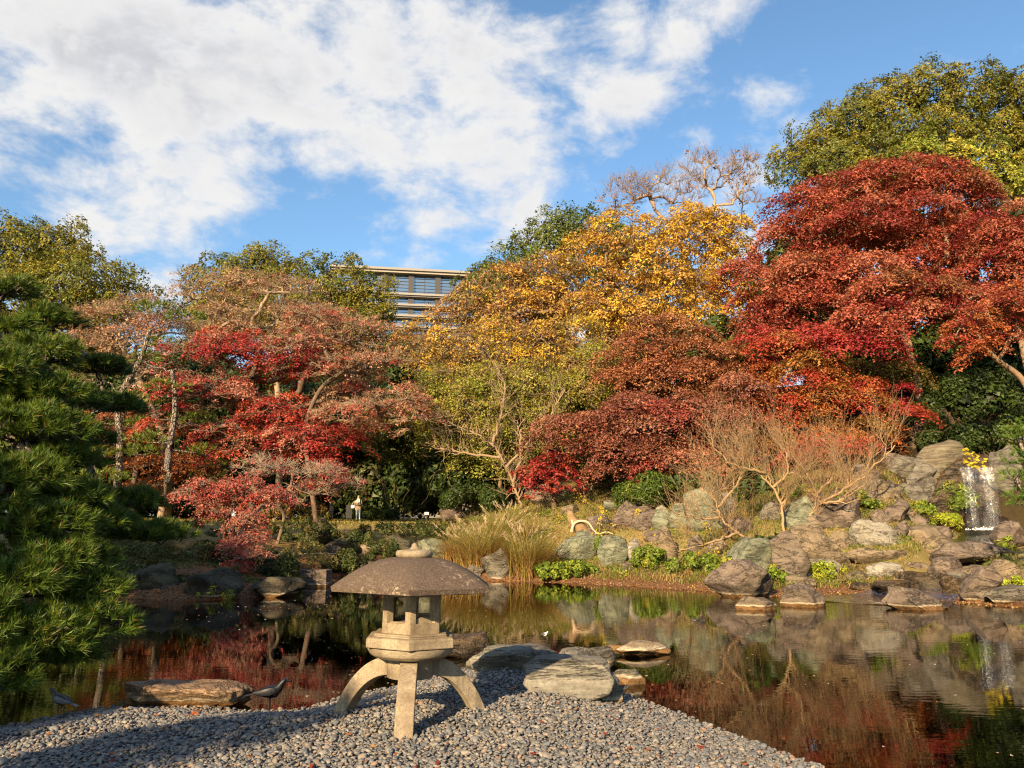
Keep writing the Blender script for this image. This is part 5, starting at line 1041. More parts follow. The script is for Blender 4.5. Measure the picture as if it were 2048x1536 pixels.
for i, (px, py, w, h, lab) in enumerate([
    (1570, 1120, 50, 34, 'small stone wedged between the veined green rock and the tall rounded rock'), (1725, 1090, 44, 30, 'stone just left of the mottled white rock'), (1730, 1125, 50, 26, 'stone at the left end of the long tan slab'), (1810, 1075, 46, 30, 'stone between the mottled white rock and the wide tan slab'),
    (1690, 1015, 50, 34, 'stone behind the knobbly myrtle trunk'), (1720, 960, 46, 30, 'small stone highest on the slope behind the right myrtle arms'), (1880, 1000, 40, 40, 'stone between the slanting boulder and the fern bank'), (1840, 1060, 44, 34, 'stone at the foot of the tall narrow grey rock'),
    (1480, 1072, 50, 34, 'stone right of the tall pale slab, under the sprawling myrtle'), (1400, 1100, 40, 26, 'stone half sunk in grass right of the reddish upright rock'), (1440, 1105, 44, 24, 'stone half sunk in grass below the tall pale slab'), (1310, 1085, 36, 22, 'little stone above the reddish upright rock'),
    (1200, 1055, 40, 24, 'stone right behind the driftwood'), (1550, 1040, 44, 34, 'stone left of the stout myrtle trunk'), (1690, 1100, 44, 34, 'stone behind the ridge of the arched rock'), (1770, 1050, 40, 28, 'stone left of the weathered purple rock'),
    (1890, 1082, 50, 26, 'low stone at the left rim of the waterfall pool'), (1930, 1170, 44, 22, 'low stone between the cascade and the cracked brown rock'), (1720, 1165, 40, 20, 'low stone at the right foot of the arched rock'), (1790, 930, 40, 26, 'small stone above the furrowed boulder'),
    (1860, 930, 44, 34, 'stone between the furrowed and the olive boulders'), (1460, 1030, 40, 40, 'stone behind the sprawling myrtle, right of the tall pale slab'), (1140, 1030, 34, 20, 'small stone left behind the driftwood stump'), (1290, 1020, 40, 24, 'small stone below the glossy laurel clump')]):
    R(px, py, w, h, ('rk_brown', 'rk_grey', 'rk_tan', 'rk_brown')[i % 4], lab, sink=0.5, group='filler stones of the right bank')
# far bank, left
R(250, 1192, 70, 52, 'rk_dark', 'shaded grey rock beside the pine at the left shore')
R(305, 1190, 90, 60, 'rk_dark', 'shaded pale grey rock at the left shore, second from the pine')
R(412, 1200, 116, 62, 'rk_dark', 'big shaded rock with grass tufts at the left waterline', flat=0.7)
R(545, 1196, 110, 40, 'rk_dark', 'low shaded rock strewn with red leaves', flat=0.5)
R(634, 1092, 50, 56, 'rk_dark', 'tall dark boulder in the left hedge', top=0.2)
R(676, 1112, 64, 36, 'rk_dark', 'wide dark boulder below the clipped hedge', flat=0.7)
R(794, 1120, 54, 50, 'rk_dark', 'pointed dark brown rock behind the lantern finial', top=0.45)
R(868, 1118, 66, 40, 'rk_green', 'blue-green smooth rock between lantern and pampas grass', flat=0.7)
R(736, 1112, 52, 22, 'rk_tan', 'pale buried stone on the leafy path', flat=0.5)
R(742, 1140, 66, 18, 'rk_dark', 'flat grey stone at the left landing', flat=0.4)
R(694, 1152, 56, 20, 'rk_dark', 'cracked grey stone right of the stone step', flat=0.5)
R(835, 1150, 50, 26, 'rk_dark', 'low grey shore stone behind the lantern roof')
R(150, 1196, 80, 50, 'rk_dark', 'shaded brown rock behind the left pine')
# ------------------------------------------------------------------ bare shrubs and thin trees
MY = dict(col=(0.40, 0.265, 0.145), barkmat='bark_pale', wr=0.0055, levels=1)
b1 = hit(1525, 1088); Y1 = b1[1]
bare_shrub('bare_shrub', 'leafless crape myrtle sprawling left in front of the pale green slab', 'shrub', b1, [[None, (1475, 1066, Y1), (1442, 1035, Y1), (1430, 1000, Y1), (1400, 975, Y1 + 0.3)], [(1442, 1035, Y1), (1400, 1038, Y1 - 0.4), (1350, 1026, Y1 - 0.6)], [(1435, 1015, Y1), (1470, 970, Y1 + 0.2), (1490, 930, Y1 + 0.4)], [(1475, 1066, Y1), (1420, 1085, Y1 - 0.6), (1360, 1100, Y1 - 0.9)]], 501, whips=330, wl=(0.7, 2.3), r0=0.050, up=0.55, **MY)
b2 = hit(1568, 1068); Y2 = b2[1]
bare_shrub('bare_shrub', 'leafless crape myrtle with a stout upright trunk in the middle of the slope', 'shrub', b2, [[None, (1562, 1010, Y2), (1545, 975, Y2), (1515, 945, Y2), (1480, 915, Y2)], [(1545, 975, Y2), (1575, 945, Y2 - 0.3), (1572, 905, Y2 - 0.4)], [(1530, 945, Y2), (1470, 930, Y2 - 0.5), (1430, 900, Y2 - 0.5)], [(1562, 1010, Y2), (1595, 970, Y2 + 0.4), (1625, 925, Y2 + 0.4)]], 502, whips=380, wl=(0.8, 2.4), r0=0.054, up=0.6, **MY)
b3 = hit(1632, 1062); Y3 = b3[1]
bare_shrub('bare_shrub', 'leafless crape myrtle with knobbly twisted trunk reaching right', 'shrub', b3, [[None, (1622, 1028, Y3), (1640, 1005, Y3), (1622, 965, Y3), (1600, 925, Y3)], [(1640, 1005, Y3), (1690, 975, Y3 - 0.3), (1740, 940, Y3 - 0.3), (1790, 890, Y3 - 0.2)], [(1630, 990, Y3), (1668, 950, Y3 + 0.3), (1665, 905, Y3 + 0.4)], [(1640, 1005, Y3), (1680, 1000, Y3 - 0.6), (1720, 975, Y3 - 0.6)]], 503, whips=350, wl=(0.7, 2.3), r0=0.054, up=0.6, **MY)
b4 = hit(1166, 1000); Y4 = b4[1]
bare_shrub('bare_shrub', 'bare fan of thin stems on the slope above the driftwood', 'shrub', b4, [[None, (1150, 960, Y4), (1115, 915, Y4)], [None, (1170, 950, Y4), (1180, 900, Y4)], [None, (1195, 960, Y4), (1240, 915, Y4)], [None, (1185, 970, Y4), (1215, 900, Y4)]], 504, whips=50, wl=(0.6, 1.8), r0=0.035, up=0.5, **MY)
TH = dict(col=(0.34, 0.25, 0.165), barkmat='bark_pale', levels=2, wr=0.011)
p = hit(869, 1034); Y5 = p[1]
bare_shrub('bare_tree', 'thin straight bare tree right of the walking couple', 'tree', p, [[None, (863, 980, Y5), (852, 900, Y5), (838, 820, Y5), (826, 770, Y5)], [(858, 930, Y5), (905, 870, Y5), (950, 845, Y5)], [(852, 900, Y5), (820, 850, Y5), (790, 830, Y5)], [(864, 990, Y5), (900, 940, Y5), (940, 925, Y5)]], 505, whips=130, wl=(1.0, 2.6), r0=0.075, up=0.35, **TH)
p = hit(826, 1034); Y6 = p[1]
bare_shrub('bare_tree', 'thin leaning bare tree nearest the walking couple', 'tree', p, [[None, (815, 985, Y6), (796, 935, Y6), (765, 895, Y6), (725, 870, Y6)], [(796, 935, Y6), (805, 880, Y6), (835, 830, Y6)], [(785, 918, Y6), (745, 910, Y6), (700, 915, Y6)], [(815, 985, Y6), (770, 960, Y6), (740, 955, Y6)]], 506, whips=140, wl=(1.0, 2.4), r0=0.075, up=0.3, **TH)
p = hit(1043, 1020); Y7 = p[1]
bare_shrub('bare_tree', 'curving bare tree on the slope behind the pampas grass', 'tree', p, [[None, (1034, 985, Y7), (1012, 935, Y7), (985, 890, Y7), (940, 862, Y7), (890, 848, Y7)], [(985, 890, Y7), (998, 840, Y7), (1010, 780, Y7), (995, 735, Y7)], [(1012, 935, Y7), (1060, 880, Y7), (1100, 830, Y7), (1130, 780, Y7)], [(1026, 965, Y7), (1042, 900, Y7), (1035, 850, Y7)], [(1000, 915, Y7), (930, 905, Y7), (880, 895, Y7)]], 507, whips=170, wl=(0.9, 2.2), r0=0.075, up=0.4, **{**TH, 'col': (0.30, 0.21, 0.13)})
p = hit(1128, 1000)
# ------------------------------------------------------------------ pampas grass
def pampas(px, py, seed, label, n=900, H=1.9):
    g = rng_(seed); b = hit(px, py); root = thing('pampas_grass', label, 'grass clump', b, 'pampas grass clumps on the far shore')
    P = np.zeros((n, 3)); P[:, :2] = g.normal(0, 0.28, (n, 2)); P[:, 2] = ground_z(P[:, 0] + b[0], P[:, 1] + b[1]) - b[2]
    a = np.arctan2(P[:, 1], P[:, 0]) + g.normal(0, 0.7, n); t = g.random((n, 1)); dead = g.random(n) < 0.62
    col = np.array([0.20, 0.22, 0.045]) * (1 - t) + np.array([0.40, 0.33, 0.09]) * t; col[dead] = np.array([0.46, 0.27, 0.10]) * g.uniform(0.6, 1.2, (dead.sum(), 1))
    V, F, C, tip = blades(g, P, np.where(dead, H * 0.75, H), np.where(dead, 0.95, 0.62), 0.012, col, 0.3, 6, a, 1.15)
    MB().add(V, F, C).build('blades', M['blade'], root)
    m = 26; Q = np.zeros((m, 3)); Q[:, :2] = g.normal(0, 0.2, (m, 2)); a = g.uniform(0, 6.28, m); L = g.uniform(0.2, 0.75, m)
    for i in range(m):
        top = Q[i] + np.array([math.cos(a[i]) * L[i] * H, math.sin(a[i]) * L[i] * H * 0.8, H * g.uniform(0.75, 1.15) - 0.25 * L[i]]); mid = Q[i] + (top - Q[i]) * np.array([0.3, 0.3, 0.6])
        mb = MB(); tube(mb, smooth_path([Q[i], mid, top], 8), 0.006, 3, (0.36, 0.26, 0.12), False)
        d = unit(top - mid); k = 46; f = g.random(k)[:, None]; s0 = top - d * 0.30 * (1 - f); hd = unit(d + g.normal(0, 0.35, (k, 3)) + np.array([0.15, 0, -0.15])); sd = unit(np.cross(hd, g.normal(size=(k, 3)))) * 0.007
        tp = s0 + hd * (0.12 * (1.2 - 0.6 * f)); mb.add(np.stack([s0 - sd, s0 + sd, tp], 1).reshape(-1, 3), np.arange(3 * k).reshape(-1, 3), (0.62, 0.50, 0.34)); mb.build('plume', M['blade'], root, smooth=False)
pampas(1052, 1146, 511, 'tawny pampas grass clump right of the upright grey stone', 1300, 1.75)
pampas(962, 1138, 512, 'green-gold pampas grass clump behind the upright grey stone', 1200, 1.85)
pampas(1010, 1098, 513, 'pampas grass clump at the back with plumes above the others', 1100, 1.8)
pampas(915, 1120, 514, 'small pampas grass clump leaning left over the path', 500, 1.4)

# ------------------------------------------------------------------ shrubs on the left bank and slope plants
SH = [((0.06, 0.085, 0.018), 4), ((0.10, 0.11, 0.025), 2), ((0.13, 0.08, 0.03), 1.5), ((0.035, 0.05, 0.012), 3)]
SASA = [((0.12, 0.12, 0.03), 3), ((0.25, 0.20, 0.07), 2), ((0.07, 0.09, 0.02), 3), ((0.3, 0.22, 0.1), 1)]
for i, (px, py, rx, ry, Y, pal, lab, bx) in enumerate([
    (800, 1072, 110, 20, 35.5, SH, 'long clipped dark hedge below the lawn', 0.6), (690, 1072, 60, 20, 35, SH, 'clipped dark hedge behind the tall boulder', 0.5), (880, 1058, 60, 16, 37, SH, 'low clipped hedge right of the long hedge', 0.5),
    (745, 1098, 62, 22, 32, SH, 'rounded clipped shrub above the wide dark boulder', 0.3), (605, 1068, 60, 26, 33.5, SH, 'green shrub left of the tall dark boulder', 0.2), (610, 1118, 60, 34, 29, SASA, 'brownish shrub above the stone step', 0.1),
    (350, 1128, 80, 40, 26.5, SASA, 'dwarf bamboo clump on the shaded left bank', 0.0), (270, 1135, 70, 44, 25.5, SASA, 'dwarf bamboo clump beside the left pine', 0.0), (430, 1130, 60, 36, 27, SH, 'dark shrub below the forked maple trunk', 0.0),
    (540, 1140, 50, 30, 27, SH, 'dark shrub behind the hanging pink bough', 0.0), (360, 1065, 110, 18, 33, SH, 'low dark shrub strip along the lawn edge', 0.5), (180, 1110, 80, 55, 26, SASA, 'dwarf bamboo behind the lowest pine boughs', 0.0), (500, 1062, 60, 22, 33, SH, 'dark low shrub right of the forked trunk', 0.3),
    (590, 1020, 60, 14, 50, OLIVE, 'low olive azalea mound on the lawn', 0.0), (625, 1036, 40, 6, 47, OLIVE, 'flat olive azalea mound near the stooping walker', 0.0), (760, 1030, 40, 10, 52, DARKG, 'small dark shrub right of the standing walker', 0.0), (950, 1000, 70, 24, 43, DARKG, 'dark shrub at the edge of the sunny slope', 0.0), (330, 1162, 60, 26, 25.2, SASA, 'dwarf bamboo overhanging the second shaded rock', 0.0), (455, 1165, 50, 24, 25.6, SASA, 'dwarf bamboo overhanging the grass-tufted rock', 0.0), (240, 1168, 60, 26, 24.6, SH, 'dark shrub low between the pine and the shaded rocks', 0.0), (560, 1160, 40, 18, 26.5, SH, 'small dark shrub left of the stone step', 0.0), (290, 1182, 46, 16, 23.7, SASA, 'low grassy plants at the waterline beside the first shaded rock', 0.0), (362, 1186, 36, 14, 23.5, SH, 'low dark plants between the two shaded rocks', 0.0), (478, 1180, 40, 16, 24.2, SASA, 'low grassy plants right of the grass-tufted rock', 0.0), (385, 1150, 50, 26, 26, SH, 'dark fern clump above the shaded rocks', 0.0), (690, 1130, 40, 22, 30, SH, 'small shrub beside the leafy path', 0.0)]):
    bush('shrub', lab, 'shrub', px, py, rx, ry, Y, pal, 520 + i, leaf=0.095 if Y < 40 else 0.15, layers=1.5, lumps=22, boxy=bx, asp=0.3 if pal is SASA else 0.62, stem=(bx == 0))
GC = [((0.15, 0.22, 0.025), 4), ((0.22, 0.27, 0.03), 3), ((0.09, 0.15, 0.02), 2), ((0.40, 0.34, 0.04), 1)]
BY = [((0.34, 0.40, 0.03), 3), ((0.24, 0.32, 0.03), 2), ((0.45, 0.42, 0.05), 1)]
for i, (px, py, rx, ry, pal, lab, lf, asp) in enumerate([
    (1100, 1146, 34, 14, GC, 'round-leaved green plants right of the pampas grass', 0.13, 0.95), (1150, 1140, 44, 13, GC, 'round-leaved green plants under the broad green rock', 0.10, 0.9), (1200, 1092, 40, 14, GC, 'bright ground cover above the grey-green rock', 0.08, 0.8), (1300, 1118, 34, 18, GC, 'leafy clump left of the reddish upright rock', 0.09, 0.7),
    (1390, 1128, 50, 16, GC, 'leafy green clump right of the reddish upright rock', 0.09, 0.8), (1450, 1140, 34, 20, GC, 'dark leafy plants left of the veined green rock', 0.12, 0.9), (1545, 1085, 34, 14, DARKG, 'glossy round leaves on top of the veined green rock', 0.13, 0.9), (1550, 1150, 20, 14, GC, 'green leaves between the veined rock and the tall rounded rock', 0.11, 0.9),
    (1655, 1142, 34, 16, BY, 'bright yellow-green fern below the arched rock', 0.12, 0.35), (1890, 1045, 28, 18, BY, 'bright yellow-green fern at the pool left edge', 0.12, 0.35), (1915, 1000, 36, 40, GC, 'green fern bank beside the waterfall', 0.16, 0.3), (1925, 1108, 14, 6, BY, 'moss tuft on the stream slab', 0.06, 0.6), (2030, 1168, 20, 12, BY, 'moss cushion on the right edge rock', 0.05, 0.8),
    (2010, 1090, 18, 12, GC, 'green fern under the right edge rock', 0.12, 0.3), (1740, 1010, 22, 10, GC, 'leafy tuft on the right slope by the tan mound', 0.09, 0.9), (1840, 1020, 24, 14, GC, 'leafy tuft below the slanting grey boulder', 0.09, 0.8), (1600, 985, 50, 12, GC, 'green strip of plants behind the bare shrubs', 0.10, 0.6), (1700, 1000, 50, 14, GC, 'green plants under the right arms of the bare shrub', 0.10, 0.7), (1350, 1024, 40, 10, GC, 'grassy green tuft above the slope rocks', 0.10, 0.25), (430, 1186, 40, 12, [((0.30, 0.32, 0.04), 1), ((0.2, 0.24, 0.03), 1)], 'sunlit yellow-green grass tuft at the left waterline', 0.13, 0.2)]):
    c = hit(px, py + ry); Yc = c[1]; bush('ground_plant', lab, 'plant', px, py, rx, ry, Yc, pal, 560 + i, leaf=lf, layers=1.5, lumps=16, asp=asp, base=c, stem=False, vary=0.3)
# yellow leaf sprays
def sprig(px, py, h, n, seed, label, leaf=0.09, lean=0.1, droop=0.0, col=(0.62, 0.46, 0.03)):
    g = rng_(seed); b = hit(px, py); s = b[1] / FPX; H = h * s; root = thing('yellow_leafed_sapling', label, 'plant', b)
    top = np.array([lean * H, 0, H]); path = smooth_path([(0, 0, -0.05), top * 0.5 + g.normal(0, 0.03, 3), top], 8); mb = MB(); tube(mb, path, 0.008, 4, (0.4, 0.28, 0.14)); 
    tips = path[g.integers(3, len(path), 5)]; tp = tips + g.normal(0, 0.16, (5, 3)); twig_batch(mb, g, tips, tp, 0.005, 0.05, (0.4, 0.28, 0.14), 3, 3); mb.build('stem', M['bark_pale'], root)
    P = np.concatenate([path[g.integers(3, len(path), n)], tp[g.integers(0, 5, n // 2)]]) + g.normal(0, 0.07, (n + n // 2, 3)); N_ = unit(g.normal(0, 0.6, (len(P), 3)) + np.array([0, -0.8, 0.4]))
    V, F = leaf_quads(P, N_, leaf * g.uniform(0.7, 1.3, len(P)), g, 0.6); MB().add(V, F, np.repeat(np.array(col) * g.uniform(0.7, 1.15, (len(P), 1)), 4, 0)).build('leaves', M['leaf'], root, smooth=False)
for i, (px, py, h, n, lab) in enumerate([(1196, 1082, 60, 30, 'yellow-leaved shoot rising behind the driftwood'), (1166, 1012, 20, 16, 'yellow leaves at the foot of the bare fan of stems'), (1118, 1046, 16, 10, 'yellow sprig right of the pampas plumes'), (1193, 1110, 44, 22, 'yellow vine hanging over the broad green rock'), (1150, 1112, 22, 16, 'yellow leaves on the face of the broad green rock'),
                                       (1280, 1058, 36, 24, 'yellow sprig before the purple-grey slope rock'), (1295, 1056, 22, 12, 'small yellow sprig right of it on the slope row'), (1390, 1064, 20, 12, 'yellow sprig left of the tall pale slab'), (1412, 1070, 18, 14, 'yellow sprig below the tall pale slab'), (1228, 1060, 12, 8, 'tiny yellow sprig at the end of the driftwood branch'),
                                       (1390, 1126, 20, 16, 'yellow flowers in the green clump by the shore'), (1300, 1106, 16, 12, 'yellow flowers in the leafy clump near the pale slab'), (1430, 1118, 18, 12, 'yellow sprig left of the veined green rock'), (1090, 1158, 14, 8, 'yellow leaves low at the shore right of the pampas grass'), (1740, 1012, 14, 8, 'yellow leaves beside the tan rock mound'), (1845, 935, 12, 8, 'yellow leaves on top of the furrowed boulder'), (1700, 1030, 16, 8, 'yellow leaves right of the knobbly trunk')]):
    sprig(px, py, h, n, 600 + i, lab, lean=0.15 * (-1) ** i)
def yellow_plant():
    g = rng_(640); c = at(1950, 922, 34.0); root = thing('broad_leaf_plant', 'bright yellow broad-leaved plant at the waterfall lip', 'plant', (c[0], c[1] + 0.25, c[2] - 0.25))
    mb = MB(); P = []
    for i in range(46):
        q = np.array([g.uniform(-0.42, 0.42), -0.25 + g.normal(0, 0.08), 0.0]); q[2] = 0.25 + g.uniform(-0.34, 0.34) - 0.6 * q[0]; P.append(q)
    twig_batch(mb, g, np.zeros((46, 3)), np.array(P), 0.008, 0.05, (0.3, 0.25, 0.1), 3, 4); mb.build('stem', M['bark_pale'], root)
    for q in P:
        V, F = leaf_quads(q[None], unit(np.array([[g.normal(0, 0.35), -1.0, 0.35 + g.normal(0, 0.25)]])), np.array([g.uniform(0.13, 0.22)]), g, 0.62, roll=np.array([[1.0, 0, g.normal(0, 0.5)]]))
        MB().add(V, F, np.array([0.55, 0.43, 0.025]) * g.uniform(0.6, 1.1)).build('leaf', M['leaf'], root, smooth=False)
yellow_plant()

# ------------------------------------------------------------------ grass, litter, floating leaves: nobody could count them
def make_stuff():
    g = rng_(700); n = 115000; X = g.uniform(-6, 20, n); Y = g.uniform(19, 48, n); u = X / Y; sd = pond_sd(X, Y); di = -sd
    ok = (sd < -0.5) & (u > -0.10) & (u < 0.60) & (di < 13.5) & (stream_d(X, Y) > 1.1); ok &= g.random(n) < np.where(di < 9, 1.0, 0.6); X, Y, di = X[ok], Y[ok], di[ok]; n = len(X)
    P = np.stack([X, Y, ground_z(X, Y) - 0.01], 1); pat = np.clip(0.5 + 0.9 * wob(X, Y, 1.3) + g.normal(0, 0.25, n), 0, 1); pat = np.clip(pat * np.where(di < 5.5, 1.5, 0.95), 0, 1)[:, None]
    col = np.array([0.43, 0.29, 0.125]) * (1 - pat) + np.array([0.19, 0.23, 0.04]) * pat; col *= g.uniform(0.6, 1.25, (n, 1))
    V, F, C, _ = blades(g, P, 0.17 + 0.09 * wob(X, Y, 0.7)[:], 0.8, 0.016, col, 0.5, 3); o = MB().add(V, F, C).build('slope_grass', M['blade']); tag(o, 'dry tan and green grass on the sunny right bank', 'grass', kind='stuff')
    n = 2600; X = g.uniform(-4, 20, n); Y = g.uniform(19, 44, n); sd = pond_sd(X, Y); ok = (sd < -1.0) & (sd > -12) & (X / Y > -0.06) & (X / Y < 0.58) & (stream_d(X, Y) > 1.0) & (wob(X, Y, 0.9, 2.0) > -0.25); X, Y = X[ok], Y[ok]; k = 34; n = len(X)
    P = np.repeat(np.stack([X, Y, ground_z(X, Y)], 1), k, 0) + g.normal(0, 1, (n * k, 3)) * np.array([0.17, 0.17, 0.0]) + np.array([0, 0, 1.0]) * np.abs(g.normal(0, 0.10, (n * k, 1))); cc = np.repeat(pick_cols(g, [((0.15, 0.21, 0.03), 4), ((0.10, 0.14, 0.025), 3), ((0.26, 0.19, 0.08), 3), ((0.30, 0.30, 0.045), 2), ((0.18, 0.10, 0.05), 2)], n), k, 0) * g.uniform(0.6, 1.3, (n * k, 1))
    V, F = leaf_quads(P, unit(g.normal(0, 0.6, (n * k, 3)) + np.array([0, -0.3, 0.8])), 0.085 * g.uniform(0.5, 1.4, n * k), g, 0.55, tri=True); o = MB().add(V, F, np.repeat(cc, 3, 0)).build('ground_cover', M['leaf'], smooth=False); tag(o, 'low leafy ground cover between the rocks of the right bank', 'ground cover', kind='stuff')
    n = 18000; X = g.uniform(-24, 0, n); Y = g.uniform(30, 62, n); u = X / Y; di = -pond_sd(X, Y); ok = (di > 7.5) & (u > -0.62) & (u < -0.05); X, Y = X[ok], Y[ok]; n = len(X)
    P = np.stack([X, Y, ground_z(X, Y) - 0.01], 1); col = np.array([0.32, 0.27, 0.08]) * g.uniform(0.6, 1.2, (n, 1)); V, F, C, _ = blades(g, P, 0.10, 0.7, 0.03, col, 0.4, 3); o = MB().add(V, F, C).build('lawn_grass', M['blade']); tag(o, 'short yellowish lawn behind the left hedges', 'grass', kind='stuff')
    # litter along the far shore
    n = 60000; X = g.uniform(-16, 16, n); Y = g.uniform(17, 34, n); sd = pond_sd(X, Y); di = -sd; left = X / Y < -0.06
    ok = (di > -0.25) & (g.random(n) < np.where(left, np.exp(-di / 2.2), np.exp(-di / 0.9))); X, Y, left = X[ok], Y[ok], left[ok]; n = len(X); P = np.stack([X, Y, np.maximum(ground_z(X, Y), 0.0) + 0.012], 1)
    pal = pick_cols(g, [((0.42, 0.23, 0.10), 3), ((0.50, 0.30, 0.16), 2), ((0.30, 0.12, 0.05), 2), ((0.55, 0.36, 0.08), 1)], n); red = pick_cols(g, [((0.30, 0.06, 0.05), 3), ((0.38, 0.16, 0.1), 2), ((0.18, 0.07, 0.04), 2)], n); pal[left] = red[left]
    V, F = leaf_quads(P, unit(np.array([0, 0, 1.0]) + g.normal(0, 0.35, (n, 3))), 0.07 * g.uniform(0.6, 1.3, n), g); o = MB().add(V, F, np.repeat(pal, 4, 0)).build('leaf_litter', M['leaf'], smooth=False); tag(o, 'fallen brown and red leaves along the far waterline', 'leaves', kind='stuff')
    # on the gravel and on the water
    n = 420; X = g.uniform(-5, 3.2, n * 6); Y = g.uniform(5, 10, n * 6); ok = pond_sd(X, Y) < -0.05; X, Y = X[ok][:170], Y[ok][:170]; n = len(X); P = np.stack([X, Y, ground_z(X, Y) + 0.035], 1)
    V, F = leaf_quads(P, unit(np.array([0, 0, 1.0]) + g.normal(0, 0.3, (n, 3))), 0.05 * g.uniform(0.6, 1.4, n), g); c = pick_cols(g, [((0.32, 0.10, 0.03), 3), ((0.42, 0.22, 0.08), 2), ((0.22, 0.04, 0.02), 2)], n); o = MB().add(V, F, np.repeat(c, 4, 0)).build('fallen_leaves', M['leaf'], smooth=False); tag(o, 'scattered russet leaves on the grey gravel', 'leaves', kind='stuff')
    n = 3000; X = g.uniform(-12, 14, n); Y = g.uniform(6.5, 27, n); ok = pond_sd(X, Y) > 0.1; X, Y = X[ok], Y[ok]; k = g.random(len(X)) < np.where(X < -1, 0.55, 0.35); X, Y = X[k], Y[k]; n = len(X); P = np.stack([X, Y, np.full(n, 0.006)], 1)
    V, F = leaf_quads(P, unit(np.array([0, 0, 1.0]) + g.normal(0, 0.05, (n, 3))), 0.035 * g.uniform(0.5, 1.5, n), g); c = pick_cols(g, [((0.5, 0.3, 0.15), 3), ((0.45, 0.16, 0.06), 2), ((0.6, 0.5, 0.4), 2)], n); o = MB().add(V, F, np.repeat(c, 4, 0)).build('floating_leaves', M['leaf'], smooth=False); tag(o, 'tiny fallen leaves floating on the pond', 'leaves', kind='stuff')
    n = 900; X = g.uniform(-6, 5, n * 3); Y = g.uniform(6, 11, n * 3); sd = pond_sd(X, Y); ok = (sd > 0.03) & (sd < 1.6); X, Y = X[ok][:n], Y[ok][:n]; n = len(X); P = np.stack([X, Y, np.minimum(ground_z(X, Y) + 0.012, -0.012)], 1)
    V, F = leaf_quads(P, unit(np.array([0, 0, 1.0]) + g.normal(0, 0.2, (n, 3))), 0.06 * g.uniform(0.6, 1.4, n), g); c = pick_cols(g, [((0.42, 0.12, 0.03), 3), ((0.5, 0.22, 0.06), 2), ((0.2, 0.08, 0.03), 2)], n); o = MB().add(V, F, np.repeat(c, 4, 0)).build('sunken_leaves', M['leaf'], smooth=False); tag(o, 'orange sunken leaves on the shallow pond bed', 'leaves', kind='stuff')
make_stuff()

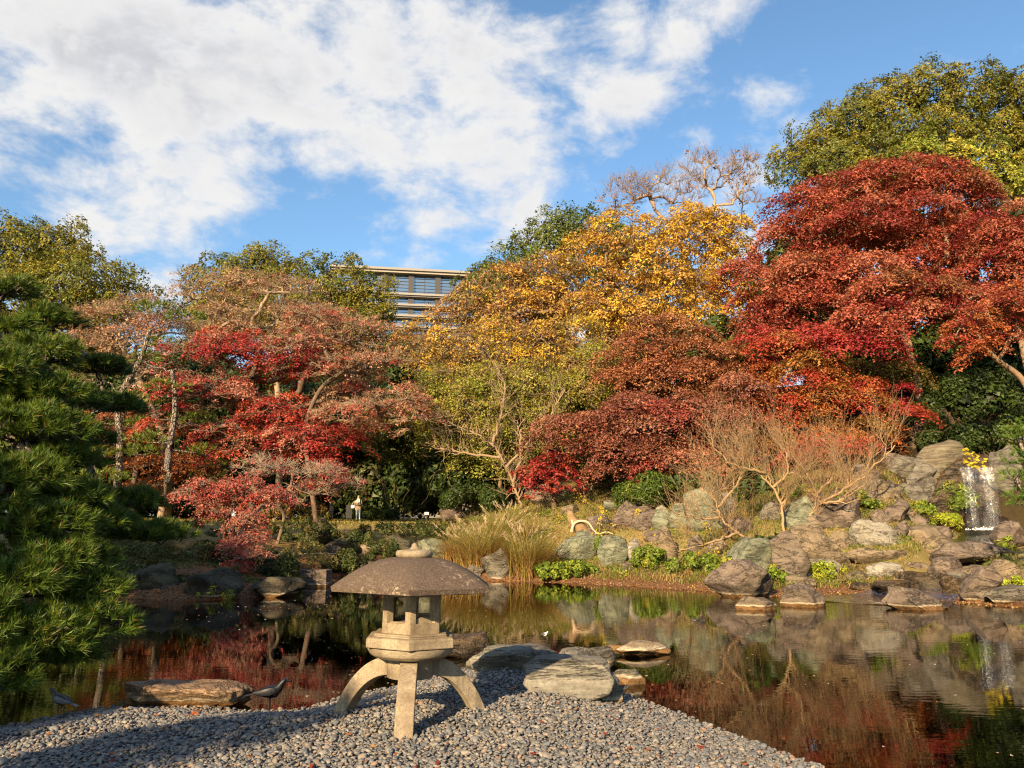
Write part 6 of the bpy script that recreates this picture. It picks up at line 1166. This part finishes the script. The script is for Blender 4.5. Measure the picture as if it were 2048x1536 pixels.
# ------------------------------------------------------------------ waterfall and stream
def make_waterfall():
    m, t = mat('falling_water'); o = obco(t); mp = t.n('ShaderNodeMapping', ins={0: o, 3: (11.0, 4.0, 0.9)}).outputs[0]
    n = t.noise(mp, 1.6, 6.0, 0.7, 0.6); n2 = t.noise(t.n('ShaderNodeMapping', ins={0: o, 3: (34.0, 8.0, 5.0)}).outputs[0], 1.0, 5.0, 0.75); x = t.n('ShaderNodeSeparateXYZ', ins={0: o}).outputs[0]
    f = t.math('MULTIPLY', t.maprange(n, 0.5, 0.8, 0.0, 0.5), t.maprange(n2, 0.42, 0.66, 0.08, 1.0)); f = t.math('MULTIPLY', f, t.maprange(t.math('ABSOLUTE', t.math('SUBTRACT', x, 0.12)), 0.15, 0.62, 1.0, 0.15))
    wh = t.n('ShaderNodeBsdfPrincipled', ins={'Base Color': (0.72, 0.74, 0.75, 1), 'Roughness': 0.35}); gl = t.n('ShaderNodeBsdfGlossy', ins={'Roughness': 0.08, 'Normal': t.bump(n, 0.6, 0.05)}); tr = t.n('ShaderNodeBsdfTransparent')
    cl = t.n('ShaderNodeMixShader', ins={0: 0.06, 1: tr.outputs[0], 2: gl.outputs[0]})
    finish(t, t.n('ShaderNodeMixShader', ins={0: f, 1: cl.outputs[0], 2: wh.outputs[0]}).outputs[0])
    A = at(1962, 938, 34.3); B = at(1965, 1060, 33.6); H = A[2] - B[2]; root = thing('waterfall', 'narrow waterfall dropping over dark rock at the right', 'waterfall', B)
    for q, (dy, sc) in enumerate(((0.0, 1.0), (-0.10, 0.8))):
        nx, nz = 14, 18; V = []
        for j in range(nz):
            fz = j / (nz - 1)
            for i in range(nx):
                fx = i / (nx - 1) - 0.5; V.append((fx * 1.25 * sc * (1 + 0.1 * (1 - fz)) + 0.05, dy - 0.12 * (1 - fz) + 0.65 * max(0, fz - 0.82) + 0.06 * math.sin(fx * 9 + q), fz * H + (0.02 if fz > 0.9 else 0)))
        F = [[j * nx + i, j * nx + i + 1, (j + 1) * nx + i + 1, (j + 1) * nx + i] for j in range(nz - 1) for i in range(nx - 1)]; MB().add(V, F).build('water_sheet', m, root)
    g = rng_(710); mb = MB()
    for i in range(160):   # spray and foam at the foot
        p = np.array([g.normal(0.05, 0.33), -0.2 + g.normal(0, 0.12), abs(g.normal(0, 0.05))]); V, F = ICO2; mb.add(V * g.uniform(0.008, 0.03) + p, F, (0.85, 0.86, 0.86))
    mb.build('foam', M['paint'], root)
    # the pool and the stream it feeds
    sm, t = mat('stream_water'); o = t.n('ShaderNodeNewGeometry').outputs['Position']; n = t.noise(o, 5.0, 5.0, 0.65, 0.5); nr = t.bump(n, 0.9, 0.06); n3 = t.noise(o, 9.0, 5.0, 0.75)
    gl = t.n('ShaderNodeBsdfGlossy', ins={'Roughness': 0.05, 'Normal': nr}); tr = t.n('ShaderNodeBsdfTransparent', ins={0: (0.55, 0.42, 0.25, 1)}); fr = t.n('ShaderNodeFresnel', ins={0: 1.33, 1: nr}).outputs[0]
    ms = t.n('ShaderNodeMixShader', ins={0: fr, 1: tr.outputs[0], 2: gl.outputs[0]}); wh = t.n('ShaderNodeBsdfPrincipled', ins={'Base Color': (0.7, 0.7, 0.68, 1), 'Roughness': 0.4})
    finish(t, t.n('ShaderNodeMixShader', ins={0: t.maprange(n3, 0.63, 0.72, 0.0, 0.55), 1: ms.outputs[0], 2: wh.outputs[0]}).outputs[0])
    C = smooth_path([(p[0], p[1], 0) for p in np.vstack([[STR_XY[0] + np.array([0.1, 0.1])], STR_XY[1:]])], 50); tan = unit(np.gradient(C, axis=0)); sd = np.stack([-tan[:, 1], tan[:, 0]], 1); V = []; W = np.interp(np.linspace(0, 1, len(C)), [0, 0.15, 0.4, 0.7, 1], [1.7, 1.2, 0.9, 1.2, 2.0]); k = 9
    for i in range(len(C)):
        zc = max(gz(C[i, 0], C[i, 1]) + 0.09, 0.012)
        for q in range(k): f = (q / (k - 1) - 0.5) * 2; V.append((C[i, 0] + sd[i, 0] * f * W[i], C[i, 1] + sd[i, 1] * f * W[i], zc + 0.02 * math.sin(i * 1.7 + q * 2.1)))
    F = [[i * k + q, i * k + q + 1, (i + 1) * k + q + 1, (i + 1) * k + q] for i in range(len(C) - 1) for q in range(k - 1)]; o = MB().add(V, F).build('stream', sm); tag(o, 'shallow stream running from the waterfall to the pond', kind='structure')
make_waterfall()
# ------------------------------------------------------------------ driftwood, step, pole, label, post
def make_driftwood():
    b = hit(1165, 1078); Y = b[1]; root = thing('driftwood', 'weathered driftwood stump with a pale crooked branch on the slope', 'driftwood', b); g = rng_(801)
    mb = MB(); P = smooth_path([at(1138, 1022, Y), at(1146, 1042, Y - 0.1), at(1164, 1060, Y - 0.05), at(1184, 1084, Y)], 14) - b; tube(mb, P, np.interp(np.linspace(0, 1, len(P)), [0, 0.3, 0.7, 1], [0.10, 0.20, 0.27, 0.16]), 12, (0.30, 0.19, 0.10))
    V = mb.V[0]; 
    for i in range(len(V)): V[i] += 0.07 * np.array(mnoise.noise_vector(Vector(V[i]) * 5.0))
    mb.build('stump', M['wood'], root)
    mb = MB(); P = smooth_path([at(1143, 1064, Y - 0.3), at(1148, 1048, Y - 0.35), at(1160, 1042, Y - 0.4), at(1176, 1045, Y - 0.4), at(1187, 1060, Y - 0.4), at(1198, 1068, Y - 0.4), at(1212, 1064, Y - 0.4), at(1226, 1068, Y - 0.4)], 28) - b
    tube(mb, P, np.linspace(0.065, 0.02, len(P)), 7, (0.62, 0.46, 0.30)); P2 = smooth_path([at(1143, 1064, Y - 0.3), at(1146, 1052, Y - 0.32), at(1143, 1036, Y - 0.2)], 8) - b; tube(mb, P2, 0.05, 7, (0.6, 0.44, 0.28)); mb.build('branch', M['bark_pale'], root)
make_driftwood()
def make_step():
    b = hit(617, 1172); s = b[1] / FPX; root = thing('stone_step', 'dark cut stone landing step at the left far shore', 'step', (b[0], b[1] + 0.5, 0.0))
    mb = MB(); box(mb, (0, 0.0, 0.16), (66 * s, 0.9, 0.72), col=(0.13, 0.115, 0.10), bev=0.02); mb.build('upper_block', M['rk_brown'], root, smooth=False)
    mb = MB(); box(mb, (0.03, -0.52, -0.05), (72 * s, 0.5, 0.36), col=(0.13, 0.115, 0.10), bev=0.02); mb.build('lower_block', M['rk_brown'], root, smooth=False)
make_step()
def pole(px0, py0, px1, py1, r, col, label, name, cat, lift=0.12):
    a, b = hit(px0, py0), hit(px1, py1); c = (a + b) / 2; mb = MB(); d = b - a; n = np.linspace(0, 1, 9)[:, None]; P = a - c + d * n + np.array([0, 0, lift]); tube(mb, P, r, 8, col)
    for q in (2, 4, 6): tube(mb, [P[q] - d / np.linalg.norm(d) * 0.012, P[q] + d / np.linalg.norm(d) * 0.012], r * 1.15, 8, np.array(col) * 0.7)
    o = mb.build(name, M['bark_pale'], loc=c); tag(o, label, cat)
pole(598, 1122, 682, 1121, 0.03, (0.42, 0.33, 0.22), 'grey bamboo pole lying level above the stone step', 'bamboo_pole', 'pole', 0.25)
def plant_label():
    b = hit(853, 1045); root = thing('plant_label', 'small white plant label on a dark stake by the lawn', 'sign', b); s = b[1] / FPX
    mb = MB(); box(mb, (0, 0, 0.22), (0.025, 0.025, 0.46), col=(0.05, 0.05, 0.05)); mb.build('stake', M['paint'], root, smooth=False)
    mb = MB(); box(mb, (0, -0.02, 0.48), (0.22, 0.02, 0.15), col=(0.78, 0.76, 0.74), bev=0.006); mb.build('plate', M['paint'], root, smooth=False)
plant_label()
def white_slab():
    b = at_ground(553, 52); root = thing('low_bench', 'low white plank bench on the lawn left of the walkers', 'bench', b); 
    mb = MB(); box(mb, (0, 0, 0.36), (0.95, 0.36, 0.08), col=(0.75, 0.72, 0.68), bev=0.01); mb.build('seat', M['paint'], root, smooth=False)
    for sx in (-0.36, 0.36): mb = MB(); box(mb, (sx, 0, 0.16), (0.08, 0.3, 0.34), col=(0.4, 0.36, 0.3)); mb.build('leg', M['paint'], root, smooth=False)
white_slab()
def dark_post():
    b = at_ground(702, 58.5); root = thing('notice_board', 'dark upright board standing left of the walker in beige', 'sign', b)
    mb = MB(); box(mb, (0, 0, 0.58), (0.42, 0.10, 0.95), col=(0.035, 0.035, 0.035), bev=0.01); mb.build('panel', M['paint'], root, smooth=False)
    for sx in (-0.16, 0.16): mb = MB(); box(mb, (sx, 0.01, 0.06), (0.05, 0.06, 0.2), col=(0.05, 0.05, 0.05)); mb.build('leg', M['paint'], root, smooth=False)
dark_post()
def flowers():
    g = rng_(820); b = hit(884, 1032); root = thing('yellow_flowers', 'clump of tall yellow flowers at the wood edge by the thin trees', 'flower', b); mb = MB(); tips = np.stack([g.normal(0, 0.42, 18), g.normal(0, 0.2, 18), g.uniform(0.35, 0.95, 18)], 1); twig_batch(mb, g, tips * np.array([0.5, 0.5, 0]), tips, 0.008, 0.03, (0.12, 0.16, 0.04), 3, 4); mb.build('stems', M['bark'], root)
    for p in tips:
        k = 7; a = np.arange(k) * 6.28 / k; P = p + np.stack([np.cos(a) * 0.05, np.full(k, -0.02), np.sin(a) * 0.05], 1); V, F = leaf_quads(P, unit(np.stack([np.cos(a) * 0.3, np.full(k, -1.0), np.sin(a) * 0.3], 1)), np.full(k, 0.11), g, 0.6); MB().add(V, F, (0.75, 0.52, 0.02)).build('flower_head', M['leaf'], root, smooth=False)
flowers()

# ------------------------------------------------------------------ people
SKIN = (0.50, 0.30, 0.20)
def skin_mesh(name, joints, edges, mat_, parent, colfn, sub=2):
    """one continuous body grown over a skeleton"""
    me = bpy.data.meshes.new(name); me.from_pydata([j[0] for j in joints], edges, []); me.update()
    o = bpy.data.objects.new(name, me); COL.objects.link(o); sk = o.modifiers.new('skin', 'SKIN'); sb = o.modifiers.new('subdivision', 'SUBSURF'); sb.levels = sub; sb.render_levels = sub
    for v, j in zip(me.skin_vertices[0].data, joints): v.radius = (j[1], j[2] if len(j) > 2 else j[1])
    me.skin_vertices[0].data[0].use_root = True
    dg = bpy.context.evaluated_depsgraph_get(); ev = bpy.data.meshes.new_from_object(o.evaluated_get(dg)); bpy.data.objects.remove(o)
    co = np.array([v.co[:] for v in ev.vertices]); A = np.ones((len(co), 4), np.float32); A[:, :3] = colfn(co)
    a = ev.attributes.new('col', 'FLOAT_COLOR', 'POINT'); a.data.foreach_set('color', A.ravel()); ev.materials.clear(); ev.materials.append(mat_)
    for p in ev.polygons: p.use_smooth = True
    ob = bpy.data.objects.new(name, ev); COL.objects.link(ob); ob.parent = parent; return ob
def hand(mb, w, d, col, s=1.0):
    """palm with five bent fingers; w wrist point, d pointing direction"""
    d = unit(np.asarray(d, float)); side = unit(np.cross(d, np.array([0, 1.0, 0.2]))); nrm = np.cross(side, d); loft(mb, [(w, 0.022, 0.026), (w + d * 0.04, 0.016, 0.04), (w + d * 0.085, 0.013, 0.042)], 8, col)
    for q, L in enumerate((0.065, 0.078, 0.082, 0.07)):
        p = w + d * 0.08 + nrm * (0.03 - 0.02 * q); tube(mb, [p, p + d * L * 0.5, p + unit(d + side * 0.7) * L * 0.95], [0.009, 0.0085, 0.006], 5, col)
    p = w + d * 0.025 + nrm * 0.03; tube(mb, [p, p + unit(d + nrm * 0.9) * 0.04, p + unit(d + nrm * 0.45) * 0.075], [0.011, 0.010, 0.007], 5, col)
def head(parent, c, hair, tilt=0.0, face=-1):
    g = rng_(7); V, F = ICO3; V = V * np.array([0.075, 0.095, 0.118]); y = face
    V = V.copy(); V[:, 0] *= 1 - 0.22 * np.clip(-V[:, 2] / 0.118, 0, 1); front = np.clip(-V[:, 1] / 0.095, 0, 1)
    nose = np.exp(-((V[:, 0] / 0.012) ** 2 + ((V[:, 2] + 0.018) / 0.022) ** 2)) * (front > 0.3); V[:, 1] -= 0.022 * nose
    eye = np.exp(-(((np.abs(V[:, 0]) - 0.032) / 0.013) ** 2 + ((V[:, 2] - 0.004) / 0.010) ** 2)) * (front > 0.3); V[:, 1] += 0.008 * eye
    C = np.tile(np.array(SKIN), (len(V), 1)); C[eye > 0.5] = (0.03, 0.02, 0.02); mouth = (np.abs(V[:, 0]) < 0.024) & (np.abs(V[:, 2] + 0.055) < 0.009) & (front > 0.3); C[mouth] = (0.32, 0.10, 0.09)
    Rm = np.array([[1, 0, 0], [0, math.cos(tilt), -math.sin(tilt)], [0, math.sin(tilt), math.cos(tilt)]])
    mb = MB(); mb.add(V @ Rm.T + c, F, C)
    for sx in (-1, 1): Ve, Fe = ICO2; mb.add((Ve * np.array([0.012, 0.02, 0.032]) + np.array([sx * 0.075, 0.008, -0.008])) @ Rm.T + c, Fe, SKIN)
    mb.build('head', M['cloth'], parent)
    V, F = ICO3; V = V * np.array([0.088, 0.108, 0.128]) + np.array([0, 0.012, 0.012]); keep = (V[:, 1] > -0.035) | (V[:, 2] > 0.07); Fk = F[keep[F].all(1)]; lo = V[:, 2] < -0.02; V[lo & (V[:, 1] > 0), 2] *= 1.5
    MB().add(V @ Rm.T + c, Fk, hair).build('hair', M['cloth'], parent)
def walker_beige():
    b = at_ground(720, 58.5); P = thing('person', 'person in a beige coat, pale scarf and light blue jeans on the lawn', 'person', b, rz=math.radians(8))
    J = [((0, 0, 0.92), 0.14, 0.11), ((0, 0, 1.12), 0.13, 0.10), ((0, 0.01, 1.30), 0.16, 0.11), ((0, 0.01, 1.40), 0.08), ((0, 0, 1.48), 0.05), ((-0.17, 0.01, 1.33), 0.06), ((-0.25, -0.03, 1.10), 0.05), ((-0.13, -0.19, 1.03), 0.035), ((0.17, 0.01, 1.33), 0.06), ((0.25, -0.03, 1.10), 0.05), ((0.11, -0.20, 1.05), 0.035),
         ((-0.09, 0, 0.86), 0.10), ((-0.10, -0.02, 0.47), 0.07), ((-0.10, 0.01, 0.09), 0.05), ((-0.11, -0.13, 0.04), 0.04), ((0.09, 0, 0.86), 0.10), ((0.10, -0.03, 0.47), 0.07), ((0.11, 0, 0.09), 0.05), ((0.12, -0.13, 0.04), 0.04)]
    Ed = [(0, 1), (1, 2), (2, 3), (3, 4), (2, 5), (5, 6), (6, 7), (2, 8), (8, 9), (9, 10), (0, 11), (11, 12), (12, 13), (13, 14), (0, 15), (15, 16), (16, 17), (17, 18)]
    def cf(c): o = np.tile(np.array([0.44, 0.32, 0.22]), (len(c), 1)); o[c[:, 2] < 0.9] = (0.42, 0.52, 0.60); o[c[:, 2] < 0.10] = (0.6, 0.58, 0.55); o[c[:, 2] > 1.43] = SKIN; return o
    skin_mesh('body', J, Ed, M['cloth'], P, cf); head(P, np.array([0, -0.02, 1.57]), (0.30, 0.20, 0.13), 0.15)
    mb = MB(); lathe(mb, [(0.21, 0.70), (0.225, 0.80), (0.205, 1.0), (0.20, 1.2), (0.19, 1.34), (0.10, 1.43)], 18, col=(0.46, 0.33, 0.22)); V = mb.V[0]; V[:, 1] *= 0.72; mb.build('coat', M['cloth'], P)
    mb = MB(); lathe(mb, [(0.10, 1.38), (0.125, 1.41), (0.12, 1.46), (0.085, 1.48)], 14, col=(0.80, 0.76, 0.68)); box(mb, (-0.04, -0.155, 1.22), (0.09, 0.03, 0.42), col=(0.80, 0.76, 0.68), bev=0.008); box(mb, (0.06, -0.16, 1.25), (0.08, 0.03, 0.34), col=(0.78, 0.74, 0.66), bev=0.008); mb.build('scarf', M['cloth'], P)
    mb = MB(); hand(mb, np.array([-0.12, -0.20, 1.03]), (0.8, -0.3, 0.1), SKIN); mb.build('hand', M['cloth'], P); mb = MB(); hand(mb, np.array([0.10, -0.21, 1.05]), (-0.8, -0.3, 0.05), SKIN); mb.build('hand', M['cloth'], P)
    Bg = thing('handbag', 'white handbag at the side of the person in beige', 'bag', b + np.array([-0.36, -0.06, 0.78])); mb = MB(); box(mb, (0, 0, 0.13), (0.26, 0.10, 0.22), col=(0.78, 0.78, 0.80), bev=0.03); mb.build('pouch', M['cloth'], Bg); mb = MB(); tube(mb, smooth_path([(-0.09, 0, 0.22), (-0.02, 0, 0.42), (0.10, 0, 0.52), (0.09, 0, 0.24)], 12), 0.010, 6, (0.7, 0.7, 0.72)); mb.build('strap', M['cloth'], Bg)
walker_beige()
def walker_black():
    b = at_ground(667, 59.5); P = thing('person', 'person dressed all in black stooping beside the maple twigs', 'person', b, rz=math.radians(-25))
    J = [((0, 0.05, 0.86), 0.15, 0.12), ((0, -0.02, 1.06), 0.15, 0.12), ((0, -0.14, 1.24), 0.17, 0.12), ((0, -0.21, 1.31), 0.08), ((0, -0.26, 1.37), 0.05), ((-0.18, -0.13, 1.24), 0.06), ((-0.23, -0.16, 1.0), 0.05), ((-0.15, -0.30, 0.86), 0.035), ((0.18, -0.14, 1.25), 0.06), ((0.26, -0.2, 1.06), 0.05), ((0.22, -0.38, 1.16), 0.035),
         ((-0.09, 0.05, 0.80), 0.10), ((-0.10, 0.0, 0.45), 0.07), ((-0.10, 0.05, 0.09), 0.05), ((-0.11, -0.09, 0.04), 0.04), ((0.09, 0.05, 0.80), 0.10), ((0.10, 0.0, 0.45), 0.07), ((0.11, 0.05, 0.09), 0.05), ((0.12, -0.09, 0.04), 0.04)]
    Ed = [(0, 1), (1, 2), (2, 3), (3, 4), (2, 5), (5, 6), (6, 7), (2, 8), (8, 9), (9, 10), (0, 11), (11, 12), (12, 13), (13, 14), (0, 15), (15, 16), (16, 17), (17, 18)]
    def cf(c): o = np.tile(np.array([0.012, 0.012, 0.014]), (len(c), 1)); return o
    skin_mesh('body', J, Ed, M['cloth'], P, cf); head(P, np.array([0, -0.32, 1.43]), (0.012, 0.01, 0.01), 0.6)
    mb = MB(); lathe(mb, [(0.22, 0.62), (0.22, 0.75), (0.20, 0.95), (0.19, 1.08)], 16, c=(0, 0.02, 0), col=(0.013, 0.013, 0.015)); V = mb.V[0]; V[:, 1] *= 0.75; mb.build('coat', M['cloth'], P)
    mb = MB(); hand(mb, np.array([-0.15, -0.31, 0.86]), (0.2, -0.5, -0.8), SKIN); mb.build('hand', M['cloth'], P); mb = MB(); hand(mb, np.array([0.22, -0.39, 1.16]), (0.0, -0.6, 0.6), SKIN); mb.build('hand', M['cloth'], P)
walker_black()

# ------------------------------------------------------------------ birds
def bird(label, loc, L, rz, body, wing, headc, beakc, legc, crow=True, pitch=0.0, legs=True, cat='bird', name='bird', headup=0.0):
    """L body length from breast to tail tip, facing +x"""
    root = thing(name, label, cat, loc, rz=rz); root.scale = (1.0, 1.2, 1.3); s = L; lg = 0.20 * s if legs else 0.02
    z0 = lg + 0.10 * s; mb = MB()
    up = 0.10 + headup
    loft(mb, [((-0.34 * s, 0, z0 + 0.02 * s - pitch * 0.3 * s), 0.03 * s, 0.02 * s), ((-0.22 * s, 0, z0 + 0.03 * s - pitch * 0.2 * s), 0.085 * s, 0.065 * s), ((-0.05 * s, 0, z0 + 0.03 * s), 0.125 * s, 0.115 * s), ((0.10 * s, 0, z0 + 0.05 * s + pitch * 0.08 * s), 0.115 * s, 0.115 * s), ((0.20 * s, 0, z0 + (0.10 + headup * 0.4) * s), 0.075 * s, 0.085 * s),
              ((0.26 * s, 0, z0 + (0.17 + headup * 0.8) * s), 0.055 * s, 0.06 * s), ((0.32 * s, 0, z0 + (0.205 + headup) * s), 0.058 * s, 0.055 * s), ((0.37 * s, 0, z0 + (0.205 + headup) * s), 0.03 * s, 0.03 * s)], 12, None)
    V = mb.V[0]; C = np.tile(np.array(body, float), (len(V), 1)); C[V[:, 0] > 0.24 * s] = headc; mb.C[0] = C; mb.build('body', M['feather'], root)
    hz = z0 + (0.20 + headup) * s; bl = (0.13 if crow else 0.06) * s; mb = MB(); loft(mb, [((0.355 * s, 0, hz), 0.022 * s, (0.026 if crow else 0.016) * s), ((0.355 * s + bl * 0.6, 0, hz - 0.004 * s), 0.015 * s, (0.020 if crow else 0.010) * s), ((0.355 * s + bl, 0, hz - 0.02 * s), 0.004 * s, 0.004 * s)], 8, beakc); mb.build('beak', M['feather'], root)
    for sy in (-1, 1):
        mb = MB(); loft(mb, [((0.13 * s, sy * 0.105 * s, z0 + 0.07 * s), 0.012 * s, 0.05 * s), ((0.0, sy * 0.128 * s, z0 + 0.06 * s), 0.016 * s, 0.085 * s), ((-0.2 * s, sy * 0.105 * s, z0 + 0.035 * s - pitch * 0.15 * s), 0.014 * s, 0.06 * s), ((-0.42 * s, sy * 0.04 * s, z0 + 0.02 * s - pitch * 0.3 * s), 0.006 * s, 0.016 * s)], 8, wing); mb.build('wing', M['feather'], root)
        mb = MB(); V, F = ICO2; mb.add(V * 0.010 * s + np.array([0.335 * s, sy * 0.052 * s, hz + 0.012 * s]), F, (0.01, 0.01, 0.01)); mb.build('eye', M['paint'], root)
        if legs:
            mb = MB(); tube(mb, [(-0.02 * s, sy * 0.05 * s, z0 - 0.06 * s), (0.0, sy * 0.05 * s, lg * 0.5), (-0.01 * s, sy * 0.05 * s, 0.008)], [0.022 * s, 0.011 * s, 0.010 * s], 6, legc)
            for a in (-0.45, 0, 0.45, 3.14): tube(mb, [(-0.01 * s, sy * 0.05 * s, 0.010), (-0.01 * s + math.cos(a) * 0.06 * s, sy * 0.05 * s + math.sin(a) * 0.05 * s, 0.006)], [0.009 * s, 0.005 * s], 5, legc)
            mb.build('leg', M['feather'], root)
    mb = MB(); loft(mb, [((-0.30 * s, 0, z0 + 0.02 * s - pitch * 0.28 * s), 0.05 * s, 0.015 * s), ((-0.45 * s, 0, z0 + 0.0 * s - pitch * 0.42 * s), 0.065 * s, 0.010 * s), ((-0.60 * s, 0, z0 - 0.02 * s - pitch * 0.55 * s), 0.075 * s, 0.006 * s)], 8, wing); mb.build('tail', M['feather'], root)
    return root
BLK = (0.008, 0.008, 0.011)
def on_gravel(px, py): 
    b = hit(px, py); b[2] = gz(b[0], b[1]) + 0.02; return b
c = onz(540, 1416, 0.0); bird('black crow standing at the water edge left of the lantern', (c[0], c[1], max(gz(c[0], c[1]), -0.03)), 0.43, math.radians(6), BLK, (0.012, 0.012, 0.018), BLK, BLK, BLK, True, 0.0, headup=0.03)
c = on_gravel(118, 1428); bird('grey pigeon at the gravel edge by the pine', c, 0.33, math.radians(172), (0.10, 0.10, 0.115), (0.22, 0.22, 0.24), (0.06, 0.065, 0.085), (0.05, 0.05, 0.05), (0.25, 0.06, 0.05), False, 0.15, headup=0.05)
c = onz(1090, 1286, 0.30); bird('small black and white wagtail on the banded rock', (c[0], c[1] + 0.1, 0.33), 0.16, math.radians(-40), (0.75, 0.75, 0.75), (0.08, 0.08, 0.09), (0.7, 0.7, 0.7), BLK, BLK, False, 0.0)
c = at(1399, 362, 52.0); bird('crow perched lower in the bare top of the tall yellow tree', c, 0.42, math.radians(70), BLK, BLK, BLK, BLK, BLK, True, 0.5)
c = at(1429, 341, 52.0); bird('crow perched highest in the bare top of the tall yellow tree', c, 0.42, math.radians(120), BLK, BLK, BLK, BLK, BLK, True, 0.6)
print('LEAVES', tree.count)
